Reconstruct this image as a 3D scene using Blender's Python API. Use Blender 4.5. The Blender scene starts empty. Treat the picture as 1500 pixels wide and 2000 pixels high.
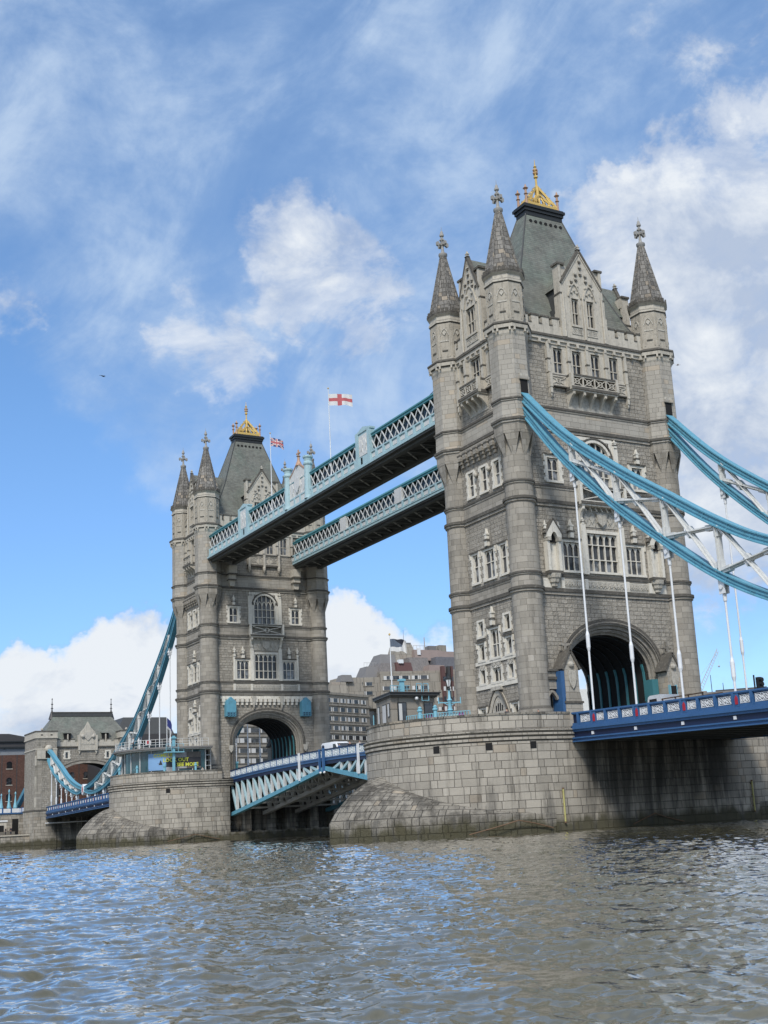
import bpy, bmesh, math, random
import numpy as np
from mathutils import Vector, Matrix
random.seed(7); rng = np.random.default_rng(7)
R = math.radians; PI = math.pi
SC = bpy.context.scene; COL = SC.collection

# ------------------------------------------------------------------ camera
CAM = Vector((-73.143, -93.759, 1.7258)); YAW, PITCH, ROLL = 0.5247909, 0.2232093, -0.0524427
F_PX, CX, CY = 2343.41, 788.38, 1064.75
fw = Vector((math.sin(YAW)*math.cos(PITCH), math.cos(YAW)*math.cos(PITCH), math.sin(PITCH)))
rt = fw.cross(Vector((0, 0, 1))).normalized(); up = rt.cross(fw)
rt2 = math.cos(ROLL)*rt + math.sin(ROLL)*up; up2 = -math.sin(ROLL)*rt + math.cos(ROLL)*up
cam_d = bpy.data.cameras.new('camera'); cam = bpy.data.objects.new('camera', cam_d); COL.objects.link(cam)
M3 = Matrix((rt2, up2, -fw)).transposed()
cam.matrix_world = Matrix.Translation(CAM) @ M3.to_4x4()
cam_d.sensor_fit = 'AUTO'; cam_d.sensor_width = 36.0; cam_d.lens = F_PX/2000*36
cam_d.shift_x = (750-CX)/2000; cam_d.shift_y = (CY-1000)/2000
cam_d.clip_start = 0.1; cam_d.clip_end = 6000
SC.camera = cam

def direction(px, py):
    return (fw + rt2*((px-CX)/F_PX) - up2*((py-CY)/F_PX)).normalized()

# ------------------------------------------------------------------ colour management, world, sun
SC.view_settings.view_transform = 'Standard'; SC.view_settings.look = 'None'
SC.view_settings.exposure = 0.60
SKY_STRENGTH, CLOUD_STRENGTH = 0.125, 0.60
WAVE = 0.0052; SC.view_settings.gamma = 1.0
SC.render.engine = 'CYCLES'
SC.cycles.use_denoising = True
SC.cycles.max_bounces = 6; SC.cycles.diffuse_bounces = 3; SC.cycles.glossy_bounces = 3
SUN_DIR = Vector((-0.44, -0.52, 0.73)).normalized()      # from the scene towards the sun
sun_d = bpy.data.lights.new('sun', 'SUN'); sun_d.energy = 2.1; sun_d.angle = R(12); sun_d.color = (1.0, 0.95, 0.88)
sun = bpy.data.objects.new('sun', sun_d); COL.objects.link(sun)
sun.rotation_euler = SUN_DIR.to_track_quat('Z', 'Y').to_euler(); sun.location = (-60, -60, 120)

class X:                                                  # a node socket one can do arithmetic on
    def __init__(s, nt, k): s.nt, s.k = nt, k
    def _m(s, op, *o, clamp=False):
        n = s.nt.nodes.new('ShaderNodeMath'); n.operation = op; n.use_clamp = clamp
        for i, a in enumerate((s,)+o):
            if isinstance(a, X): s.nt.links.new(a.k, n.inputs[i])
            else: n.inputs[i].default_value = a
        return X(s.nt, n.outputs[0])
    def __add__(s, o): return s._m('ADD', o)
    def __sub__(s, o): return s._m('SUBTRACT', o)
    def __mul__(s, o): return s._m('MULTIPLY', o)
    def __truediv__(s, o): return s._m('DIVIDE', o)
    def floor(s): return s._m('FLOOR')
    def fract(s): return s._m('FRACT')
    def abs(s): return s._m('ABSOLUTE')
    def min(s, o): return s._m('MINIMUM', o)
    def max(s, o): return s._m('MAXIMUM', o)
    def gt(s, o): return s._m('GREATER_THAN', o)
    def mod(s, o): return s._m('FLOORED_MODULO', o)
    def pow(s, o): return s._m('POWER', o)
    def clamp(s): return s._m('ADD', 0.0, clamp=True)
    def step(s, a, b, lo=0.0, hi=1.0):                    # smoothstep
        n = s.nt.nodes.new('ShaderNodeMapRange'); n.interpolation_type = 'SMOOTHSTEP'
        s.nt.links.new(s.k, n.inputs[0])
        for i, v in enumerate((a, b, lo, hi)): n.inputs[1+i].default_value = v
        return X(s.nt, n.outputs[0])
def noise(nt, vec, scale, detail=4.0, rough=0.55, dist=0.0):
    n = nt.nodes.new('ShaderNodeTexNoise'); nt.links.new(vec, n.inputs['Vector'])
    n.inputs['Scale'].default_value = scale; n.inputs['Detail'].default_value = detail
    n.inputs['Roughness'].default_value = rough; n.inputs['Distortion'].default_value = dist
    return X(nt, n.outputs['Fac'])
def vmul(nt, vec, v):
    n = nt.nodes.new('ShaderNodeVectorMath'); n.operation = 'MULTIPLY'; nt.links.new(vec, n.inputs[0]); n.inputs[1].default_value = v
    return n.outputs[0]
def comb(nt, a, b, c=0.0):
    n = nt.nodes.new('ShaderNodeCombineXYZ')
    for i, k in enumerate((a, b, c)):
        if isinstance(k, X): nt.links.new(k.k, n.inputs[i])
        else: n.inputs[i].default_value = k
    return n.outputs[0]
def mixc(nt, f, a, b, mode='MIX'):
    n = nt.nodes.new('ShaderNodeMix'); n.data_type = 'RGBA'; n.blend_type = mode
    if isinstance(f, X): nt.links.new(f.k, n.inputs[0])
    else: n.inputs[0].default_value = f
    for i, c in ((6, a), (7, b)):
        if isinstance(c, tuple): n.inputs[i].default_value = (*c[:3], 1)
        else: nt.links.new(c, n.inputs[i])
    return n.outputs[2]
def bump(nt, h, strength, dist, normal=None):
    n = nt.nodes.new('ShaderNodeBump'); n.inputs['Strength'].default_value = strength; n.inputs['Distance'].default_value = dist
    nt.links.new(h.k, n.inputs['Height'])
    if normal: nt.links.new(normal, n.inputs['Normal'])
    return n.outputs[0]

W = bpy.data.worlds.new('World'); SC.world = W; W.use_nodes = True
def build_world():
    nt = W.node_tree; nt.nodes.clear()
    out = nt.nodes.new('ShaderNodeOutputWorld')
    sky = nt.nodes.new('ShaderNodeTexSky'); sky.sky_type = 'NISHITA'; sky.sun_disc = False
    sky.sun_elevation = math.asin(SUN_DIR.z); sky.sun_rotation = math.atan2(SUN_DIR.x, SUN_DIR.y)
    sky.air_density = 1.0; sky.dust_density = 0.6; sky.ozone_density = 1.5
    tc = nt.nodes.new('ShaderNodeTexCoord'); d = tc.outputs['Generated']
    sep = nt.nodes.new('ShaderNodeSeparateXYZ'); nt.links.new(d, sep.inputs[0]); el = X(nt, sep.outputs[2])
    # where the cloud banks stand, as directions in the sky: (photo pixel, angular radius in degrees, weight)
    banks = [(545, 430, 2.0, .52), (520, 480, 1.6, .35), (590, 520, 2.2, .42), (660, 560, 2.8, .52), (400, 660, 2.4, .40), (470, 700, 1.6, .36), (740, 610, 2.4, .40), (330, 690, 1.2, .30), (450, 750, 1.2, .28), (640, 470, 2.4, .3),
             (1380, 520, 5.2, .78), (1250, 470, 2.6, .50), (1440, 640, 4.5, .75), (1290, 400, 2, .34), (1420, 850, 5.0, .80), (1180, 480, 2.6, .36), (1500, 800, 6, .7), (1400, 1030, 3.4, .6), (1370, 380, 3.0, .45),
             (280, 1270, 1.9, .70), (210, 1345, 2.4, .78), (60, 1385, 2.0, .72), (150, 1440, 3.4, .85), (325, 1265, 1.8, .72), (330, 1350, 2.6, .82), (50, 1335, 1.1, .38), (120, 1275, .6, .2),
             (670, 1240, 1.7, .75), (755, 1240, 1.3, .62), (690, 1330, 3.0, .8), (870, 1260, 1.4, .6), (1150, 1350, 3, .7), (0, 590, 1.5, .55), (1430, 1290, 2.6, .35),
             (2300, 700, 14, .85), (3000, 1100, 14, .7), (-900, 700, 8, .6), (-1500, 1200, 12, .7), (700, -1100, 14, .6), (1900, -600, 14, .6), (-400, -500, 10, .5)]
    def spots(vec, lst, k=1.55):
        m = None
        for px, py, ra, w in lst:
            n = nt.nodes.new('ShaderNodeVectorMath'); n.operation = 'DOT_PRODUCT'; nt.links.new(vec, n.inputs[0]); n.inputs[1].default_value = direction(px, py)
            b = X(nt, n.outputs['Value']).step(math.cos(R(ra*k)), 1.0, 0, w); m = b if m is None else m + b - m*b
        return m
    wn = nt.nodes.new('ShaderNodeTexNoise'); wn.inputs['Scale'].default_value = 16; wn.inputs['Detail'].default_value = 5; wn.inputs['Roughness'].default_value = .6; nt.links.new(d, wn.inputs['Vector'])
    wv = nt.nodes.new('ShaderNodeVectorMath'); wv.operation = 'MULTIPLY_ADD'; nt.links.new(wn.outputs['Color'], wv.inputs[0]); wv.inputs[1].default_value = (.11, .11, .11); wv.inputs[2].default_value = (-.055, -.055, -.055)
    wa = nt.nodes.new('ShaderNodeVectorMath'); wa.operation = 'ADD'; nt.links.new(d, wa.inputs[0]); nt.links.new(wv.outputs[0], wa.inputs[1])
    nz = nt.nodes.new('ShaderNodeVectorMath'); nz.operation = 'NORMALIZE'; nt.links.new(wa.outputs[0], nz.inputs[0]); dw = nz.outputs[0]
    m = spots(dw, banks)
    # elsewhere in the sky (behind the viewer too) broken cloud
    n0 = noise(nt, d, 2.2, 5, .55, .2)
    ds = vmul(nt, d, (1, 1, 1.5))
    n1 = noise(nt, ds, 11, 10, .62, .35)
    n2 = noise(nt, ds, 34, 8, .64, .4)
    nd = n1*0.66 + n2*0.34
    back = nt.nodes.new('ShaderNodeVectorMath'); back.operation = 'DOT_PRODUCT'; nt.links.new(d, back.inputs[0]); back.inputs[1].default_value = direction(750, 900)
    mb = X(nt, back.outputs['Value']).step(0.75, 0.3, 0, 1) * n0.step(.38, .60, .15, .9)
    m = m.max(mb)
    raw = m*1.25 + (nd-0.5)*2.2 - 0.18
    low = el.step(.30, .14)
    dens = (raw.step(0.0, 1.12)*(low*-1.0+1.0) + (raw-.16).step(0.0, .80)*low)*m.step(.0, .3)
    dens = dens * el.step(-0.02, 0.02)
    # thin high veil over the upper sky, drawn out in soft streaks
    vb = spots(dw, [(560, 560, 8, .75), (860, 560, 7, .6), (500, 260, 8, .6), (1000, 250, 7, .8), (1250, 220, 8, .7), (150, 120, 9, .7), (700, 80, 9, .65), (1450, 120, 8, .6), (760, 760, 5, .6), (420, 820, 4.0, .22), (1100, 420, 4, .7), (180, 400, 6, .4), (350, 640, 5, .5), (700, -700, 26, .6), (1300, 500, 8, .95), (1430, 820, 9, .95), (1450, 560, 7, .9)], 1.5)
    rot = nt.nodes.new('ShaderNodeVectorRotate'); rot.rotation_type = 'AXIS_ANGLE'; rot.inputs['Axis'].default_value = fw; rot.inputs['Angle'].default_value = R(38); nt.links.new(d, rot.inputs['Vector'])
    vs = vmul(nt, rot.outputs[0], (1, 1, 1.9)); v1 = noise(nt, vs, 6.5, 9, .60, .45)
    veil = (vb*1.0 + (v1*.7+n1*.3-.5)*1.9).step(.08, 1.35)*.9*vb.step(.05, .4) * el.step(-.02, .02)
    sh = nt.nodes.new('ShaderNodeVectorMath'); sh.operation = 'ADD'; nt.links.new(ds, sh.inputs[0]); sh.inputs[1].default_value = (-.03, 0, .045)
    n1b = noise(nt, sh.outputs[0], 8, 6, .55, .30)
    right = nt.nodes.new('ShaderNodeVectorMath'); right.operation = 'DOT_PRODUCT'; nt.links.new(d, right.inputs[0]); right.inputs[1].default_value = direction(1440, 880)
    lit = ((n1 - n1b)*3.2 + 0.62 + low*.22 + (m-.5)*0.35 - X(nt, right.outputs['Value']).step(math.cos(R(15)), 1, 0, .75)).clamp()
    ccol = mixc(nt, lit, (0.52, 0.62, 0.80), (0.92, 0.97, 1.03))
    vcol = mixc(nt, (v1*.6+n1*.4).step(.40, .68), (0.30, 0.48, 0.80), (0.62, 0.77, 0.98))
    ccol = mixc(nt, dens.step(.05, .6), vcol, ccol)
    tot = dens.max(veil)
    bgs = nt.nodes.new('ShaderNodeBackground'); bgs.inputs['Strength'].default_value = SKY_STRENGTH
    hs = nt.nodes.new('ShaderNodeHueSaturation'); hs.inputs['Saturation'].default_value = 1.20; hs.inputs['Value'].default_value = 1.0
    nt.links.new(sky.outputs[0], hs.inputs['Color']); nt.links.new(mixc(nt, 1.0, hs.outputs[0], mixc(nt, el.step(.0, .42), (.52, .66, .90), (.96, .96, 1.0)), 'MULTIPLY'), bgs.inputs['Color'])
    bgc = nt.nodes.new('ShaderNodeBackground'); nt.links.new(ccol, bgc.inputs['Color']); bgc.inputs['Strength'].default_value = CLOUD_STRENGTH
    mx = nt.nodes.new('ShaderNodeMixShader'); nt.links.new(tot.k, mx.inputs[0])
    nt.links.new(bgs.outputs[0], mx.inputs[1]); nt.links.new(bgc.outputs[0], mx.inputs[2])
    nt.links.new(mx.outputs[0], out.inputs[0])
build_world()

# ------------------------------------------------------------------ materials
MAT = {}
def new_mat(name):
    m = bpy.data.materials.new(name); m.use_nodes = True; nt = m.node_tree
    b = nt.nodes['Principled BSDF']; MAT[name] = m
    return m, nt, b
def uv_of(nt):
    t = nt.nodes.new('ShaderNodeTexCoord'); s = nt.nodes.new('ShaderNodeSeparateXYZ'); nt.links.new(t.outputs['UV'], s.inputs[0])
    return t, X(nt, s.outputs[0]), X(nt, s.outputs[1])
def ashlar(name, base, h, p, split=0.68, mw=0.012, var=0.16, warm=(0.42, 0.35, 0.26), stain=0.5, rock=0.25, mortar=0.35, tide_and_shade=False, soot=0.0, bd=0.03, warmf=.10):
    m, nt, b = new_mat(name); tc, u, v = uv_of(nt); obj = tc.outputs['Object']
    geo = nt.nodes.new('ShaderNodeNewGeometry'); pos = geo.outputs['Position']
    row = (v/h).floor(); fv = (v/h).fract()
    wr = nt.nodes.new('ShaderNodeTexWhiteNoise'); wr.noise_dimensions = '1D'; nt.links.new(row.k, wr.inputs['W'])
    wrv = X(nt, wr.outputs['Value']); uu = u/((wrv*.45+.80)*p) + row.mod(2.0)*0.5 + wrv*0.37
    fu = uu.fract(); idx = uu.floor(); head = fu.gt(split)
    du = (fu.min((fu-split).abs())).min(fu*-1.0+1.0)*p
    dv = fv.min(fv*-1.0+1.0)*h
    wob = noise(nt, pos, 3.0, 3)*0.012
    edge = (du.min(dv)+wob-0.006).step(mw*0.4, mw*1.7)    # 0 in the joint
    wn = nt.nodes.new('ShaderNodeTexWhiteNoise'); wn.noise_dimensions = '3D'
    nt.links.new(comb(nt, idx+head*0.5, row, 0.3), wn.inputs['Vector'])
    sc = nt.nodes.new('ShaderNodeSeparateColor'); nt.links.new(wn.outputs['Color'], sc.inputs[0])
    r1, r2 = X(nt, sc.outputs[0]), X(nt, sc.outputs[1])
    grain = noise(nt, pos, 9, 5, .65); big = noise(nt, pos, .16, 4, .6)
    streak = noise(nt, vmul(nt, pos, (1.1, 1.1, .10)), 1.0, 5, .62)
    val = (r1-0.5)*(2*var) + 1.0 + (grain-0.5)*0.35 + (big-0.5)*0.5*stain + (streak.step(.50, .74)*-0.42)*stain
    col = mixc(nt, r2.gt(1.0-warmf)*0.55, base, warm)
    c2 = nt.nodes.new('ShaderNodeVectorMath'); c2.operation = 'SCALE'; nt.links.new(col, c2.inputs[0]); nt.links.new(val.k, c2.inputs['Scale'])
    c3 = mixc(nt, (edge*-1.0+1.0)*(1.0-mortar), c2.outputs[0], tuple(x*0.30 for x in base))
    if soot: c3 = mixc(nt, (noise(nt, pos, .30, 5, .62)*.62+noise(nt, vmul(nt, pos, (1.2, 1.2, .25)), 1.2, 5, .65)*.38).step(.46, .60)*soot, c3, tuple(x*0.33 for x in base))
    if tide_and_shade:
        s = nt.nodes.new('ShaderNodeSeparateXYZ'); nt.links.new(pos, s.inputs[0]); z = X(nt, s.outputs[2])
        tn = noise(nt, vmul(nt, pos, (.55, .55, .2)), 1.6, 5, .6)
        c3 = mixc(nt, (z + (tn-.5)*2.6).step(1.5, .45)*0.9, c3, (0.060, 0.056, 0.030))
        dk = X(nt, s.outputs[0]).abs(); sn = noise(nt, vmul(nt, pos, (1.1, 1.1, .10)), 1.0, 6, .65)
        c3 = mixc(nt, (dk+(sn-.5)*5.0).step(10.2, 7.6)*(z+(sn-.5)*6.0).step(-1.0, 4.5)*(sn.step(.30, .55)*.55+.40), c3, (0.040, 0.040, 0.036))  # stretch under the deck: deck shade and streaky stains painted into the stone
        c3 = mixc(nt, ((z + (tn-.5)*7.0).step(5.6, 1.4))*noise(nt, vmul(nt, pos, (.8, .8, .14)), 1.1, 5, .65).step(.50, .66)*0.62, c3, (0.062, 0.062, 0.058))
    nt.links.new(c3, b.inputs['Base Color']); b.inputs['Roughness'].default_value = 0.88; b.inputs['Specular IOR Level'].default_value = 0.25
    hgt = edge*1.0 + noise(nt, pos, 4.5, 6, .68)*rock*4 + r1*rock*1.5
    nt.links.new(bump(nt, hgt, 0.9, bd), b.inputs['Normal'])
    return m
ashlar('granite', (0.308, 0.285, 0.242), .57, 1.75, .66, var=.15, rock=.16, warm=(.38, .355, .31), stain=.8, warmf=.12, mortar=.70)
ashlar('rubble', (0.334, 0.309, 0.262), .40, 1.35, .60, mw=.016, var=.15, rock=.60, warm=(.37, .345, .295), stain=.8, bd=.065, mortar=.52)
ashlar('pale_granite', (0.360, 0.338, 0.292), .50, 1.7, .66, var=.09, mortar=.6, rock=.06, stain=.5)
ashlar('pier_stone', (0.375, 0.346, 0.292), .66, 1.75, .70, mw=.020, var=.17, rock=.20, warm=(.34, .285, .215), stain=1.1, tide_and_shade=True, bd=.05, warmf=.07, mortar=.22)
ashlar('cap_stone', (0.262, 0.243, 0.205), .68, 1.75, .70, mw=.022, var=.13, rock=.3, stain=1.1, tide_and_shade=True, soot=.92, bd=.14, mortar=.2, warmf=.03)
ashlar('spire_stone', (0.22, 0.21, 0.19), .52, 1.1, .62, mw=.025, var=.26, rock=.3, stain=.7, soot=.4, bd=.06)
ashlar('brick', (0.125, 0.070, 0.054), .30, .60, .5, mw=.02, var=.14, rock=.1, warm=(.13, .06, .045), stain=.4)
ashlar('concrete', (0.275, 0.252, 0.212), 2.75, 3.3, .97, mw=.03, var=.05, rock=.1, stain=.8, warm=(.26, .22, .18))
def plain(name, base, rough=.5, metal=0.0, var=.18, scale=2.0, streak=0.0, spec=.4, bmp=0.0, dirt=None, dirt_amt=.0):
    m, nt, b = new_mat(name); geo = nt.nodes.new('ShaderNodeNewGeometry'); pos = geo.outputs['Position']
    n = noise(nt, pos, scale, 5, .6); val = (n-.5)*(2*var)+1.0
    if streak: val = val + noise(nt, vmul(nt, pos, (3, 3, .3)), 1.5, 4, .6).step(.48, .75)*-streak
    c = nt.nodes.new('ShaderNodeVectorMath'); c.operation = 'SCALE'; c.inputs[0].default_value = base; nt.links.new(val.k, c.inputs['Scale'])
    o = c.outputs[0]
    if dirt: o = mixc(nt, noise(nt, pos, scale*2.3, 6, .65).step(.52, .68)*dirt_amt, o, dirt)
    nt.links.new(o, b.inputs['Base Color']); b.inputs['Roughness'].default_value = rough; b.inputs['Metallic'].default_value = metal
    b.inputs['Specular IOR Level'].default_value = spec
    if bmp: nt.links.new(bump(nt, noise(nt, pos, scale*4, 5, .65), bmp, .05), b.inputs['Normal'])
    return m
plain('white_trim', (.66, .63, .55), .85, var=.12, scale=1.3, streak=.25, spec=.25, bmp=.3, dirt=(.28, .265, .23), dirt_amt=.35)
plain('limestone', (.485, .452, .382), .85, var=.18, scale=1.3, streak=.30, spec=.25, bmp=.4, dirt=(.20, .19, .165), dirt_amt=.42)
plain('drum_stone', (.39, .36, .30), .88, var=.22, scale=1.4, streak=.4, spec=.2, bmp=.5, dirt=(.17, .16, .135), dirt_amt=.55)
plain('carved_stone', (.46, .435, .375), .9, var=.25, scale=2.5, streak=.3, spec=.2, bmp=.9, dirt=(.14, .13, .115), dirt_amt=.6)
plain('ledge_stone', (.105, .098, .085), .9, var=.35, scale=1.6, spec=.2, bmp=.6, dirt=(.24, .225, .195), dirt_amt=.6)
plain('cast_finial', (.30, .295, .275), .8, var=.2, scale=3, spec=.3)
plain('black_iron', (.018, .021, .022), .45, var=.2)
plain('gold', (.60, .42, .13), .5, .2, var=.25, scale=4, dirt=(.36, .20, .10), dirt_amt=.4)
plain('rose_gilt', (.42, .27, .18), .5, .1, var=.2, scale=4)
plain('chain_blue', (.115, .325, .430), .45, var=.16, scale=.8, streak=.22, dirt=(.09, .15, .16), dirt_amt=.35)
plain('walk_blue', (.35, .50, .535), .5, var=.14, scale=1.1, streak=.16, dirt=(.22, .27, .25), dirt_amt=.3)
plain('teal_paint', (.055, .20, .225), .45, var=.2, scale=.8)
plain('sky_paint', (.20, .44, .53), .45, var=.10)
plain('deck_blue', (.040, .115, .260), .40, var=.18, scale=.9, streak=.15)
plain('navy', (.008, .018, .055), .45, var=.3)
plain('white_paint', (.72, .74, .75), .42, var=.07, streak=.12)
plain('weathered_white', (.60, .61, .59), .5, var=.12, streak=.2, dirt=(.25, .22, .17), dirt_amt=.2)
plain('red_paint', (.40, .02, .035), .45)
plain('tarmac', (.05, .05, .052), .9, var=.2)
plain('deck_floor', (.22, .21, .19), .9)
plain('under_steel', (.075, .080, .076), .7, var=.4, scale=.8)
plain('rib_steel', (.36, .355, .33), .65, var=.3, scale=.8)
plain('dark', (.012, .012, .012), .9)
plain('roof_lead', (.06, .063, .062), .6, var=.25)
plain('dark_cladding', (.052, .050, .050), .5, var=.25)
plain('red_cladding', (.105, .055, .050), .6, var=.25)
plain('copper_cladding', (.215, .170, .150), .65, var=.2, scale=.5)
plain('ribbed_cladding', (.19, .175, .165), .65, var=.35, scale=1.2, streak=.5)
plain('slate_cladding', (.115, .115, .125), .6, var=.25, scale=.8, streak=.4)
plain('crane_paint', (.42, .48, .54), .5)
plain('grey_cladding', (.17, .165, .16), .65, var=.2, scale=.5)
plain('curtain', (.55, .55, .53), .9, var=.2, scale=.35)
plain('skin', (.40, .25, .18), .6)
plain('cloth_dark', (.025, .028, .04), .9)
plain('cloth_pale', (.45, .43, .40), .9)
plain('rubber', (.02, .02, .02), .8)
plain('yellow_paint', (.44, .41, .16), .6, dirt=(.2, .18, .1), dirt_amt=.4)
plain('land', (.14, .13, .11), .95)
plain('bark', (.06, .05, .04), .9)
plain('gull_white', (.5, .47, .46), .8)
plain('cloth_slate', (.10, .125, .165), .85, var=.3)
plain('flag_white', (.62, .62, .61), .85, var=.05)
plain('flag_red', (.44, .11, .12), .85, var=.08)
plain('flag_navy', (.02, .03, .14), .85, var=.08)
plain('magenta', (.35, .12, .32), .6)
plain('banner_sky', (.20, .36, .58), .5, var=.2, scale=.3)
plain('banner_grey', (.34, .34, .35), .5, var=.7, scale=1.4)
plain('banner_brown', (.12, .105, .09), .5, var=.6, scale=1.4)
plain('banner_ink', (.03, .03, .035), .5)
plain('banner_yellow', (.60, .62, .07), .5, var=.02)
plain('rust', (.16, .10, .06), .8, var=.3)
def slate():
    m, nt, b = new_mat('slate'); tc, u, v = uv_of(nt); geo = nt.nodes.new('ShaderNodeNewGeometry'); pos = geo.outputs['Position']
    row = (v/.26).floor(); fv = (v/.26).fract(); uu = u/.42+row.mod(2.0)*.5
    wn = nt.nodes.new('ShaderNodeTexWhiteNoise'); nt.links.new(comb(nt, uu.floor(), row), wn.inputs['Vector'])
    edge = fv.step(.0, .16).min((uu.fract()).step(.0, .08))
    val = (X(nt, wn.outputs['Value'])-.5)*.30+1.0+(noise(nt, pos, .5, 5, .6)-.5)*.9+(noise(nt, vmul(nt, pos, (1.2, 1.2, .25)), 1.6, 5, .6)-.5)*.5
    c = nt.nodes.new('ShaderNodeVectorMath'); c.operation = 'SCALE'
    nt.links.new(mixc(nt, noise(nt, pos, .35, 4).step(.42, .66), (.158, .162, .138), (.150, .170, .142)), c.inputs[0]); nt.links.new((val*(edge*.35+.65)).k, c.inputs['Scale'])
    nt.links.new(c.outputs[0], b.inputs['Base Color']); b.inputs['Roughness'].default_value = .62
    nt.links.new(bump(nt, edge+X(nt, wn.outputs['Value'])*.5, .6, .03), b.inputs['Normal'])
slate()
def glass(name, base, rough, spec=.6):
    m, nt, b = new_mat(name); geo = nt.nodes.new('ShaderNodeNewGeometry'); pos = geo.outputs['Position']
    oi = nt.nodes.new('ShaderNodeObjectInfo'); n = noise(nt, pos, 1.3, 3, .5) + (X(nt, oi.outputs['Random'])-.5)*.45
    nt.links.new(mixc(nt, n.step(.40, .62), tuple(x*.45 for x in base), tuple(x*1.7 for x in base)), b.inputs['Base Color'])
    b.inputs['Roughness'].default_value = rough; b.inputs['Specular IOR Level'].default_value = spec
    nt.links.new(bump(nt, noise(nt, pos, .9, 2), .25, .03), b.inputs['Normal'])
glass('window_glass', (.035, .038, .042), .12); glass('pale_glass', (.13, .14, .15), .15); glass('blue_glass', (.13, .24, .29), .08); glass('teal_glass', (.06, .17, .20), .08)
glass('walk_glass', (.055, .075, .085), .2, .4)
def lamp_glass():
    m, nt, b = new_mat('lantern_glass'); b.inputs['Base Color'].default_value = (.7, .72, .72, 1); b.inputs['Roughness'].default_value = .25
lamp_glass()
def water_mat():
    m, nt, b = new_mat('river_water'); geo = nt.nodes.new('ShaderNodeNewGeometry'); pos = geo.outputs['Position']
    n = noise(nt, pos, .05, 3); b.inputs['Roughness'].default_value = .02; b.inputs['IOR'].default_value = 1.42
    nt.links.new(mixc(nt, n.step(.35, .65), (.098, .092, .056), (.116, .108, .068)), b.inputs['Base Color'])
    b.inputs['Coat Weight'].default_value = 1.0; b.inputs['Coat IOR'].default_value = 1.38; b.inputs['Coat Roughness'].default_value = .02
    h = noise(nt, vmul(nt, pos, (1.0, 1.6, 1)), 2.2, 6, .62, .5)*1.0 + noise(nt, vmul(nt, pos, (1.4, 1, 1)), 7.5, 4, .6, .4)*.35
    nt.links.new(bump(nt, h, .16, .08), b.inputs['Normal'])
water_mat()

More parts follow.
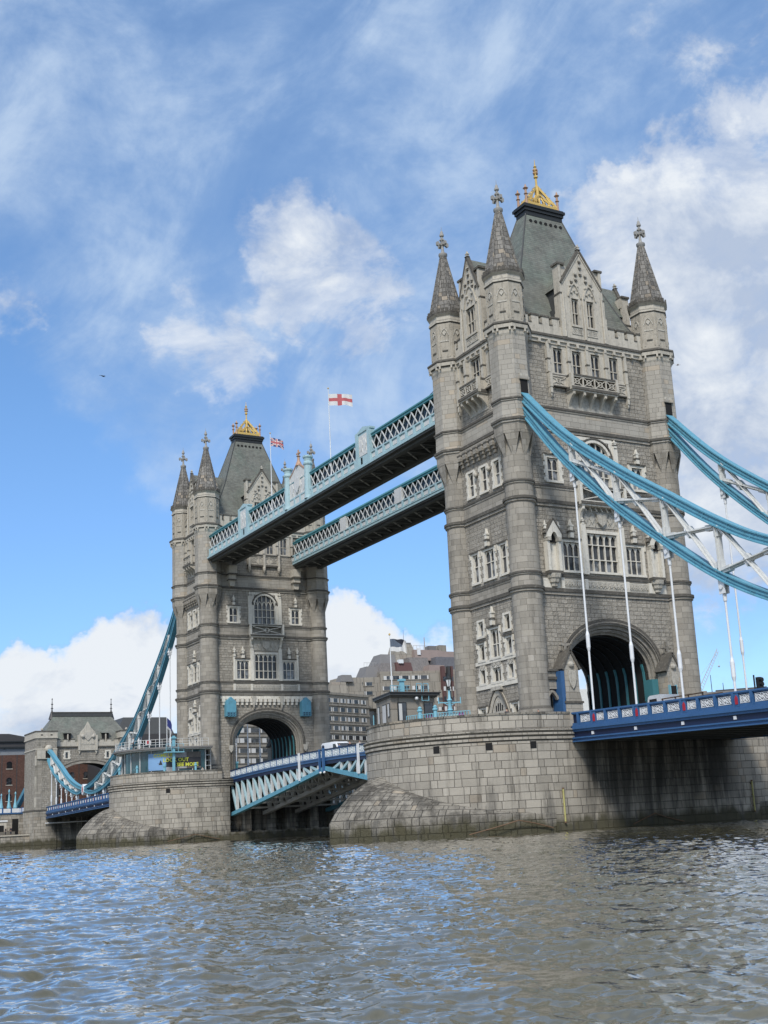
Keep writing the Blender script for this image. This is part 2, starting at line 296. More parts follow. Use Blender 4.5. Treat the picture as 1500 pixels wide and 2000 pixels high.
# ------------------------------------------------------------------ mesh building
class MB:
    """Collects shapes (world coordinates, through an optional face frame) and links them as ONE mesh object."""
    def __init__(s, fr=None): s.v, s.f, s.m, s.uv, s.mats = [], [], [], [], []; s.fr = fr
    def P(s, p): return s.fr(*p) if s.fr else tuple(p)
    def face(s, pts, mat, uv=None, raw=False):
        i = len(s.v); s.v += [tuple(p) if raw else s.P(p) for p in pts]; s.f.append(tuple(range(i, i+len(pts))))
        if mat not in s.mats: s.mats.append(mat)
        s.m.append(s.mats.index(mat)); s.uv.append(uv)
    def poly(s, pts, faces, mat):
        i = len(s.v); s.v += [s.P(p) for p in pts]
        if mat not in s.mats: s.mats.append(mat)
        for f in faces: s.f.append(tuple(i+k for k in f)); s.m.append(s.mats.index(mat)); s.uv.append(None)
    def box(s, a0, a1, b0, b1, c0, c1, mat):
        p = [(a, b, c) for a in (a0, a1) for b in (b0, b1) for c in (c0, c1)]
        s.poly(p, [(0, 1, 3, 2), (4, 6, 7, 5), (0, 4, 5, 1), (2, 3, 7, 6), (0, 2, 6, 4), (1, 5, 7, 3)], mat)
    def prism(s, poly, d0, d1, mat):                       # poly of (u, z), extruded along the frame's middle axis
        n = len(poly); p = [(u, d0, z) for u, z in poly]+[(u, d1, z) for u, z in poly]
        s.poly(p, [tuple(range(n)), tuple(range(2*n-1, n-1, -1))]+[(i, (i+1) % n+0, (i+1) % n+n, i+n) for i in range(n)], mat)
    def column(s, poly, z0, z1, mat):                      # poly of (x, y), extruded upwards
        n = len(poly); p = [(x, y, z0) for x, y in poly]+[(x, y, z1) for x, y in poly]
        s.poly(p, [tuple(range(n)), tuple(range(2*n-1, n-1, -1))]+[(i, (i+1) % n, (i+1) % n+n, i+n) for i in range(n)], mat)
    def beam(s, a, b, w, h, mat, upv=(0, 0, 1)):           # square bar from a to b; w across, h along up
        a, b = Vector(s.P(a)), Vector(s.P(b)); d = (b-a).normalized(); u = Vector(upv)
        if abs(d.dot(u)) > .98: u = Vector((0, 1, 0)) if abs(d.y) < .9 else Vector((1, 0, 0))
        x = d.cross(u).normalized(); y = x.cross(d).normalized()
        p = [q+x*(i*w/2)+y*(j*h/2) for q in (a, b) for i, j in ((-1, -1), (1, -1), (1, 1), (-1, 1))]
        f, s.fr = s.fr, None
        s.poly(p, [(0, 1, 2, 3), (7, 6, 5, 4), (0, 4, 5, 1), (1, 5, 6, 2), (2, 6, 7, 3), (3, 7, 4, 0)], mat); s.fr = f
    def tube(s, a, b, r0, r1, mat, n=10):
        a, b = Vector(s.P(a)), Vector(s.P(b)); d = (b-a).normalized(); u = Vector((0, 0, 1)) if abs(d.z) < .9 else Vector((1, 0, 0))
        x = d.cross(u).normalized(); y = d.cross(x)
        p = [q+(x*math.cos(2*PI*k/n)+y*math.sin(2*PI*k/n))*r for q, r in ((a, r0), (b, r1)) for k in range(n)]
        f, s.fr = s.fr, None
        s.poly(p, [(k, (k+1) % n, n+(k+1) % n, n+k) for k in range(n)]+[tuple(range(n-1, -1, -1)), tuple(range(n, 2*n))], mat); s.fr = f
    def lathe(s, c, prof, n, mat, ph=0.0, caps=True, uo=0.0):   # prof of (r, z[, mat]) about a vertical axis at c (frame coordinates)
        c = s.P((c[0], c[1], 0)); cur = mat; vd = prof[0][1]
        for k in range(len(prof)-1):
            r0, z0 = prof[k][:2]; r1, z1 = prof[k+1][:2]; mt = prof[k+1][2] if len(prof[k+1]) > 2 else cur
            if abs(r0-r1) < 1e-5 and abs(z0-z1) < 1e-5: continue
            rr = max(r0, r1, .3)
            for i in range(n):
                a, b = ph+2*PI*i/n, ph+2*PI*(i+1)/n
                q = [(c[0]+r*math.cos(t), c[1]+r*math.sin(t), z) for r, t, z in ((r0, a, z0), (r0, b, z0), (r1, b, z1), (r1, a, z1))]
                uv = [(uo+rr*a, z0), (uo+rr*b, z0), (uo+rr*b, z1), (uo+rr*a, z1)]
                if abs(z1-z0) < .02: uv = None
                if r0 < 1e-4: q = [q[0], q[2], q[3]]; uv = uv and [uv[0], uv[2], uv[3]]
                elif r1 < 1e-4: q = q[:3]; uv = uv and uv[:3]
                s.face(q, mt, uv, raw=True)
        if caps:
            for r, z, o in ((prof[0][0], prof[0][1], 1), (prof[-1][0], prof[-1][1], -1)):
                if r > 1e-3: s.face([(c[0]+r*math.cos(ph+o*-2*PI*i/n), c[1]+r*math.sin(ph+o*-2*PI*i/n), z) for i in range(n)], mat, raw=True)
    def ball(s, c, r, mat, n=8, sz=1.0):
        pr = [(max(1e-5, r*math.sin(PI*k/6)), c[2]-r*sz*math.cos(PI*k/6)) for k in range(7)]
        s.lathe((c[0], c[1]), pr, n, mat, caps=False)
    def build(s, name, parent=None, smooth=None, label=None):
        me = bpy.data.meshes.new(name)
        off = Vector((0, 0, 0)); q = parent
        while q is not None: off += q.location; q = q.parent
        me.from_pydata([(x-off.x, y-off.y, z-off.z) for x, y, z in s.v], [], s.f)
        for k in s.mats: me.materials.append(MAT[k])
        me.polygons.foreach_set('material_index', s.m)
        lay = me.uv_layers.new(name='UVMap'); co = s.v; data = [0.0]*(2*len(me.loops))
        for pi, f in enumerate(s.f):
            uv = s.uv[pi]
            if uv is None:
                nx = ny = nz = 0.0
                for k in range(len(f)):
                    a, b = co[f[k]], co[f[(k+1) % len(f)]]
                    nx += (a[1]-b[1])*(a[2]+b[2]); ny += (a[2]-b[2])*(a[0]+b[0]); nz += (a[0]-b[0])*(a[1]+b[1])
                hl = math.hypot(nx, ny); l = math.sqrt(nx*nx+ny*ny+nz*nz) or 1
                if hl/l < .25: uv = [(co[i][0], co[i][1]) for i in f]
                else:
                    tx, ty = -ny/hl, nx/hl; st = l/hl
                    uv = [(co[i][0]*tx+co[i][1]*ty, co[i][2]*st) for i in f]
            ls = me.polygons[pi].loop_start
            for k, w in enumerate(uv): data[2*(ls+k)], data[2*(ls+k)+1] = w
        lay.data.foreach_set('uv', data)
        bm = bmesh.new(); bm.from_mesh(me); bmesh.ops.remove_doubles(bm, verts=bm.verts, dist=1e-4); bmesh.ops.recalc_face_normals(bm, faces=bm.faces)
        bm.to_mesh(me); bm.free()
        if smooth:
            me.polygons.foreach_set('use_smooth', [True]*len(me.polygons)); me.set_sharp_from_angle(angle=R(smooth))
        o = bpy.data.objects.new(name, me); COL.objects.link(o)
        if parent: o.parent = parent
        if label: o['label'] = label
        return o
def tag(o, label=None, cat=None, group=None, kind=None):
    for k, v in (('label', label), ('category', cat), ('group', group), ('kind', kind)):
        if v: o[k] = v
    return o
def thing(name, loc, label, cat, group=None):
    o = bpy.data.objects.new(name, None); o.empty_display_size = .5; o.location = loc; COL.objects.link(o)
    return tag(o, label, cat, group)
def copy_tree(o, parent=None):
    c = o.copy(); COL.objects.link(c)
    if parent: c.parent = parent
    for ch in list(o.children): copy_tree(ch, c)
    return c

# ------------------------------------------------------------------ river and land
def river():
    na, nr = 1100, 1000
    th0, th1 = YAW-R(31), YAW+R(31)
    rr = 6.5*(180.0/6.5)**(np.linspace(0, 1, nr)); th = np.linspace(th0, th1, na)
    RR, TH = np.meshgrid(rr, th, indexing='ij')
    Xx = CAM.x+RR*np.sin(TH); Yy = CAM.y+RR*np.cos(TH); Z = np.zeros_like(Xx); g = np.random.default_rng(3)
    wx, wy = .9*np.sin(.31*Yy+.13*Xx)+.5*np.sin(.83*Xx-.4*Yy), .9*np.sin(.27*Xx-.19*Yy+2)+.5*np.sin(.71*Yy+.5*Xx)
    cat = .5+.3*np.sin(2.9*Xx+1.6*Yy+1.9*wx)*np.sin(2.3*Yy-1.6*Xx+1.7*wy)+.3*np.sin(.92*Xx+.51*Yy+wy)*np.sin(.75*Yy-.6*Xx+wx)
    cat = .45+1.1*np.clip(cat, 0, 1)
    for k in range(104):
        small = k < 80
        lam = .17*(1.1/.17)**g.random() if small else 1.1*(4.2/1.1)**g.random(); a = R(234)+g.normal()*(.62 if small else .45); kx, ky = math.cos(a)*2*PI/lam, math.sin(a)*2*PI/lam
        amp = WAVE*(1.0 if small else .50)*lam**1.0*(.5+g.random()); ph = g.random()*2*PI; jit = min(1.0, lam*.35)
        th_ = kx*(Xx+jit*wx)+ky*(Yy+jit*wy)+ph
        lod = np.clip(1.9-RR*.0033*2.2/lam, 0.0, 1)
        Z += amp*lod*(cat if small else 1.0)*((1-2*np.abs(np.sin(th_/2)))*1.1 if k % 3 else np.sin(th_))
    Z *= np.clip((180-RR)/30, 0, 1)
    verts = np.stack([Xx, Yy, Z], -1).reshape(-1, 3); i = np.arange(nr*na).reshape(nr, na)
    q = np.stack([i[:-1, :-1], i[:-1, 1:], i[1:, 1:], i[1:, :-1]], -1).reshape(-1, 4)
    ev, eq = [], []                                       # the rest of the river: fans round the detailed sector
    def ring(r, t): return (CAM.x+r*math.sin(t), CAM.y+r*math.cos(t), 0.0)
    def add(pts): k = nr*na+len(ev); ev.extend(pts); eq.append((k, k+1, k+2, k+3))
    N = 48
    for j in range(N):
        a, b = th1+(2*PI-(th1-th0))*j/N, th1+(2*PI-(th1-th0))*(j+1)/N
        add([ring(0.01, b), ring(900, b), ring(900, a), ring(.01, a)])
    for j in range(32):
        a, b = th0+(th1-th0)*j/32, th0+(th1-th0)*(j+1)/32
        add([ring(180, b), ring(900, b), ring(900, a), ring(180, a)]); add([ring(.01, b), ring(6.5, b), ring(6.5, a), ring(.01, a)])
    V = np.concatenate([verts, np.array(ev)]); Q = np.concatenate([q[:, ::-1], np.array(eq)])
    me = bpy.data.meshes.new('river'); me.vertices.add(len(V)); me.vertices.foreach_set('co', V.astype(np.float32).ravel())
    me.loops.add(Q.size); me.loops.foreach_set('vertex_index', Q.astype(np.int32).ravel())
    me.polygons.add(len(Q)); me.polygons.foreach_set('loop_start', np.arange(0, Q.size, 4, dtype=np.int32)); me.polygons.foreach_set('use_smooth', np.ones(len(Q), dtype=bool))
    me.update(calc_edges=True); me.validate(); me.materials.append(MAT['river_water'])
    nz = np.zeros(len(Q)*3, dtype=np.float32); me.polygons.foreach_get('normal', nz)
    if nz.reshape(-1, 3)[:, 2].mean() < 0: me.flip_normals()
    o = bpy.data.objects.new('river', me); COL.objects.link(o)
    tag(o, 'choppy grey-brown tidal river reflecting the sky in front of the bridge', 'river', kind='structure')
river()
b = MB(); b.box(-900, -14.2, 186, 1500, -3, 3.2, 'land'); b.box(-14.2, 900, 192, 1500, -3, 3.2, 'land')
tag(b.build('ground'), 'low far bank of the river carrying the buildings', 'ground', kind='structure')

# ------------------------------------------------------------------ the two towers
HX, HY, D = 9.12, 5.28, 82.4
WX, WY = 9.4, 5.6
ROAD = 8.7
def frame(y0, side):
    if side == 'S': return lambda u, d, z: (u, y0-WY-d, z)
    if side == 'N': return lambda u, d, z: (-u, y0+WY+d, z)
    if side == 'W': return lambda u, d, z: (-WX-d, y0-u, z)
    return lambda u, d, z: (WX+d, y0+u, z)

def arch_pts(w, z0, zs, zt, n=20):                         # from left springing up over to right: depressed (elliptic) arch
    return [(-w, z0)]+[(w*math.cos(PI-PI*k/n), zs+(zt-zs)*math.sin(PI*k/n)**.80) for k in range(n+1)]+[(w, z0)]
def ogive_pts(uc, w, zs, zt, n=6):
    pts = []
    for k in range(n+1): t = k/n; pts.append((uc-w+w*t, zs+(zt-zs)*math.sin(t*PI/2)**.85 if t < 1 else zt))
    return pts+[(2*uc-u, z) for u, z in pts[-2::-1]]

def wall_with_openings(mb, u0, u1, z0, z1, rects, mat, mat_fn=None):
    us = sorted({u0, u1, *[r[0] for r in rects], *[r[1] for r in rects]}); zs = sorted({z0, z1, *[r[2] for r in rects], *[r[3] for r in rects]})
    us = [x for x in us if u0 <= x <= u1]; zs = [z for z in zs if z0 <= z <= z1]
    for i in range(len(us)-1):
        for j in range(len(zs)-1):
            cu, cz = (us[i]+us[i+1])/2, (zs[j]+zs[j+1])/2
            if any(r[0] < cu < r[1] and r[2] < cz < r[3] for r in rects): continue
            mb.face([(us[i], 0, zs[j]), (us[i+1], 0, zs[j]), (us[i+1], 0, zs[j+1]), (us[i], 0, zs[j+1])], mat)

def window(root, fr, uc, w, z0, z1, lights=2, trans=(), fm=.28, depth=.30, arch=None, quoin=True, hood=False, heads=True, rects=None, wide=0.0, sill=True, lower_heads=False, name='window', stone=None):
    """A stone-framed window: surround, mullions, transoms and pointed light heads; its pane is a sub-part."""
    stone = stone or ('white_trim' if z0 < 40 else 'limestone'); h = w/2
    if rects is not None: rects.append((uc-h, uc+h, z0, z1))
    m = MB(fr); o = .07
    for sx in (-1, 1):
        a, c = sorted((uc+sx*h, uc+sx*(h+fm+wide))); m.box(a, c, -.01, o, z0, z1, stone)
        a, c = sorted((uc+sx*h, uc+sx*(h-.07))); m.box(a, c, -depth, o-.02, z0, z1, stone)
        if quoin:
            z = z0-.1; k = 0
            while z < z1:
                if k % 2 == 0:
                    a, c = sorted((uc+sx*(h+fm-.02+wide), uc+sx*(h+fm+wide+.16))); m.box(a, c, -.01, o-.012, z, min(z+.38, z1+fm), stone)
                z += .38; k += 1
    m.box(uc-h-fm-wide, uc+h+fm+wide, -.01, o+.004, z1, z1+fm, stone)
    if sill: m.box(uc-h-fm-wide-.04, uc+h+fm+wide+.04, -depth, o+.08, z0-.22, z0, stone)
    if hood:
        m.box(uc-h-fm-.12, uc+h+fm+.12, -.01, .20, z1+fm, z1+fm+.13, 'ledge_stone')
        for sx in (-1, 1): m.box(*sorted((uc+sx*(h+fm-.0), uc+sx*(h+fm+.14))), -.01, .17, z1-.35, z1+fm, stone)
    lw = w/lights; mt = .085
    for k in range(1, lights): m.box(uc-h+lw*k-mt/2, uc-h+lw*k+mt/2, -depth+.06, -.12, z0, z1, stone)
    for t in trans: m.box(uc-h, uc+h, -depth+.07, -.13, t-mt/2, t+mt/2, stone)
    tops = [z1]+(list(trans) if lower_heads else [])
    if arch is None and heads:
        hh = min(.62, lw*.95)
        for zt in tops:
            for k in range(lights):
                c = uc-h+lw*(k+.5); og = ogive_pts(c, lw/2-.03, zt-hh, zt-.08)
                half = len(og)//2
                m.prism([(c-lw/2+.02, zt-hh)]+og[:half+1]+[(c, zt), (c-lw/2+.02, zt)], -depth+.08, -.14, stone)
                m.prism([(c+lw/2-.02, zt-hh)]+og[::-1][:half+1]+[(c, zt), (c+lw/2-.02, zt)], -depth+.08, -.14, stone)
    if arch:                                               # arch = springing height; round-headed with tracery
        n = 14; pts = [(uc-h*math.cos(PI*k/n), arch+(z1-arch)*math.sin(PI*k/n)) for k in range(n+1)]
        m.prism([(uc-h, z1)]+[p for p in pts[:n//2+1]][0:]+[(uc, z1)], -depth+.05, o-.02, 'rubble')
        m.prism([(uc+h, z1)]+[p for p in pts[::-1][:n//2+1]]+[(uc, z1)], -depth+.05, o-.02, 'rubble')
        for a, c in zip(pts[:-1], pts[1:]): m.beam((a[0], -.06, a[1]), (c[0], -.06, c[1]), .34, .26, stone)
        big = [(uc-(h+.3)*math.cos(PI*k/n), arch+(z1+.28-arch)*math.sin(PI*k/n)) for k in range(n+1)]
        for a, c in zip(big[:-1], big[1:]): m.beam((a[0], .06, a[1]), (c[0], .06, c[1]), .22, .14, 'ledge_stone')
        for k in range(lights):
            c = uc-h+lw*(k+.5); og = ogive_pts(c, lw/2, arch-.2, arch+.55)
            for a, d_ in zip(og[:-1], og[1:]): m.beam((a[0], -.2, a[1]), (d_[0], -.2, d_[1]), .12, .09, stone)
    w_ = m.build(name, root)
    p = MB(fr); zm = trans[0] if trans else z0+.4*(z1-z0)
    for k in range(lights):
        a, c = uc-h+lw*k, uc-h+lw*(k+1); jd = -depth+.04+.012*random.random()
        p.face([(a, jd, zm), (c, jd, zm), (c, jd, z1), (a, jd, z1)], 'window_glass'); p.face([(a, jd, z0), (c, jd, z0), (c, jd, zm), (a, jd, zm)], 'pale_glass' if random.random() < .5 else 'window_glass')
    p.build('pane', w_)
    return w_

def moulding(mb, u0, u1, z, hgt, proj, mat='granite'):     # a string course: sooty weathered top over a lighter roll
    mb.box(u0, u1, -.02, proj, z+hgt*.45, z+hgt, 'ledge_stone'); mb.box(u0, u1, -.02, proj*.55, z, z+hgt*.45, mat)

def pinnacle(mb, u, d, z0, z1, r, mat=None):        # small crocketed finial standing on a hood
    h = z1-z0; mat = mat or ('white_trim' if z0 < 40 else 'limestone')
    mb.box(u-r, u+r, d-r, d+r, z0, z0+h*.30, mat); mb.box(u-r*1.5, u+r*1.5, d-r, d+r*1.3, z0+h*.30, z0+h*.38, 'ledge_stone')
    mb.box(u-r*.8, u+r*.8, d-r*.8, d+r*.8, z0+h*.38, z0+h*.62, mat); mb.box(u-r*1.25, u+r*1.25, d-r, d+r, z0+h*.62, z0+h*.70, mat)
    mb.prism([(u-r*.7, z0+h*.70), (u+r*.7, z0+h*.70), (u, z1)], d-r*.6, d+r*.6, mat)

def relief(mb, u0, u1, z0, z1, d, seed, mat='carved_stone', n=8):
    g = random.Random(seed)
    for k in range(n):
        u = u0+(u1-u0)*(k+.5)/n; w = (u1-u0)/n*.42; z = (z0+z1)/2; hh = (z1-z0)*.36
        mb.prism([(u-w, z), (u, z+hh), (u+w, z), (u, z-hh)], d-.02, d+.05+g.random()*.05, mat)
    for k in range(n+1):
        u = u0+(u1-u0)*k/n
        mb.beam((u, d+.02, z0+.05), (min(u1, u+(u1-u0)/n), d+.02, z1-.05), .05, .05, mat)

def quatrefoil_panels(mb, u0, u1, z0, z1, d, n, mat='limestone'):
    w = (u1-u0)/n
    mb.box(u0, u1, d-.12, d, z0, z0+.12, mat); mb.box(u0, u1, d-.12, d, z1-.12, z1, mat)
    for k in range(n+1): mb.box(u0+w*k-.06, u0+w*k+.06, d-.12, d+.01, z0, z1, mat)
    for k in range(n):
        c, zc = u0+w*(k+.5), (z0+z1)/2
        for s in (-1, 1): mb.beam((c-w*.42, d-.06, zc-s*(z1-z0)*.36), (c+w*.42, d-.06, zc+s*(z1-z0)*.36), .07, .09, mat)
        for q in range(6):
            a0, a1 = q*PI/3, (q+1)*PI/3; r = (z1-z0)*.26
            mb.beam((c+r*math.cos(a0), d-.05, zc+r*math.sin(a0)), (c+r*math.cos(a1), d-.05, zc+r*math.sin(a1)), .07, .07, mat)

def balcony(root, fr, hw, proj, zf, zr, zb, nb, side=None, panels=3):
    m = MB(fr); st = 'white_trim' if zf < 40 else 'limestone'
    m.box(-hw-.08, hw+.08, 0, proj+.1, zf-.28, zf, 'ledge_stone'); m.box(-hw, hw, 0, proj, zf-.42, zf-.28, st)
    m.box(-hw-.06, hw+.06, 0, proj+.06, zr-.16, zr, 'ledge_stone')
    quatrefoil_panels(m, -hw, hw, zf, zr-.16, proj, panels, st)
    for s in (-1, 1):
        m.box(*sorted((s*hw, s*(hw-.12))), 0, proj-.12, zf, zr-.16, st)
        m.box(*sorted((s*(hw-.22), s*(hw+.1))), proj-.25, proj+.08, zf-.3, zr+.06, st)
    m.box(-hw+.1, hw-.1, .0, .05, zb, zf-.42, 'carved_stone')
    for k in range(nb):                                    # curved brackets
        u = -hw+.25+(2*hw-.5)*k/(nb-1); pts = [(0, zf-.42), (proj-.05, zf-.42), (proj-.05, zf-.75)]
        for q in range(1, 7): t = q/6; pts.append(((proj-.2)*(1-t)**1.6, zf-.75-(zf-.75-zb)*t))
        n = len(pts); P = [(u-.13, p[0], p[1]) for p in pts]+[(u+.13, p[0], p[1]) for p in pts]
        m.poly(P, [tuple(range(n)), tuple(range(2*n-1, n-1, -1))]+[(i, (i+1) % n, (i+1) % n+n, i+n) for i in range(n)], st)
    if side:
        for s in (-1, 1):
            a, c = sorted((s*hw, s*side)); m.box(a, c, 0, .34, zf+.0, zf+.12, 'ledge_stone'); m.box(a, c, 0, .30, zr-.14, zr, 'ledge_stone')
            m.box(a, c, 0, .2, zf+.12, zr-.14, st); quatrefoil_panels(m, a, c, zf+.12, zr-.14, .30, 1)
            m.box(*sorted((s*(side-.22), s*(side+.10))), 0, .40, zf-.1, zr+.05, st)
            m.box(*sorted((s*(side-.20), s*(side+.06))), 0, .34, zf-.7, zf-.1, st); m.prism([(s*(side-.2), zf-.7), (s*(side+.06), zf-.7), (s*(side-.07), zf-1.1)], 0.0, .26, st)
    return m.build('balcony', root)

def dormer(root, fr, hw, nwin, back):
    """Stone gable front with steep slate roof running back into the main roof."""
    m = MB(fr); z0, ze, zp = 47.3, 53.2, 57.0; st = 'limestone'
    ww = .98; gap = 1.9 if nwin == 2 else 0; cs = [-.95, .95] if nwin == 2 else [0.0]
    if nwin == 1: ww = 1.75
    wz0, wz1 = 48.75, 51.6
    rects = [(c-ww/2, c+ww/2, wz0, wz1) for c in cs]
    m.fr = lambda u, d, z: fr(u, d+.22, z)
    wall_with_openings(m, -hw, hw, z0, ze, rects, st)
    m.face([(-hw, 0, ze), (hw, 0, ze), (0, 0, zp-.1)], st)
    m.fr = fr
    for s in (-1, 1):                                      # coping, buttresses, shoulders
        m.beam((s*(hw+.16), .16, ze-.10), (0, .16, zp+.10), .42, .22, 'ledge_stone'); m.beam((s*(hw+.02), .24, ze-.16), (0, .24, zp-.28), .16, .12, st)
        a, c = sorted((s*hw, s*(hw+.42))); m.box(a, c, -.7, .36, z0, 50.0, st); m.box(*sorted((s*(hw+.0), s*(hw+.34))), -.7, .30, 50.0, 51.9, st)
        m.box(*sorted((s*(hw-.02), s*(hw+.4))), -.7, .34, 51.9, 52.05, 'ledge_stone'); m.box(*sorted((s*(hw-.05), s*(hw+.26))), -.7, .24, 52.05, 55.1, st)
        m.box(*sorted((s*(hw-.55), s*(hw+.42))), -.75, .32, 55.1, 55.32, 'ledge_stone'); m.box(*sorted((s*(hw-.85), s*(hw+.2))), -.75, .05, 54.0, 55.1, st)
        m.box(*sorted((s*hw, s*(hw+.40))), -back*.45, -.7, z0, 50.6, 'roof_lead')
    for c in cs:                                           # blind ogee heads, carved bosses
        w2 = ww/2+.28
        og = ogive_pts(c, w2, 51.75, 53.2 if nwin == 2 else 53.9)
        for a, e in zip(og[:-1], og[1:]): m.beam((a[0], .28, a[1]), (e[0], .28, e[1]), .14, .15, st)
        for q in range(3): m.ball((c+(q-1)*.34, .28, 52.25+.2*(q == 1)), .13, 'carved_stone', 6)
        for s in (-1, 1): m.ball((c+s*.45, .30, 52.95), .15, 'carved_stone', 6)
        quatrefoil_panels(m, c-ww/2-.1, c+ww/2+.1, 47.75, 48.45, .28, 2, 'carved_stone')
    for u, z in [(0, 55.9), (0, 55.2), (0, 54.5), (-.62, 54.35), (.62, 54.35), (-1.2, 53.5), (1.2, 53.5), (-.62, 53.8), (.62, 53.8)]:
        if abs(u) < hw*(zp-z)/(zp-ze)-.15: m.box(u-.17, u+.17, .2, .38, z-.08, z+.10, 'carved_stone'); m.box(u-.10, u+.10, .2, .34, z-.28, z-.08, 'ledge_stone')
    for u in ([-hw, 0, hw] if nwin == 2 else [-hw, hw]): m.tube((u, .34, z0), (u, .34, 52.0), .11, .09, st, 8)
    pinnacle(m, 0, .2, zp-.2, zp+.75, .16)
    # roof of the dormer
    dr = -back
    for s in (-1, 1):
        m.poly([(s*(hw+.25), .1, ze-.35), (0, .1, zp-.12), (0, dr, zp-.12), (s*(hw+.25), dr, ze-.35)], [(0, 1, 2, 3)], 'slate')
        m.poly([(s*hw, .1, z0), (s*hw, .1, ze), (s*hw, dr*.8, ze), (s*hw, dr*.8, z0)], [(0, 1, 2, 3)], 'roof_lead')
    o = m.build('dormer', root)
    f2 = lambda u, d, z: fr(u, d+.22, z)
    for c in cs: window(o, f2, c, ww, wz0, wz1, 2 if nwin == 2 else 3, (50.1,), fm=.12, quoin=False, depth=.35, sill=True)
    return o

def turret(root, cx, cy, y0):
    cx0, cy0 = cx, cy+y0; g, L, pg = 'granite', 'ledge_stone', 'pale_granite'
    m = MB(); up_ = random.random()*3
    def ring(r, z, h, p): return [(r, z), (r+p*.55, z+h*.12), (r+p*.55, z+h*.42), (r+p, z+h*.46, L), (r+p, z+h*.85, L), (r, z+h, L)]
    prof = [(1.72, ROAD), (1.72, 10.1), (1.62, 10.25, L), (1.62, 10.55, g), (1.42, 10.8, L), (1.42, 21.2, g)]
    prof += ring(1.42, 21.2, .62, .26)+[(1.40, 22.75, g)]+ring(1.40, 22.75, .42, .18)+[(1.36, 29.7, g)]+ring(1.36, 29.7, .60, .26)+[(1.36, 31.45, g)]+ring(1.36, 31.45, .42, .18)+[(1.34, 36.3, g)]
    m.lathe((cx0, cy0), prof, 28, g, uo=up_)
    m8 = MB(); ph = PI/8; ro = 1/math.cos(PI/8)
    def o8(l): return [(p[0]*ro, *p[1:]) for p in l]
    p8 = [(1.82, 36.25), (1.84, 37.2, g)]+ring(1.84, 37.2, .58, .24)+[(1.80, 39.35, pg)]+ring(1.80, 39.35, .40, .18)+[(1.77, 45.9, pg)]
    p8 += [(1.86, 46.1, 'limestone'), (1.92, 46.5, 'limestone'), (2.10, 46.62, L), (2.14, 46.95, 'limestone'), (2.22, 47.05, L), (2.20, 47.2, L), (1.74, 47.45, L), (1.72, 51.4, 'drum_stone'), (1.84, 51.5, L), (1.84, 51.7, 'limestone'), (1.74, 51.8, L), (1.74, 52.2, 'limestone'), (1.98, 52.4, 'limestone'), (2.0, 52.62, L), (1.9, 52.7, L)]
    m8.lathe((cx0, cy0), o8(p8), 8, pg, ph, uo=up_)
    for k in range(8):                                     # pointed corbel facets easing the round shaft into the octagon
        a0, a1 = ph+k*PI/4, ph+(k+1)*PI/4; am = (a0+a1)/2; R8 = 1.83*ro
        T = [(cx0+R8*math.cos(a), cy0+R8*math.sin(a), 36.4) for a in (a0+.015, a1-.015)]
        B = [(cx0+1.36*math.cos(a), cy0+1.36*math.sin(a), 34.2) for a in (am+.10, am-.10)]
        Ti = [(cx0+1.30*math.cos(a), cy0+1.30*math.sin(a), 36.4) for a in (a0+.05, a1-.05)]
        Bi = [(cx0+1.25*math.cos(a), cy0+1.25*math.sin(a), 34.2) for a in (am+.10, am-.10)]
        m8.poly(T+B+Ti+Bi, [(0, 1, 2, 3), (0, 3, 7, 4), (1, 5, 6, 2)], g)
        a = am; c_, s_ = math.cos(a), math.sin(a)          # blind panel tracery on each face of the upper stage
        fr = lambda u, d, z: (cx0+c_*(1.72+d)-s_*u, cy0+s_*(1.72+d)+c_*u, z)
        f0, m8.fr = m8.fr, fr
        for s in (-1, 1): m8.box(*sorted((s*.46, s*.58)), -.02, .07, 47.7, 51.2, 'drum_stone')
        m8.box(-.5, .5, -.02, .06, 49.35, 49.5, 'carved_stone'); m8.box(-.3, .3, -.02, .10, 48.3, 48.42, 'ledge_stone')
        og = ogive_pts(0, .46, 50.0, 50.75)
        for p, q in zip(og[:-1], og[1:]): m8.beam((p[0], .03, p[1]), (q[0], .03, q[1]), .09, .09, 'carved_stone')
        m8.prism([(-.22, 50.3), (0, 50.0), (.22, 50.3), (0, 50.55)], 0, .1, 'carved_stone')
        for q in (-.42, .0, .42): m8.box(q-.13, q+.13, .14, .3, 52.55, 53.0, 'ledge_stone')
        for q in (-.6, 0.6): m8.box(q-.09, q+.09, .02, .40, 46.3, 46.62, 'limestone')
        m8.fr = f0
    t = m.build('turret', root, 30)
    m8.build('upper_stage', t)
    s = MB(); s.lathe((cx0, cy0), o8([(1.70, 52.66), (1.48, 53.6), (.88, 56.5), (.30, 59.6)]), 8, 'spire_stone', ph, uo=up_)
    for k in range(8):
        a = ph+k*PI/4; s.beam((cx0+1.72*ro*math.cos(a), cy0+1.72*ro*math.sin(a), 52.7), (cx0+.31*math.cos(a), cy0+.31*math.sin(a), 59.6), .11, .11, 'spire_stone')
    s.build('spire', t)
    f = MB(); c = 'cast_finial'
    f.lathe((cx0, cy0), [(.30, 59.5), (.47, 59.7), (.47, 59.95), (.25, 60.05), (.15, 60.3), (.125, 61.95), (.24, 62.02), (.24, 62.2), (.16, 62.35), (.13, 62.55), (.03, 62.65), (.015, 63.1)], 10, c)
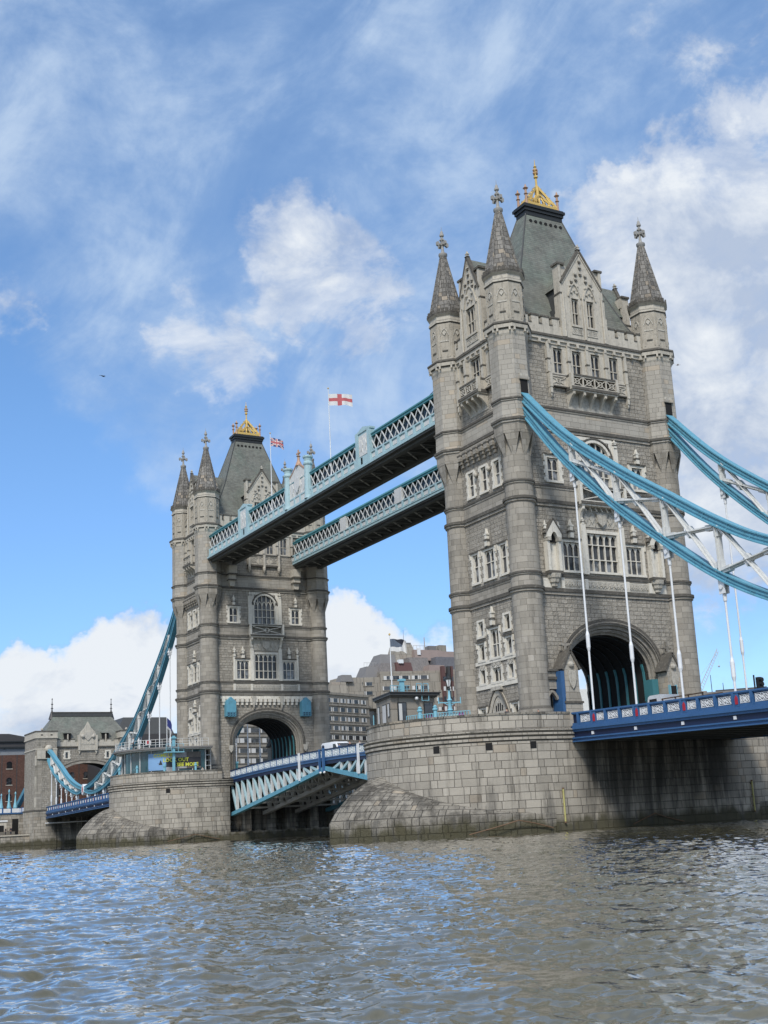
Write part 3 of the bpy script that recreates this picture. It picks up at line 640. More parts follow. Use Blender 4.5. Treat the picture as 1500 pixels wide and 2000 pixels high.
    for dx, dy in ((1, 0), (0, 1)):
        fq = lambda u, d_, z: (cx0+dx*u+dy*d_, cy0+dy*u-dx*d_, z)
        f.fr = fq
        for sg in (-1, 1):
            f.prism([(sg*.10, 60.95), (sg*.42, 60.97), (sg*.52, 60.80), (sg*.72, 60.90), (sg*.72, 61.24), (sg*.52, 61.34), (sg*.42, 61.17), (sg*.10, 61.19)], -.12, .12, c)
        f.prism([(-.10, 61.1), (.10, 61.1), (.11, 61.42), (.27, 61.52), (.19, 61.72), (-.19, 61.72), (-.27, 61.52), (-.11, 61.42)], -.12, .12, c)
        f.fr = None
    f.build('finial', t, 40)

def main_roof(root, y0):
    m = MB(); pr = [(48.0, 8.7, 4.95), (51.0, 6.9, 3.9), (55.0, 5.1, 2.72), (63.2, 2.35, .80)]
    for (z0, a0, b0), (z1, a1, b1) in zip(pr[:-1], pr[1:]):
        q0 = [(-a0, y0-b0, z0), (a0, y0-b0, z0), (a0, y0+b0, z0), (-a0, y0+b0, z0)]; q1 = [(-a1, y0-b1, z1), (a1, y0-b1, z1), (a1, y0+b1, z1), (-a1, y0+b1, z1)]
        for i in range(4): j = (i+1) % 4; m.face([q0[i], q0[j], q1[j], q1[i]], 'slate')
    for i in range(4):
        sx, sy = ((-1, -1), (1, -1), (1, 1), (-1, 1))[i]
        for (z0, a0, b0), (z1, a1, b1) in zip(pr[:-1], pr[1:]): m.beam((sx*a0, y0+sy*b0, z0), (sx*a1, y0+sy*b1, z1), .12, .12, 'roof_lead')
    r = m.build('roof', root)
    for k in range(7):                                     # round ventilators under the curb
        u = -1.95+.65*k
        for s in (-1, 1): v = MB(); v.tube((u, y0+s*.8, 62.35), (u, y0+s*1.08, 62.35), .19, .19, 'dark', 10); v.build('roof_vent', r)
    c = MB(); c.box(-2.40, 2.40, y0-.86, y0+.86, 63.1, 63.6, 'black_iron'); c.box(-2.52, 2.52, y0-.98, y0+.98, 63.6, 63.95, 'black_iron'); c.box(-2.68, 2.68, y0-1.12, y0+1.12, 63.95, 64.25, 'black_iron'); c.box(-2.55, 2.55, y0-1.0, y0+1.0, 64.25, 64.4, 'black_iron')
    c.build('roof_curb', r)
    g = MB(); k = 'gold'; A, Bq = 2.05, .72
    for sx in (-1, 1):
        for sy in (-1, 1):
            x, y = sx*A, y0+sy*Bq
            g.lathe((x, y), [(.20, 64.4), (.15, 64.6), (.13, 65.5), (.24, 65.6), (.13, 65.7), (.12, 66.1), (.30, 66.25), (.14, 66.4), (.03, 66.75)], 8, 'rose_gilt')
            g.beam((x, y, 64.65), (0, y0, 67.3), .20, .24, k)
            for q in range(1, 5): t = q/5; g.ball((x*(1-t), y0+(y-y0)*(1-t), 64.85+2.65*t), .12, 'cast_finial', 6)
        g.beam((sx*A, y0-Bq, 64.62), (sx*A, y0+Bq, 64.62), .12, .34, k)
    for sx in (-1, 1): g.box(*sorted((sx*(A-.04), sx*(A+.04))), y0-Bq, y0+Bq, 64.4, 64.85, k)
    for sy in (-1, 1):
        g.box(-A, A, *sorted((y0+sy*(Bq-.03), y0+sy*(Bq+.03))), 64.4, 64.85, k); g.beam((-A*.55, y0+sy*Bq, 65.0), (0, y0+sy*Bq*.55, 66.1), .13, .15, k); g.beam((A*.55, y0+sy*Bq, 65.0), (0, y0+sy*Bq*.55, 66.1), .13, .15, k)
    for sy in (-1, 1):
        y = y0+sy*Bq; g.beam((-A, y, 64.62), (A, y, 64.62), .12, .36, k); g.beam((-A*.62, y0+sy*Bq*.62, 65.5), (A*.62, y0+sy*Bq*.62, 65.5), .07, .09, k)
        for q in range(6):
            x = -A*.8+A*1.6*q/5; g.beam((x, y, 64.8), (x*.55, y0+sy*Bq*.5, 65.9), .11, .12, k); g.beam((x, y, 65.0), (x*.3, y0+sy*Bq*.7, 65.6), .10, .10, k)
    g.lathe((0, y0), [(.28, 64.4), (.25, 66.8), (.20, 67.3), (.12, 67.4), (.11, 68.2), (.24, 68.32), (.24, 68.48), (.10, 68.6), (.10, 69.5), (.20, 69.6), (.06, 69.8), (.02, 70.5)], 8, k)
    for z in (68.85, 69.2):
        for a in range(4): g.ball((.22*math.cos(a*PI/2), y0+.22*math.sin(a*PI/2), z), .13, 'rose_gilt', 6)
    g.build('roof_crest', r)

def parapet(root, fr, hw, gaps):                           # crenellated parapet between turret and dormer
    d0, d1 = -.25, .14
    for a, c in gaps:
        m = MB(fr); m.box(a, c, d0, d1, 47.2, 48.25, 'limestone'); n = max(2, round((c-a)/1.15)); w = (c-a)/n
        for k in range(n):
            x0 = a+w*k+w*.16; x1 = a+w*(k+1)-w*.16
            m.box(x0, x1, d0, d1-.003, 48.25, 49.05, 'limestone'); m.box(x0-.06, x1+.06, d0-.06, d1+.07, 49.05, 49.22, 'ledge_stone')
            if k: m.box(a+w*k-w*.16, a+w*k+w*.16, d0-.03, d1+.05, 48.25, 48.36, 'ledge_stone')
        m.build('parapet', root)

def archway(root, y0, fr, inner):
    """Stepped archivolt round the road opening of one face."""
    m = MB(fr); n = 24
    orders = [(6.25, 19.15, .10, .0), (5.95, 18.85, .16, -.3), (5.70, 18.55, -.15, -.6), (5.42, 18.25, -.45, -.95), (5.18, 17.95, -.8, -1.3)]
    zs = 13.4
    for i, (w, zt, d1, d0) in enumerate(orders):
        w2, zt2 = (orders[i+1][0], orders[i+1][1]) if i+1 < len(orders) else (5.0, 17.75)
        A, B = arch_pts(w, ROAD, zs, zt, n), arch_pts(w2, ROAD, zs, zt2, n)
        for k in range(len(A)-1):
            mt = 'ledge_stone' if i == 0 else 'granite'
            m.face([(A[k][0], d1, A[k][1]), (A[k+1][0], d1, A[k+1][1]), (B[k+1][0], d1-.03, B[k+1][1]), (B[k][0], d1-.03, B[k][1])], mt)
            m.face([(B[k][0], d1-.03, B[k][1]), (B[k+1][0], d1-.03, B[k+1][1]), (B[k+1][0], d1-.5, B[k+1][1]), (B[k][0], d1-.5, B[k][1])], 'granite')
            if i == 0: m.face([(A[k][0], d1, A[k][1]), (A[k+1][0], d1, A[k+1][1]), (A[k+1][0], -.02, A[k+1][1]), (A[k][0], -.02, A[k][1])], 'granite')
        mid = [((a[0]+b_[0])/2, (a[1]+b_[1])/2) for a, b_ in zip(A, B)]
        if i in (1, 3):
            for p, q in zip(mid[:-1], mid[1:]): m.beam((p[0], d1+.02, p[1]), (q[0], d1+.02, q[1]), .10, .10, 'ledge_stone' if i == 1 else 'granite')
    if inner:
        for s in (-1, 1): m.prism([(s*6.1-.35, 13.6), (s*6.1+.35, 13.6), (s*6.1+.3, 12.9), (s*6.1, 12.5), (s*6.1-.3, 12.9)], 0, .35, 'carved_stone')
    m.build('archway', root)

def tower(y0, label, outer_south):
    root = thing('bridge_tower', (0, y0, ROAD), label, 'tower', 'stone towers of the bridge')
    walls = MB(); G = 'rubble'
    def band(fr, u0, u1):                                  # smooth ashlar bands between paired string courses
        for z0, z1, mat in ((21.6, 22.8, 'granite'), (30.2, 31.5, 'granite'), (37.7, 39.4, 'pale_granite')): mb = MB(fr); mb.box(u0, u1, -.02, .03, z0, z1, mat); mb.build('ashlar_band', root)
    for side in ('S', 'W', 'N', 'E'):
        fr = frame(y0, side); hw = HX if side in 'SN' else HY; rects = []
        outer = (side == 'S') == outer_south
        for z, h, p in ((21.2, .6, .24), (22.75, .4, .16), (29.7, .6, .24), (31.45, .4, .16), (37.2, .58, .24), (39.35, .4, .18)): st = MB(fr); moulding(st, -hw, hw, z, h, p); st.build('string_course', root)
        st = MB(fr)
        st.box(-hw, hw, -.02, .18, 46.3, 46.62, 'limestone'); st.box(-hw, hw, -.02, .34, 46.62, 46.95, 'limestone'); st.box(-hw, hw, -.02, .46, 46.95, 47.2, 'ledge_stone')
        k = -hw+1
        while k < hw: st.box(k-.14, k+.14, 0, .36, 46.25, 46.62, 'limestone'); k += 1.16 if side in 'SN' else .95
        st.build('cornice', root); band(fr, -hw, hw)
        if side in 'SN':
            # window groups, top to bottom
            if side == 'S':
                for u in (-3.5, -1.17, 1.17, 3.5): window(root, fr, u, 1.22, 43.35, 46.0, 2, (44.55,), fm=.50, quoin=False, rects=rects, hood=False)
                for u in (-4.85, -2.33, 0, 2.33, 4.85): m = MB(fr); m.box(u-.16, u+.16, 0, .30, 43.3, 46.2, 'limestone'); m.box(u-.2, u+.2, 0, .36, 44.6, 44.72, 'ledge_stone'); m.prism([(u-.16, 46.2), (u+.16, 46.2), (u, 46.6)], 0, .3, 'limestone'); m.build('window_pier', root)
                if outer: balcony(root, fr, 2.85, 1.05, 41.85, 43.15, 39.8, 5, 4.85, 4)
                else:
                    m = MB(fr); m.box(-2.7, 2.7, 0, .18, 41.4, 43.0, 'limestone'); quatrefoil_panels(m, -2.6, 2.6, 41.5, 42.9, .3, 3); m.box(-2.8, 2.8, 0, .4, 42.95, 43.12, 'ledge_stone'); m.box(-2.8, 2.8, 0, .36, 41.2, 41.42, 'ledge_stone')
                    for u in (-2.5, 0, 2.5): m.box(u-.18, u+.18, 0, .45, 41.2, 43.1, 'limestone'); m.lathe((u, .3), [(.02, 40.2), (.22, 40.6), (.26, 41.0), (.2, 41.2)], 8, 'limestone')
                    m.build('carved_panel', root)
                for s in (-1, 1):
                    window(root, fr, s*5.2, 1.42, 32.3, 34.55, 2, (33.35,), rects=rects, hood=True)
                    m = MB(fr); pinnacle(m, s*5.2, .14, 34.95, 36.5, .2); m.build('hood_finial', root)
                window(root, fr, 0, 3.6, 32.15, 36.75, 5, (33.2, 34.4), arch=35.1, fm=.35, wide=.12, depth=.4, rects=rects)
                for s in (-1, 1): m = MB(fr); m.box(s*2.5-.28, s*2.5+.28, 0, .22, 32, 36.5, 'white_trim'); pinnacle(m, s*2.5, .12, 36.3, 37.15, .18); m.build('window_buttress', root)
                balcony(root, fr, 2.75, .8, 30.35, 31.95, 28.0, 2, None, 1)
                m = MB(fr); relief(m, -2.2, 2.2, 28.1, 29.6, .05, 3, n=6); m.prism([(-.6, 29.4), (.6, 29.4), (.5, 28.5), (0, 28.1), (-.5, 28.5)], 0, .3, 'carved_stone')
                for k in range(7): m.beam((-2.3+.66*k, .45, 30.0), (-2.0+.66*k, .45, 29.5), .1, .1, 'limestone')
                m.build('relief_panel', root)
                for k in range(12):                        # dark lattice filling of the balcony front
                    pass
                window(root, fr, 0, 3.75, 23.65, 27.4, 5, (24.85, 26.3), fm=.32, depth=.4, rects=rects, quoin=False, lower_heads=False)
                for s in (-1, 1):
                    window(root, fr, s*3.82, 2.05, 23.6, 26.35, 3, (25.0,), fm=.26, rects=rects, quoin=not outer, hood=True)
                    m = MB(fr); pinnacle(m, s*3.85, .14, 26.75, 28.55, .22); m.box(s*2.35-.28, s*2.35+.28, 0, .26, 23.3, 28.2, 'white_trim'); pinnacle(m, s*2.35, .15, 28.2, 28.9, .14); m.build('hood_finial', root)
                    if not outer:
                        m = MB(fr); m.box(s*5.25-.16, s*5.25+.16, 0, .2, 23.4, 27.0, 'white_trim'); pinnacle(m, s*5.25, .12, 27.0, 28.5, .17); m.build('window_buttress', root)
                if outer:
                    for s in (-1, 1):                      # canopied statue niche on a corbel
                        m = MB(fr); u = s*6.25; hw_ = .62
                        for q in (-1, 1):
                            m.box(*sorted((u+q*.78, u+q*.48)), 0, .62, 23.35, 26.4, 'white_trim'); m.box(*sorted((u+q*.80, u+q*.42)), 0, .8, 26.2, 26.55, 'carved_stone')
                            pinnacle(m, u+q*.78, .4, 26.8, 28.2, .13)
                        m.face([(u-.5, .14, 23.4), (u+.5, .14, 23.4), (u+.5, .14, 27.0), (u-.5, .14, 27.0)], 'white_trim')
                        og = ogive_pts(u, .50, 26.2, 27.05)
                        m.prism([(u-.85, 26.5)]+og+[(u+.85, 26.5), (u+.85, 26.95), (u, 28.15), (u-.85, 26.95)], .30, .74, 'white_trim')
                        m.face([(u-.5, .31, 26.1), (u+.5, .31, 26.1), (u+.4, .31, 27.2), (u-.4, .31, 27.2)], 'dark')
                        m.beam((u-.98, .5, 26.85), (u, .5, 28.3), .5, .16, 'ledge_stone'); m.beam((u+.98, .5, 26.85), (u, .5, 28.3), .5, .16, 'ledge_stone')
                        m.box(u-.8, u+.8, 0, .66, 23.1, 23.38, 'ledge_stone')
                        m.lathe((u, .12), [(.02, 21.75), (.34, 21.95), (.36, 22.2), (.52, 22.3), (.60, 22.6), (.72, 22.72), (.80, 23.1)], 8, 'carved_stone', PI/8)
                        m.build('niche', root)
                bw = 7.45 if outer else 5.4
                m = MB(fr); m.box(-bw, bw, 0, .10, 21.84, 22.72, 'white_trim')
                for a, c, n, sd in ((-5.1, -2.7, 8, 5), (-2.3, 2.3, 9, 9), (2.7, 5.1, 8, 6)): m.box(a, c, 0, .12, 21.9, 22.66, 'carved_stone'); relief(m, a, c, 21.95, 22.6, .12, sd, n=n)
                for u in (-5.3, -2.5, 2.5, 5.3): m.box(u-.18, u+.18, 0, .28, 21.8, 22.8, 'white_trim')
                m.build('carved_panel', root)
                if not outer:                              # white corbelled frieze over the inner arch
                    m = MB(fr); n = 20
                    m.box(-7.6, 7.6, 0, .16, 20.5, 20.95, 'white_trim')
                    for k in range(n):
                        u = -7.5+15*(k+.5)/n; m.box(u-.26, u+.26, 0, .34, 20.05, 20.62, 'white_trim'); m.box(u-.16, u+.16, 0, .26, 19.6, 20.05, 'white_trim')
                    for u in (-2.3, 2.3): m.prism([(u-.4, 20.9), (u+.4, 20.9), (u, 19.0)], 0, .42, 'carved_stone')
                    m.build('machicolation', root)
                    for s in (-1, 1):                      # pale blue steel housings hung on the wall
                        m = MB(fr); u = s*6.2; m.prism([(u-.78, 17.85), (u+.78, 17.85), (u+.78, 20.1), (u, 20.75), (u-.78, 20.1)], .05, .95, 'chain_blue'); m.box(u-.66, u+.66, .2, .97, 17.8, 18.4, 'navy')
                        for q in (-.66, -.22, .22, .66): m.box(u+q-.06, u+q+.06, .15, 1.0, 17.78, 18.5, 'chain_blue')
                        for z in (17.85, 18.15, 18.45): m.box(u-.72, u+.72, .15, 1.0, z-.05, z+.05, 'chain_blue')
                        m.build('steel_housing', root)
            # the wall itself with the road arch cut out
            wm = MB(fr); wm_r = rects+[(-7, 7, ROAD-1, 19.6)]
            wall_with_openings(wm, -WX, WX, ROAD, 47.3, wm_r, G)
            A = arch_pts(6.25, ROAD, 13.4, 19.15, 24); half = len(A)//2
            for k in range(len(A)-1):
                a, c = A[k], A[k+1]
                if k == 0 or k == len(A)-2:
                    e = -7 if k == 0 else 7; p = [(e, 0, a[1]), (a[0], 0, a[1]), (c[0], 0, c[1]), (e, 0, c[1])]; wm.face(p, G)
                else: wm.face([(a[0], 0, a[1]), (c[0], 0, c[1]), (c[0], 0, 19.6), (a[0], 0, 19.6)], G)
            for e, a in ((-7, -6.25), (7, 6.25)): wm.face([(e, 0, 13.4), (a, 0, 13.4), (a, 0, 19.6), (e, 0, 19.6)], G)
            wm.build('wall', root)
            archway(root, y0, fr, not outer)
        else:
            if side == 'W':
                for u, w, n in ((-2.55, .62, 1), (0, 1.75, 3), (2.55, .62, 1)): window(root, fr, u, w, 43.6, 46.15, n, (44.75,), fm=.42, quoin=False, rects=rects)
                for u in (-3.35, -1.55, 1.55, 3.35): m = MB(fr); m.box(u-.2, u+.2, 0, .42 if abs(u) < 2 else .25, 43.4, 46.4, 'limestone'); m.box(u-.24, u+.24, 0, .48 if abs(u) < 2 else .3, 44.7, 44.84, 'ledge_stone'); m.build('window_pier', root)
                balcony(root, fr, 1.75, 1.15, 42.2, 43.4, 40.3, 4, 3.3, 3)
                m = MB(fr); n = 7
                m.box(-3.5, 3.5, 0, .5, 36.85, 37.2, 'granite')
                for k in range(n+1):
                    u = -3.4+6.8*k/n; m.box(u-.28, u+.28, 0, .62, 36.25, 36.95, 'granite'); m.box(u-.22, u+.22, 0, .45, 35.95, 36.25, 'granite'); m.box(u-.17, u+.17, 0, .26, 35.6, 35.95, 'granite'); m.box(u-.3, u+.3, 0, .66, 36.75, 36.9, 'ledge_stone')
                m.build('machicolation', root)
                for u in (-2.3, 0, 2.3): window(root, fr, u, 1.0, 32.35, 34.8, 1, (33.55,), fm=.22, rects=rects)
                m = MB(fr)
                for u in (-1.15, 1.15): m.ball((u, .2, 34.3), .24, 'carved_stone', 7)
                m.build('carved_head', root)
                for u, w, n, zt in ((-2.42, 1.0, 1, 26.45), (0, 1.75, 2, 26.45), (2.42, 1.0, 1, 26.45)): window(root, fr, u, w, 23.7, zt, n, (25.3,), fm=.22, rects=rects, hood=True)
                m = MB(fr); pinnacle(m, 0, .15, 26.85, 28.6, .2); m.build('hood_finial', root)
                for s in (-1, 1):
                    window(root, fr, s*2.25, .92, 18.4, 19.8, 1, (), fm=.2, rects=rects)
                    window(root, fr, s*2.32, .94, 16.1, 17.6, 1, (), fm=.2, rects=rects, hood=True)
                    window(root, fr, s*2.38, .84, 13.85, 15.15, 1, (), fm=.2, rects=rects, heads=False)
                    window(root, fr, s*2.70, .85, 9.8, 11.4, 1, (), fm=.2, rects=rects, hood=True, quoin=False)
                window(root, fr, 0, 1.45, 16.1, 18.75, 2, (17.35,), fm=.22, rects=rects, hood=True)
                window(root, fr, 0, 1.45, 13.8, 15.1, 2, (), fm=.22, rects=rects)
                m = MB(fr); m.box(-3.6, 3.6, 0, .12, 13.25, 13.68, 'white_trim'); m.box(-3.5, 3.5, 0, .10, 15.62, 15.98, 'white_trim'); pinnacle(m, 0, .15, 19.15, 20.95, .2)
                for u, w in ((-2.38, .5), (0, .8), (2.38, .5)): m.box(u-w, u+w, 0, .06, 15.1, 15.65, 'carved_stone'); relief(m, u-w, u+w, 15.12, 15.62, .06, 4, n=2)
                m.box(-.8, .8, 0, .35, 12.95, 13.3, 'carved_stone')
                m.build('carved_panel', root)
                # pointed doorway
                m = MB(fr); rects.append((-1.2, 1.2, ROAD, 11.2))
                og = ogive_pts(0, 1.72, 10.6, 13.0, 10); o2 = ogive_pts(0, 1.30, 10.6, 12.45, 10); o3 = ogive_pts(0, 1.05, 10.55, 12.05, 10)
                for A, Bb, d1, d2 in ((og, o2, .22, .12), (o2, o3, .05, -.02)):
                    A2 = [(A[0][0], ROAD)]+A+[(A[-1][0], ROAD)]; B2 = [(Bb[0][0], ROAD)]+Bb+[(Bb[-1][0], ROAD)]
                    for k in range(len(A2)-1):
                        m.face([(A2[k][0], d1, A2[k][1]), (A2[k+1][0], d1, A2[k+1][1]), (B2[k+1][0], d2, B2[k+1][1]), (B2[k][0], d2, B2[k][1])], 'limestone')
                        m.face([(A2[k][0], d1, A2[k][1]), (A2[k+1][0], d1, A2[k+1][1]), (A2[k+1][0], 0, A2[k+1][1]), (A2[k][0], 0, A2[k][1])], 'limestone')
                for p, q in zip(og[:-1], og[1:]): m.beam((p[0], .22, p[1]), (q[0], .22, q[1]), .16, .10, 'ledge_stone')
                m.box(-1.06, 1.06, -.05, .02, 10.45, 12.02, 'carved_stone')
                for u in (-.5, -.17, .17, .5): m.box(u-.1, u+.1, .0, .03, 11.0, 11.55+.2*(abs(u) < .3), 'dark')
                m.box(-1.06, 1.06, -.1, .06, 10.3, 10.75, 'limestone')
                m.build('door_surround', root)
                m = MB(fr); m.face([(-1.2, -.4, ROAD), (1.2, -.4, ROAD), (1.2, -.4, 11.2), (-1.2, -.4, 11.2)], 'dark'); m.box(-.04, .04, -.4, -.34, ROAD, 10.4, 'deck_blue'); m.build('door', root)
            wm = MB(fr); wall_with_openings(wm, -WY, WY, ROAD, 47.3, rects, G); wm.build('wall', root)
        fr_ = frame(y0, side)
        dhw = 2.45 if side in 'SN' else 1.62
        dormer(root, fr_, dhw, 2 if side in 'SN' else 1, 4.2 if side in 'SN' else 5.6)
        parapet(root, fr_, hw, [(-hw+1.2, -dhw-.42), (dhw+.42, hw-1.2)])
    for cx in (-HX, HX):
        for cy in (-HY, HY): turret(root, cx, cy, y0)
    main_roof(root, y0)
    # road tunnel through the tower: side walls with painted steel ribs, vault
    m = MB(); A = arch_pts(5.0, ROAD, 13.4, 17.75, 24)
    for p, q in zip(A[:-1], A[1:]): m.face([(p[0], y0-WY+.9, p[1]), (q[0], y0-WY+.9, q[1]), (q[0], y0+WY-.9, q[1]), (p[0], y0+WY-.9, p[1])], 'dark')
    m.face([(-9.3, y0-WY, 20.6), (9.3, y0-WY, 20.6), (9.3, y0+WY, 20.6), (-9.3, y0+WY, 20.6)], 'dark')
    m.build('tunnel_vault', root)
    for k in range(7):
        y = y0-WY+1.5+(2*WY-3.0)*k/6; m = MB(); Bq = arch_pts(4.96, ROAD, 13.4, 17.7, 20)
        for p, q in zip(Bq[:-1], Bq[1:]):
            if abs(p[0]) > 4.45 and abs(q[0]) > 4.45: m.beam((p[0], y, p[1]), (q[0], y, q[1]), .14, .26, 'teal_paint', (0, 1, 0))
            else: m.beam((p[0], y, p[1]), (q[0], y, q[1]), .14, .12, 'black_iron', (0, 1, 0))  # rib tops drawn black: shade under the vault put into their colour
        m.build('steel_rib', root)
    m = MB()
    for s in (-1, 1):
        m.box(*sorted((s*4.55, s*5.0)), y0-WY+1.0, y0+WY-1.0, ROAD, 11.0, 'teal_paint'); m.box(*sorted((s*4.45, s*5.0)), y0-WY+.98, y0+WY-.98, 11.0, 11.25, 'sky_paint')
        for k in range(8): yy = y0-WY+1.5+1.2*k; m.box(*sorted((s*4.50, s*4.6)), yy, yy+.7, 9.2, 10.7, 'navy')
    m.build('tunnel_panelling', root)
    for s in (-1, 1):                                      # stone mouths the chains come out of
        f_ = frame(y0, 'S' if outer_south else 'N'); m = MB(f_); u = s*8.95; m.box(u-.40, u+.40, 1.2, 1.54, 39.7, 41.45, 'dark'); m.box(u-.55, u+.55, 1.2, 1.68, 41.45, 41.75, 'pale_granite'); m.box(u-.5, u+.5, 1.2, 1.6, 41.75, 42.05, 'carved_stone'); m.build('chain_mouth', root)
    # gabled buttresses flanking the outer arch
    sgn = -1 if outer_south else 1; fr = frame(y0, 'S' if outer_south else 'N')
    for s in (-1, 1):
        m = MB(fr); u = s*6.1
        m.box(u-.95, u+.95, .0, 1.5, ROAD, 11.0, 'pale_granite'); m.box(u-1.03, u+1.03, .0, 1.6, 11.0, 11.18, 'ledge_stone')
        m.prism([(u-.95, 11.18), (u+.95, 11.18), (u+.78, 12.0), (u-.78, 12.0)], 0, 1.45, 'granite'); m.box(u-.78, u+.78, 0, 1.4, 12.0, 14.2, 'pale_granite')
        m.prism([(u-.78, 14.2), (u+.78, 14.2), (u, 15.75)], 0, 1.38, 'pale_granite')
        for q in (-1, 1): m.beam((u+q*1.0, .72, 14.05), (u, .72, 15.85), 1.55, .22, 'ledge_stone')
        m.prism([(u-.42, 14.0), (u+.42, 14.0), (u+.42, 13.2), (u+.25, 12.6), (u, 12.3), (u-.25, 12.6), (u-.42, 13.2)], 1.38, 1.56, 'carved_stone')
        m.ball((u, 1.42, 14.5), .3, 'carved_stone', 8)
        m.box(u-.12, u+.12, .6, .84, 15.75, 17.0, 'granite'); m.box(u-.42, u+.42, .62, .82, 16.3, 16.55, 'granite')
        for q in (-1, 1): m.ball((u+q*.42, .72, 16.42), .17, 'granite', 6)
        m.build('gabled_buttress', root)
        m = MB(fr); m.box(*sorted((s*6.95, s*7.35)), .0, 1.45, ROAD, 13.9, 'deck_blue') if s < 0 else m.box(4.2, 4.95, -.6, .4, ROAD, 13.4, 'teal_paint')
        m.build('steel_panel', root)
    m = MB(fr)                                             # pedestrian doorway beside the outer arch
    og = ogive_pts(-8.0, .62, 11.4, 12.1)
    for p, q in zip(og[:-1], og[1:]): m.beam((p[0], .75, p[1]), (q[0], .75, q[1]), .3, .25, 'granite')
    m.box(-9.0, -7.0, 0, .72, 12.35, 14.0, 'granite'); m.box(-9.0, -7.0, 0, .9, 13.2, 13.45, 'ledge_stone'); m.box(-9.0, -7.0, 0, .9, 13.95, 14.15, 'ledge_stone')
    m.box(-8.55, -7.45, 0, .05, ROAD, 12.2, 'dark')
    m.build('pedestrian_door', root)
    if not outer_south:                                    # corbels carrying the high walkways
        fr = frame(y0, 'S')
        for u in (-5.6, 5.2):
            m = MB(fr); m.box(u-.62, u+.62, 0, 1.3, 39.7, 40.9, 'limestone'); m.box(u-.7, u+.7, 0, 1.4, 39.5, 39.7, 'ledge_stone'); m.box(u-.55, u+.55, 0, 1.1, 38.8, 39.5, 'limestone'); m.box(u-.6, u+.6, 0, 1.15, 38.65, 38.8, 'ledge_stone'); m.prism([(u-.5, 38.65), (u+.5, 38.65), (u+.35, 37.75), (u-.35, 37.75)], 0, .8, 'limestone')
            m.build('walkway_corbel', root)
    return root
tower(0.0, 'nearer and larger stone bridge tower with four spired turrets, right half of the photo', True)
tower(D, 'farther stone bridge tower with gold roof crest, standing beyond the high walkways', False)

# ------------------------------------------------------------------ river piers
PX, PR = 11.7, 10.65
def pier_outline(off=0.0, n=22):                           # plan of the upper pier, round ended, counter-clockwise
    pts = [(PX, -PR-off), ]
    for k in range(n+1): a = -PI/2+PI*k/n; pts.append((PX+(PR+off)*math.cos(a), (PR+off)*math.sin(a)))
    for k in range(n+1): a = PI/2+PI*k/n; pts.append((-PX+(PR+off)*math.cos(a), (PR+off)*math.sin(a)))
    return pts[1:]
def loop_wall(m, A, za, B, zb, mat, closed=True, y0=0.0):
    u = 0; n = len(A)
    for k in range(n if closed else n-1):
        a, c, a2, c2 = A[k], A[(k+1) % n], B[k], B[(k+1) % n]; L = math.hypot(c[0]-a[0], c[1]-a[1])
        m.face([(a[0], y0+a[1], za), (c[0], y0+c[1], za), (c2[0], y0+c2[1], zb), (a2[0], y0+a2[1], zb)], mat, [(u, za), (u+L, za), (u+L, zb), (u, zb)]); u += L
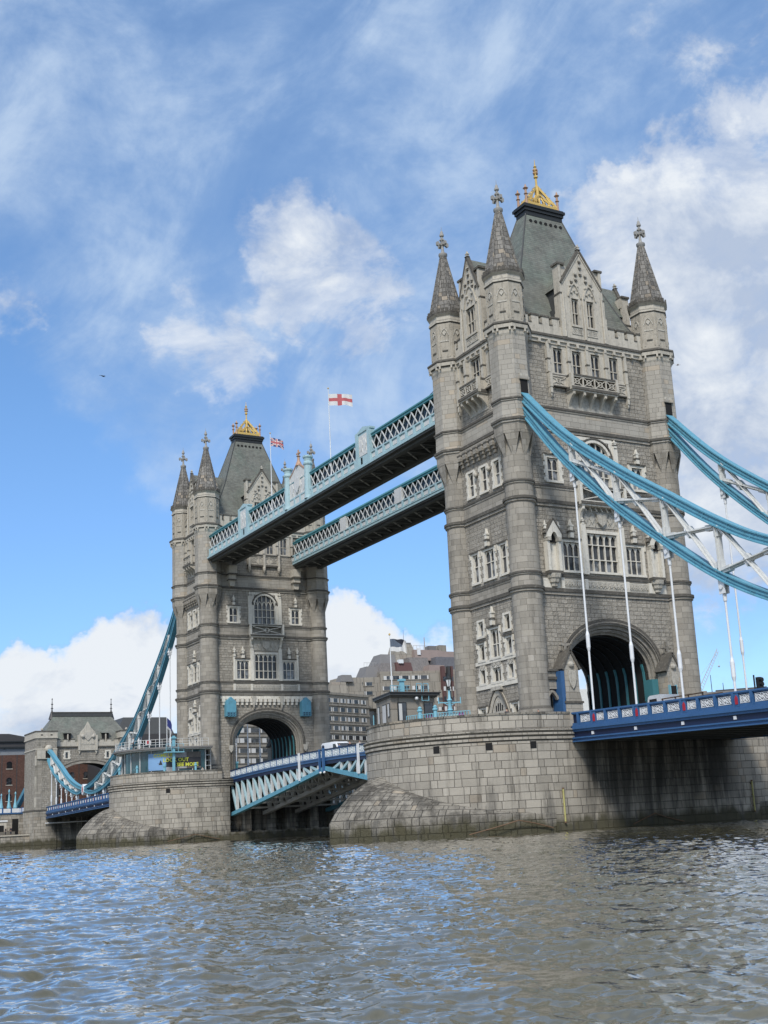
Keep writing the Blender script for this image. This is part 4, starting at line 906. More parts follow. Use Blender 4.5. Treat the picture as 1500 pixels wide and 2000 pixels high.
def pier(y0, label, channel):                              # channel: +1 if the opening span lies on its +Y side
    root = thing('bridge_pier', (0, y0, 0), label, 'pier', 'granite river piers')
    O = pier_outline(); n = len(O); m = MB(); cut = 8.3
    # wall with the bascule recess left open on the channel side
    u = 0; S = 'pier_stone'
    pts = [(-cut, channel*PR), (cut, channel*PR)]
    for k in range(n):
        a, c = O[k], O[(k+1) % n]; L = math.hypot(c[0]-a[0], c[1]-a[1])
        segs = [(a, c)]
        if abs(a[1]-channel*PR) < 1e-6 and abs(c[1]-channel*PR) < 1e-6 and abs(a[0]) > 11:
            s = 1 if c[0] > a[0] else -1; segs = [(a, (-s*cut, a[1])), ((s*cut, a[1]), c)]
        uu = u
        for p, q in segs:
            u0, u1 = u+math.hypot(p[0]-a[0], p[1]-a[1]), u+math.hypot(q[0]-a[0], q[1]-a[1])
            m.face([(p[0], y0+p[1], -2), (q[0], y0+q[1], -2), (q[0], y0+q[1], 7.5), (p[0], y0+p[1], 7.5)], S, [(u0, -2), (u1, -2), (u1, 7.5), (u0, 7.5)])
        u += L
    yb = y0+channel*(PR-2.6); yf = y0+channel*PR
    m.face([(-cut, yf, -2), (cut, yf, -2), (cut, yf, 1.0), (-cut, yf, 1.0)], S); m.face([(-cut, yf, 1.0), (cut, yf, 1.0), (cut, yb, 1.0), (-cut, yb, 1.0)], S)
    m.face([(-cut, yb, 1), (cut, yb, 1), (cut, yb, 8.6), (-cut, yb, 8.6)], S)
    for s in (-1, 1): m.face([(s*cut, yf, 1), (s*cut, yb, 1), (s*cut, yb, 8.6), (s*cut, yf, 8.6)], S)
    m.build('pier_wall', root)
    for x in (-5.4, -1.6, 1.6, 5.4):
        b_ = MB(); b_.box(x-.7, x+.7, min(yb, yf-channel*.9), max(yb, yf-channel*.9), 1.0, 4.2, 'pier_stone'); b_.build('recess_buttress', root)
    r = MB()                                               # roll mouldings and parapet
    e = lambda o: pier_outline(o)
    for z0, z1, o0, o1, mt in ((7.5, 7.62, 0, .12, 'ledge_stone'), (7.62, 7.82, .12, .12, 'pier_stone'), (7.82, 7.88, .12, .02, 'ledge_stone'), (7.88, 8.0, .02, .20, 'pier_stone'), (8.0, 8.16, .20, .20, 'pier_stone'), (8.16, 8.22, .2, .06, 'ledge_stone'), (8.22, 8.34, .06, .26, 'pier_stone'), (8.34, 8.44, .26, .26, 'pier_stone'), (8.44, 8.52, .26, -.12, 'ledge_stone')):
        loop_wall(r, e(o0), z0, e(o1), z1, mt, True, y0)
    r.build('pier_moulding', root)
    f = MB(); f.face([(x, y0+y, ROAD-.05) for x, y in e(-.2)], 'deck_floor'); f.build('pier_deck', root)
    for s in (-1, 1):
        pw = MB(); P = [(x, y) for x, y in e(-.14) if x*s > 1]
        Q = [(s*9.35, -s*(PR-.14) if s > 0 else (PR-.14))]
        P = [(s*9.35, P[0][1])]+P+[(s*9.35, P[-1][1])]
        def inset(d): C = [(x, y) for x, y in e(-.14-d) if x*s > 1]; return [(s*9.35, C[0][1])]+C+[(s*9.35, C[-1][1])]
        I = inset(.6); loop_wall(pw, P, 8.45, P, 9.72, 'pier_stone', False, y0); loop_wall(pw, I, ROAD-.05, I, 9.72, 'pier_stone', False, y0)
        C0, C1 = inset(-.07), inset(.67); loop_wall(pw, C0, 9.72, C0, 9.90, 'cap_stone', False, y0); loop_wall(pw, C0, 9.90, C1, 9.90, 'cap_stone', False, y0); loop_wall(pw, C0, 9.72, C1, 9.72, 'cap_stone', False, y0); loop_wall(pw, C1, 9.72, C1, 9.9, 'cap_stone', False, y0)
        for k in (0, -1):
            pw.face([(P[k][0], y0+P[k][1], 8.45), (I[k][0], y0+I[k][1], 8.45), (I[k][0], y0+I[k][1], 9.9), (P[k][0], y0+P[k][1], 9.9)], 'pier_stone')
        pw.build('pier_parapet', root)
        # pointed cutwater with its domed stone cap
        cw = MB(); N = 30; base, wall_ = [], []
        yc, rr_ = 5.95, 16.6
        for k in range(N+1):
            ph = -PI/2+PI*k/N; dx, dy = math.cos(ph), math.sin(ph)
            wall_.append((s*(PX+PR*dx), s*PR*dy))
            # ray from (13,0) against the two ogive arcs
            best = None
            sg = 1 if dy >= 0 else -1
            ox, oy = PX-12, 0+sg*yc; B_ = ox*dx+oy*dy; disc = B_*B_-(ox*ox+oy*oy-rr_*rr_); t = -B_+math.sqrt(max(0, disc)); t = max(t, PR+.02)
            base.append((s*(PX+t*dx), s*t*dy))
        u = 0
        rows = 9; grid = []
        for k in range(N+1):
            (bx, by), (wx, wy) = base[k], wall_[k]; dist = math.hypot(bx-wx, by-wy); hgt = .74*dist
            grid.append([(bx+(wx-bx)*q/rows, y0+by+(wy-by)*q/rows, 1.5+hgt*(math.sin(q/rows*PI/2*.92)/math.sin(PI/2*.92))**.80, 1.5+1.45*dist*q/rows) for q in range(rows+1)])
        for k in range(N):
            L = math.hypot(base[k+1][0]-base[k][0], base[k+1][1]-base[k][1])
            a, c = base[k], base[k+1]
            cw.face([(a[0], y0+a[1], -2), (c[0], y0+c[1], -2), (c[0], y0+c[1], 1.5), (a[0], y0+a[1], 1.5)], 'cap_stone', [(u, -2+.34), (u+L, -2+.34), (u+L, 1.5+.34), (u, 1.5+.34)])
            for q in range(rows):
                g4 = [grid[k][q], grid[k+1][q], grid[k+1][q+1], grid[k][q+1]]
                cw.face([p[:3] for p in g4], 'cap_stone', [(u, g4[0][3]+.34), (u+L, g4[1][3]+.34), (u+L, g4[2][3]+.34), (u, g4[3][3]+.34)])
            u += L
        cw.build('cutwater', root, 40)
    # weep holes and white lime runs
    for x, y in ([(-20.3, -6.2), (-17.0, -9.2), (-13.4, -10.5)] if y0 < 40 else [(-17.0, -9.2)]):
        h = MB(); an = math.atan2(y, x+PX); c_, s_ = math.cos(an), math.sin(an); h.fr = lambda a, d, z: (-PX+c_*(PR+d)-s_*a, y0+s_*(PR+d)+c_*a, z)
        h.box(-.28, .28, -.3, .006, 6.85, 7.45, 'dark'); h.build('weep_hole', root)
    return root
pier(0.0, 'granite river pier under the nearer bridge tower, with pointed cutwater', 1)
pier(D, 'granite river pier under the farther bridge tower, carrying the glass pavilion', -1)
for i, x in enumerate((-10.9, 10.85)):
    m = MB(); m.tube((x, -PR-.16, .75), (x, -PR-.16, 3.40), .075, .075, 'yellow_paint', 8); m.tube((x, -PR-.16, 3.40), (x, -PR-.16, 3.52), .09, .09, 'rust', 8); m.tube((x, -PR-.16, .62), (x, -PR-.16, .75), .09, .09, 'rust', 8)
    for z in (1.2, 2.2, 3.2): m.box(x-.05, x+.05, -PR-.12, -PR+.02, z-.05, z+.05, 'rust')
    tag(m.build('tide_gauge', None), ('yellow pole fixed to the pier wall left of the stretch painted with stain and deck shade', 'yellow pole fixed to the pier wall right of the stretch painted with stain and deck shade')[i], 'pole', 'yellow poles on the pier wall')
def mooring_chain(pts, label):
    m = MB()
    for a, c in zip(pts[:-1], pts[1:]): m.tube(a, c, .05, .05, 'rust', 6)
    tag(m.build('mooring_chain'), label, 'chain', 'mooring chains hung on the piers')
mooring_chain([(-19.6, -9.4, .12), (-17.5, -10.3, .6), (-15.6, -10.75, 1.05), (-14.0, -10.8, .75), (-12.2, -10.8, .30)], 'rusty chain sagging from a ring on the nearer pier beside its cutwater')
mooring_chain([(-3.6, -10.75, .2), (-1.9, -10.75, .75), (-1.1, -10.75, 1.0), (.2, -10.75, .6), (2.2, -10.75, .15)], 'rusty chain sagging on the pier wall under the blue road deck')
mooring_chain([(-17.5, D-10.3, .2), (-15.0, D-10.8, .7), (-13.6, D-10.8, 1.0), (-12.0, D-10.8, .6), (-10.0, D-10.8, .15)], 'rusty chain sagging from a ring on the farther pier')

# ------------------------------------------------------------------ suspension chains
def catmull(pts, n=8):
    P = [Vector(p) for p in pts]; P = [P[0]*2-P[1]]+P+[P[-1]*2-P[-2]]; out = []
    for i in range(1, len(P)-2):
        for k in range(n):
            t = k/n; a, b_, c, d = P[i-1], P[i], P[i+1], P[i+2]
            out.append(.5*((2*b_)+(c-a)*t+(2*a-5*b_+4*c-d)*t*t+(3*b_-a-3*c+d)*t**3))
    return out+[P[-2]]
UP_ = catmull([(6.0, 40.75), (12.4, 34.4), (18.9, 29.4), (24.7, 25.5), (29.9, 22.1), (34.6, 19.6), (43.7, 16.0), (50, 13.8), (58, 11.6), (65, 10.55)])
LO_ = catmull([(6.0, 39.5), (12.1, 32.4), (18.4, 26.5), (24.1, 22.0), (29.2, 18.35), (33.9, 15.8), (40, 13.4), (47, 11.2), (54, 9.95), (60, 9.65), (65, 10.3)])
UP2 = catmull([(65.6, 10.5), (72.4, 11.75), (78, 13.4), (83.4, 15.6), (88.5, 17.6), (93.4, 19.6), (96.4, 20.4)])
LO2 = catmull([(65.6, 10.4), (70, 9.9), (75.8, 10.8), (83.2, 12.7), (91, 15.6), (96.4, 18.9)])
def zat(poly, t):
    for a, b_ in zip(poly[:-1], poly[1:]):
        if a[0] <= t <= b_[0]: return a[1]+(b_[1]-a[1])*(t-a[0])/(b_[0]-a[0])
    return poly[-1][1]
def rail_top(t): return 9.80-.0205*(t-10.65)
def chord(name, root, poly, X0, yf, w, h, mat, trim):
    m = MB()
    def sec(p, q, ww, hh, zo, mt):
        m.beam((X0, yf(p[0]), p[1]+zo), (X0, yf(q[0]), q[1]+zo), ww, hh, mt)
    S = [poly[0]]+[p for p in poly[1:]]
    rings = []
    for i, p in enumerate(S):
        a, b_ = S[max(0, i-1)], S[min(len(S)-1, i+1)]; tx, tz = b_[0]-a[0], b_[1]-a[1]; l = math.hypot(tx, tz); nx, nz = -tz/l, tx/l
        pr = [(-w*.62, h/2), (w*.62, h/2), (w*.62, h/2-.10), (w*.42, h/2-.13), (w*.42, .10), (w*.5, .06), (w*.5, -.06), (w*.42, -.10), (w*.42, -h/2+.13), (w*.62, -h/2+.10), (w*.62, -h/2), (-w*.62, -h/2), (-w*.62, -h/2+.10), (-w*.42, -h/2+.13), (-w*.42, -.10), (-w*.5, -.06), (-w*.5, .06), (-w*.42, .10), (-w*.42, h/2-.13), (-w*.62, h/2-.10)]
        rings.append([(X0+x, yf(p[0]+nx*o), p[1]+nz*o) for x, o in pr])
    k = len(rings[0])
    for A, B in zip(rings[:-1], rings[1:]):
        for j in range(k): m.face([A[j], A[(j+1) % k], B[(j+1) % k], B[j]], mat)
    m.face(rings[0], mat); m.face(rings[-1], mat)
    for i in range(2, len(S)-2, 4):                        # splice plates and stiffeners along the web
        p, q = S[i], S[i+1]; e = (p[0]+(q[0]-p[0])*.16, p[1]+(q[1]-p[1])*.16); m.beam((X0, yf(p[0]), p[1]), (X0, yf(e[0]), e[1]), w*.98, h*.80, mat)
    return m.build(name, root)
def chain(X0, y0, sgn, label, short=True):
    yf = lambda t: y0+sgn*t
    root = thing('suspension_chain', (X0, yf(65.3), 10.4), label, 'chain', 'suspension chains of the bridge')
    chord('upper_chord', root, UP_, X0, yf, .66, .72, 'chain_blue', None); chord('lower_chord', root, LO_, X0, yf, .66, .66, 'chain_blue', None)
    if short: chord('upper_chord', root, UP2, X0, yf, .66, .66, 'chain_blue', None); chord('lower_chord', root, LO2, X0, yf, .66, .56, 'chain_blue', None)
    m = MB(lambda u, d, z: (X0+d, yf(u), z)); n = 16
    m.prism([(65.3+.75*math.cos(2*PI*k/n), 10.4+1.05*math.sin(2*PI*k/n)) for k in range(n)], -.5, .5, 'white_paint'); m.prism([(65.3+.28*math.cos(2*PI*k/n), 10.4+.6*math.sin(2*PI*k/n)) for k in range(n)], -.53, .53, 'red_paint')
    m.build('hinge_pin', root)
    ts = [13.36+5.47*k for k in range(10)]; Wm = 'weathered_white'
    def brace(a, c):
        b_ = MB(); A, C = (X0, yf(a[0]), a[1]), (X0, yf(c[0]), c[1]); l = math.hypot(a[0]-c[0], a[1]-c[1])
        b_.beam(A, C, .30, .26, Wm, (1, 0, 0)); b_.beam((X0-.17, A[1], A[2]), (X0-.17, C[1], C[2]), .05, .36, Wm, (1, 0, 0)); b_.beam((X0+.17, A[1], A[2]), (X0+.17, C[1], C[2]), .05, .36, Wm, (1, 0, 0))
        for p, q in ((a, c), (c, a)):
            t = min(.8/l, .4); e = (p[0]+(q[0]-p[0])*t, p[1]+(q[1]-p[1])*t); b_.beam((X0, yf(p[0]), p[1]), (X0, yf(e[0]), e[1]), .44, .46, Wm, (1, 0, 0))
        b_.build('brace', root)
    def node(t, z, s=.42):
        m = MB(lambda u, d, zz: (X0+d, yf(u), zz)); m.prism([(t-s, z), (t, z+s*1.2), (t+s, z), (t, z-s*1.2)], -.24, .24, Wm); m.build('gusset_plate', root)
    def panel(UPp, LOp, t0, t1):
        u0, u1, l0, l1 = zat(UPp, t0)-.4, zat(UPp, t1)-.4, zat(LOp, t0)+.35, zat(LOp, t1)+.35
        brace((t0+.25, u0), (t1-.25, l1)); brace((t0+.25, l0), (t1-.25, u1))
        d0, d1 = u0-l0, u1-l1; f = d0/(d0+d1) if d0+d1 > .01 else .5; tm = t0+(t1-t0)*f
        node(tm, u0+(l1-u0)*f)
    for i, t in enumerate(ts):
        u, l = zat(UP_, t)-.4, zat(LO_, t)+.35
        if u-l > .3: brace((t, u), (t, l))
        if i+1 < len(ts) and zat(UP_, ts[i+1])-zat(LO_, ts[i+1]) > 1.3: panel(UP_, LO_, t, ts[i+1])
    t2 = [71.0+4.3*k for k in range(6)]
    if short:
        for i, t in enumerate(t2):
            brace((t, zat(UP2, t)-.35), (t, zat(LO2, t)+.3))
            if i+1 < len(t2): panel(UP2, LO2, t, t2[i+1])
    for t in ts+(t2 if short else []):
        zl = zat(LO_ if t < 65 else LO2, t)-.4; zd = rail_top(t)-1.6
        if zl-zd < .9: continue
        h = MB(); y = yf(t)
        h.tube((X0, y, zd), (X0, y, zl-.9), .092, .085, 'white_paint', 10)
        for s in (-1, 1): h.box(X0-.24 if s < 0 else X0+.14, X0-.14 if s < 0 else X0+.24, y-.30, y+.30, zl-.95, zl+.25, 'white_paint')
        h.tube((X0-.34, y, zl-.45), (X0+.34, y, zl-.45), .18, .18, 'white_paint', 10); h.tube((X0, y, zl-1.5), (X0, y, zl-.6), .14, .17, 'white_paint', 10)
        zt = zd+(zl-zd)*.33
        if zl-zd > 5: h.tube((X0, y, zt-.55), (X0, y, zt+.55), .17, .17, 'white_paint', 10); h.tube((X0, y, zt+.55), (X0, y, zt+.85), .17, .10, 'white_paint', 10); h.tube((X0, y, zt-.85), (X0, y, zt-.55), .10, .17, 'white_paint', 10)
        h.build('hanger', root, 40)
    return root
chain(-8.95, 0, -1, 'bright blue suspension chain from the front corner turret of the nearer tower')
chain(8.95, 0, -1, 'blue suspension chain from the right-hand turret of the nearer tower')
chain(-8.95, D, 1, 'dark teal suspension chain running down from the farther tower to the bank tower')
chain(8.95, D, 1, 'suspension chain glimpsed through the road arch of the farther tower')
for y0, sgn in ((0, -1), (D, 1)):
    for X0 in (-8.95, 8.95):                               # stone mouths where the chains enter the turrets
        pass

# ------------------------------------------------------------------ road decks of the side spans
def rosette_panel(m, u0, u1, z0, z1, d, mat='white_paint'):
    w = u1-u0; c, zc = (u0+u1)/2, (z0+z1)/2; hz = (z1-z0)/2
    for a, e in ((u0, u0+.05), (u1-.05, u1)): m.box(a, e, d-.05, d, z0, z1, mat)
    m.box(u0, u1, d-.05, d, z0, z0+.05, mat); m.box(u0, u1, d-.05, d, z1-.05, z1, mat)
    for cc in (u0+w*.25, u0+w*.75):
        for s in (-1, 1): m.beam((cc-w*.25, d-.03, zc-s*hz), (cc+w*.25, d-.03, zc+s*hz), .085, .05, mat, (0, 1, 0))
        for q in range(8):
            a, e = q*PI/4, (q+1)*PI/4; m.beam((cc+w*.155*math.cos(a), d-.02, zc+hz*.62*math.sin(a)), (cc+w*.155*math.cos(e), d-.02, zc+hz*.62*math.sin(e)), .075, .05, mat, (0, 1, 0))
    m.prism([(c-.10, zc), (c, zc+.16), (c+.10, zc), (c, zc-.16)], d-.05, d+.01, mat)
def side_deck(y0, sgn, label):
    yf = lambda t: y0+sgn*t; t0, t1 = PR+.05, 95.6; bay = 5.47/3
    root = thing('road_deck', (0, yf(t0), 8.0), label, 'deck', 'side span road decks')
    rz = lambda t: rail_top(t)
    m = MB()
    m.poly([(-9.0, yf(t0), rz(t0)-1.35), (9.0, yf(t0), rz(t0)-1.35), (9.0, yf(t1), rz(t1)-1.35), (-9.0, yf(t1), rz(t1)-1.35), (-9, yf(t0), rz(t0)-1.9), (9, yf(t0), rz(t0)-1.9), (9, yf(t1), rz(t1)-1.9), (-9, yf(t1), rz(t1)-1.9)], [(0, 1, 2, 3), (4, 5, 6, 7), (0, 1, 5, 4), (2, 3, 7, 6), (0, 3, 7, 4), (1, 2, 6, 5)], 'tarmac')
    m.build('carriageway', root)
    for X0 in (-9.2, 9.2):
        s = -1 if X0 < 0 else 1
        fr = lambda u, d, z: (X0+s*d, yf(u), z)
        g = MB(fr); P = lambda a, e, za, zb, mt: g.poly([(t0, a, rz(t0)+za), (t0, e, rz(t0)+za), (t0, e, rz(t0)+zb), (t0, a, rz(t0)+zb), (t1, a, rz(t1)+za), (t1, e, rz(t1)+za), (t1, e, rz(t1)+zb), (t1, a, rz(t1)+zb)], [(0, 1, 2, 3), (4, 5, 6, 7), (0, 1, 5, 4), (1, 2, 6, 5), (2, 3, 7, 6), (3, 0, 4, 7)], mt)
        P(-.25, .16, -1.28, -1.12, 'deck_blue'); P(-.25, .30, -1.46, -1.28, 'deck_blue'); P(-.25, .18, -1.66, -1.46, 'deck_blue')
        P(-.25, .04, -2.12, -1.66, 'navy'); P(-.25, .26, -2.24, -2.12, 'deck_blue'); P(-.25, .12, -2.42, -2.24, 'deck_blue'); P(-.25, .24, -2.52, -2.42, 'deck_blue')
        g.build('edge_girder', root)
        pr = MB(fr); g = pr; P(-.16, .14, -.13, .0, 'deck_blue'); P(-.10, .06, -.22, -.13, 'deck_blue'); P(-.10, .08, -1.12, -.92, 'deck_blue'); P(-.13, -.07, -1.0, -.1, 'navy')
        par = pr.build('parapet', root)
        t = 13.36-3*bay+.0; k = 0; shared = None; spost = None; ssh = None; slamp = None
        while t < t1-1:
            if t > t0-.4:
                # post
                if t > t0+.1:
                    if spost is None:
                        q = MB(fr); q.box(t-.13, t+.13, -.12, .15, rz(t)-1.14, rz(t)-.1, 'deck_blue'); q.prism([(t-.10, rz(t)-.55), (t+.10, rz(t)-.55), (t, rz(t)-.95)], .15, .19, 'deck_blue'); spost = (q.build('parapet_post', par), t, rz(t))
                    else:
                        c = spost[0].copy(); COL.objects.link(c); c.parent = par; c.location = (0, yf(t)-yf(spost[1]), rz(t)-spost[2])
                if k % 3 == 0 and t > t0+.1 and k > 0:
                    if ssh is None:
                        q = MB(fr); q.box(t+.13, t+.55, -.12, .10, rz(t)-1.1, rz(t)-.14, 'deck_blue'); u = t+.34; q.prism([(u-.13, rz(t)-.95), (u+.13, rz(t)-.95), (u+.13, rz(t)-.48), (u, rz(t)-.30), (u-.13, rz(t)-.48)], .10, .14, 'red_paint'); ssh = (q.build('red_shield', par), t, rz(t))
                        q = MB(fr); q.box(t-.13, t+.13, .04, .12, rz(t)-2.0, rz(t)-1.75, 'white_paint'); slamp = q.build('deck_light', root)
                    else:
                        for o, pa in ((ssh[0], par), (slamp, root)):
                            c = o.copy(); COL.objects.link(c); c.parent = pa; c.location = (0, yf(t)-yf(ssh[1]), rz(t)-ssh[2])
                a, e = t+.24, t+bay-.24
                if k % 3 == 0: a += .36
                w_key = k % 3 == 0
                if a > t0-.2:
                    if shared is None: shared = {}
                    if w_key not in shared:
                        q = MB(fr); rosette_panel(q, a, e, rz((a+e)/2)-.88, rz((a+e)/2)-.28, .0); shared[w_key] = (q.build('lattice_panel', par), a, rz((a+e)/2))
                    else:
                        o, a0, z0 = shared[w_key]; c = o.copy(); COL.objects.link(c); c.parent = par; c.location = (0, yf(a)-yf(a0), rz((a+e)/2)-z0)
            t += bay; k += 1
    tt = t0+1; cross = None
    while tt < t1:
        if cross is None:
            q = MB(); q.box(-9.0, 9.0, yf(tt)-.14, yf(tt)+.14, rz(tt)-2.45, rz(tt)-1.88, 'under_steel'); q.box(-9.0, 9.0, yf(tt)-.3, yf(tt)+.3, rz(tt)-2.48, rz(tt)-2.4, 'under_steel'); cross = (q.build('cross_girder', root), tt)
        else: c = cross[0].copy(); COL.objects.link(c); c.parent = root; c.location = (0, yf(tt)-yf(cross[1]), rz(tt)-rz(cross[1]))
        tt += 2.735
    for x in (-6, -3, 0, 3, 6):
        q = MB(); q.beam((x, yf(t0), rz(t0)-2.08), (x, yf(t1), rz(t1)-2.08), .18, .36, 'under_steel'); q.build('stringer', root)
    return root
side_deck(0, -1, 'blue road deck with lattice parapet hung in front of the nearer tower')
side_deck(D, 1, 'navy blue road deck between the farther tower and the bank tower')

# ------------------------------------------------------------------ bascule leaves
MID = D/2
def brail(y): return 10.47-.00076*(y-MID)**2
def bbot(y): s = abs(y-MID); return 7.9-.158*s+.0003*s*s
def leaf(y0, y1, label):
    root = thing('bascule_leaf', (0, (y0+y1)/2, 4.0), label, 'drawbridge', 'bascule leaves of the opening span')
    N = 15; ys = [y0+(y1-y0)*k/N for k in range(N+1)]
    m = MB()
    for a, c in zip(ys[:-1], ys[1:]):
        m.poly([(-7.7, a, brail(a)-1.15), (7.7, a, brail(a)-1.15), (7.7, c, brail(c)-1.15), (-7.7, c, brail(c)-1.15), (-7.7, a, brail(a)-1.6), (7.7, a, brail(a)-1.6), (7.7, c, brail(c)-1.6), (-7.7, c, brail(c)-1.6)], [(0, 1, 2, 3), (4, 5, 6, 7), (0, 3, 7, 4), (1, 2, 6, 5)], 'tarmac')
    m.build('carriageway', root)
    for X0 in (-7.6, -2.55, 2.55, 7.6):
        out = abs(X0) > 5; cb, cw = ('chain_blue', 'weathered_white') if out else ('rib_steel', 'rib_steel'); g = MB()
        for a, c in zip(ys[:-1], ys[1:]):
            g.beam((X0, a, bbot(a)+.25), (X0, c, bbot(c)+.25), .62, .5, cb); g.beam((X0, a, brail(a)-1.68), (X0, c, brail(c)-1.68), .40, .34, 'navy' if out else cb)
        r = g.build('rib_girder', root)
        for k in range(N):
            a, c = ys[k], ys[k+1]; za, zc = brail(a)-1.75, brail(c)-1.75
            if za-bbot(a) < .9 or zc-bbot(c) < .9: continue
            w = MB(); near, far = (a, c) if bbot(a) > bbot(c) else (c, a)
            w.beam((X0, a, za), (X0, a, bbot(a)+.4), .30, .44, cw, (0, 1, 0)); w.build('web_post', r)
            w = MB(); w.beam((X0-.05, far, brail(far)-1.85), (X0-.05, near, bbot(near)+.4), .30, .30, 'walk_blue' if out else cw, (0, 1, 0)); w.build('web_brace', r)
    for k in range(1, N, 2):                               # cross frames between the ribs
        y = ys[k]; g = MB(); g.box(-7.4, 7.4, y-.12, y+.12, bbot(y)+.28, bbot(y)+.52, 'rib_steel')
        if brail(y)-1.9-bbot(y) > 1:
            for a, c in ((-7.6, -2.55), (-2.55, 2.55), (2.55, 7.6)):
                g.beam((a, y, bbot(y)+.5), ((a+c)/2, y, brail(y)-2.0), .16, .16, 'rib_steel'); g.beam((c, y, bbot(y)+.5), ((a+c)/2, y, brail(y)-2.0), .16, .16, 'rib_steel')
        g.build('cross_frame', root)
    for X0 in (-7.75, 7.75):
        s = -1 if X0 < 0 else 1; fr = lambda u, d, z: (X0+s*d, u, z); pr = MB(fr)
        for a, c in zip(ys[:-1], ys[1:]):
            for z0, z1, d0, d1, mt in ((-.10, 0, -.12, .12, 'navy'), (-.20, -.1, -.08, .06, 'deck_blue'), (-1.12, -1.0, -.10, .14, 'deck_blue'), (-1.42, -1.12, -.2, .06, 'deck_blue')):
                za, zc = brail(a), brail(c); pr.poly([(a, d0, za+z0), (a, d1, za+z0), (a, d1, za+z1), (a, d0, za+z1), (c, d0, zc+z0), (c, d1, zc+z0), (c, d1, zc+z1), (c, d0, zc+z1)], [(0, 1, 5, 4), (1, 2, 6, 5), (2, 3, 7, 6), (3, 0, 4, 7)], mt)
        par = pr.build('parapet', root); n = 15; w = (y1-y0)/n; sp = None
        for k in range(n):
            a = y0+w*k; zc = brail(a+w/2)
            if sp is None:
                q = MB(fr); q.box(a-.06, a+.06, -.08, .10, zc-1.02, zc-.08, 'deck_blue'); p0 = q.build('parapet_post', par)
                q = MB(fr); q.box(a+.10, a+w-.10, -.03, .0, zc-.97, zc-.17, 'walk_blue'); rosette_panel(q, a+.10, a+w-.10, zc-.97, zc-.17, .05); p1 = q.build('lattice_panel', par); sp = (a, zc)
            else:
                for o in (p0, p1): c = o.copy(); COL.objects.link(c); c.parent = par; c.location = (0, a-sp[0], zc-sp[1])
    for y in ((y0+7.2,) if y0 > 40 else (y1-9.2,)):
        q = MB(); q.box(-8.05, -7.85, y-.15, y+.15, 7.0, brail(y)+.05, 'white_paint'); q.build('fender_post', root)
    return root
leaf(PR-1.0, MID-.04, 'nearer half of the opening road span, mostly hidden behind the nearer pier')
leaf(MID+.04, D-PR+1.0, 'farther half of the opening road span with light blue truss ribs')
for y, lab in ((MID-.5, 0), (MID+.6, 1)):
    pass
m = MB(); m.box(-8.1, -7.85, MID-.18, MID+.18, 7.7, 10.6, 'deck_blue'); m.lathe((-7.97, MID), [(.14, 10.6), (.2, 10.75), (.05, 10.95)], 8, 'navy'); m.box(-8.1, -7.85, MID+1.0, MID+1.2, 7.7, 10.5, 'deck_blue'); m.ball((-8.0, MID+.9, 7.65), .16, 'lantern_glass'); m.ball((-8.0, MID-.2, 7.65), .16, 'lantern_glass')
tag(m.build('navigation_light'), 'dark blue post with lamps at the middle of the opening span parapet', 'light')

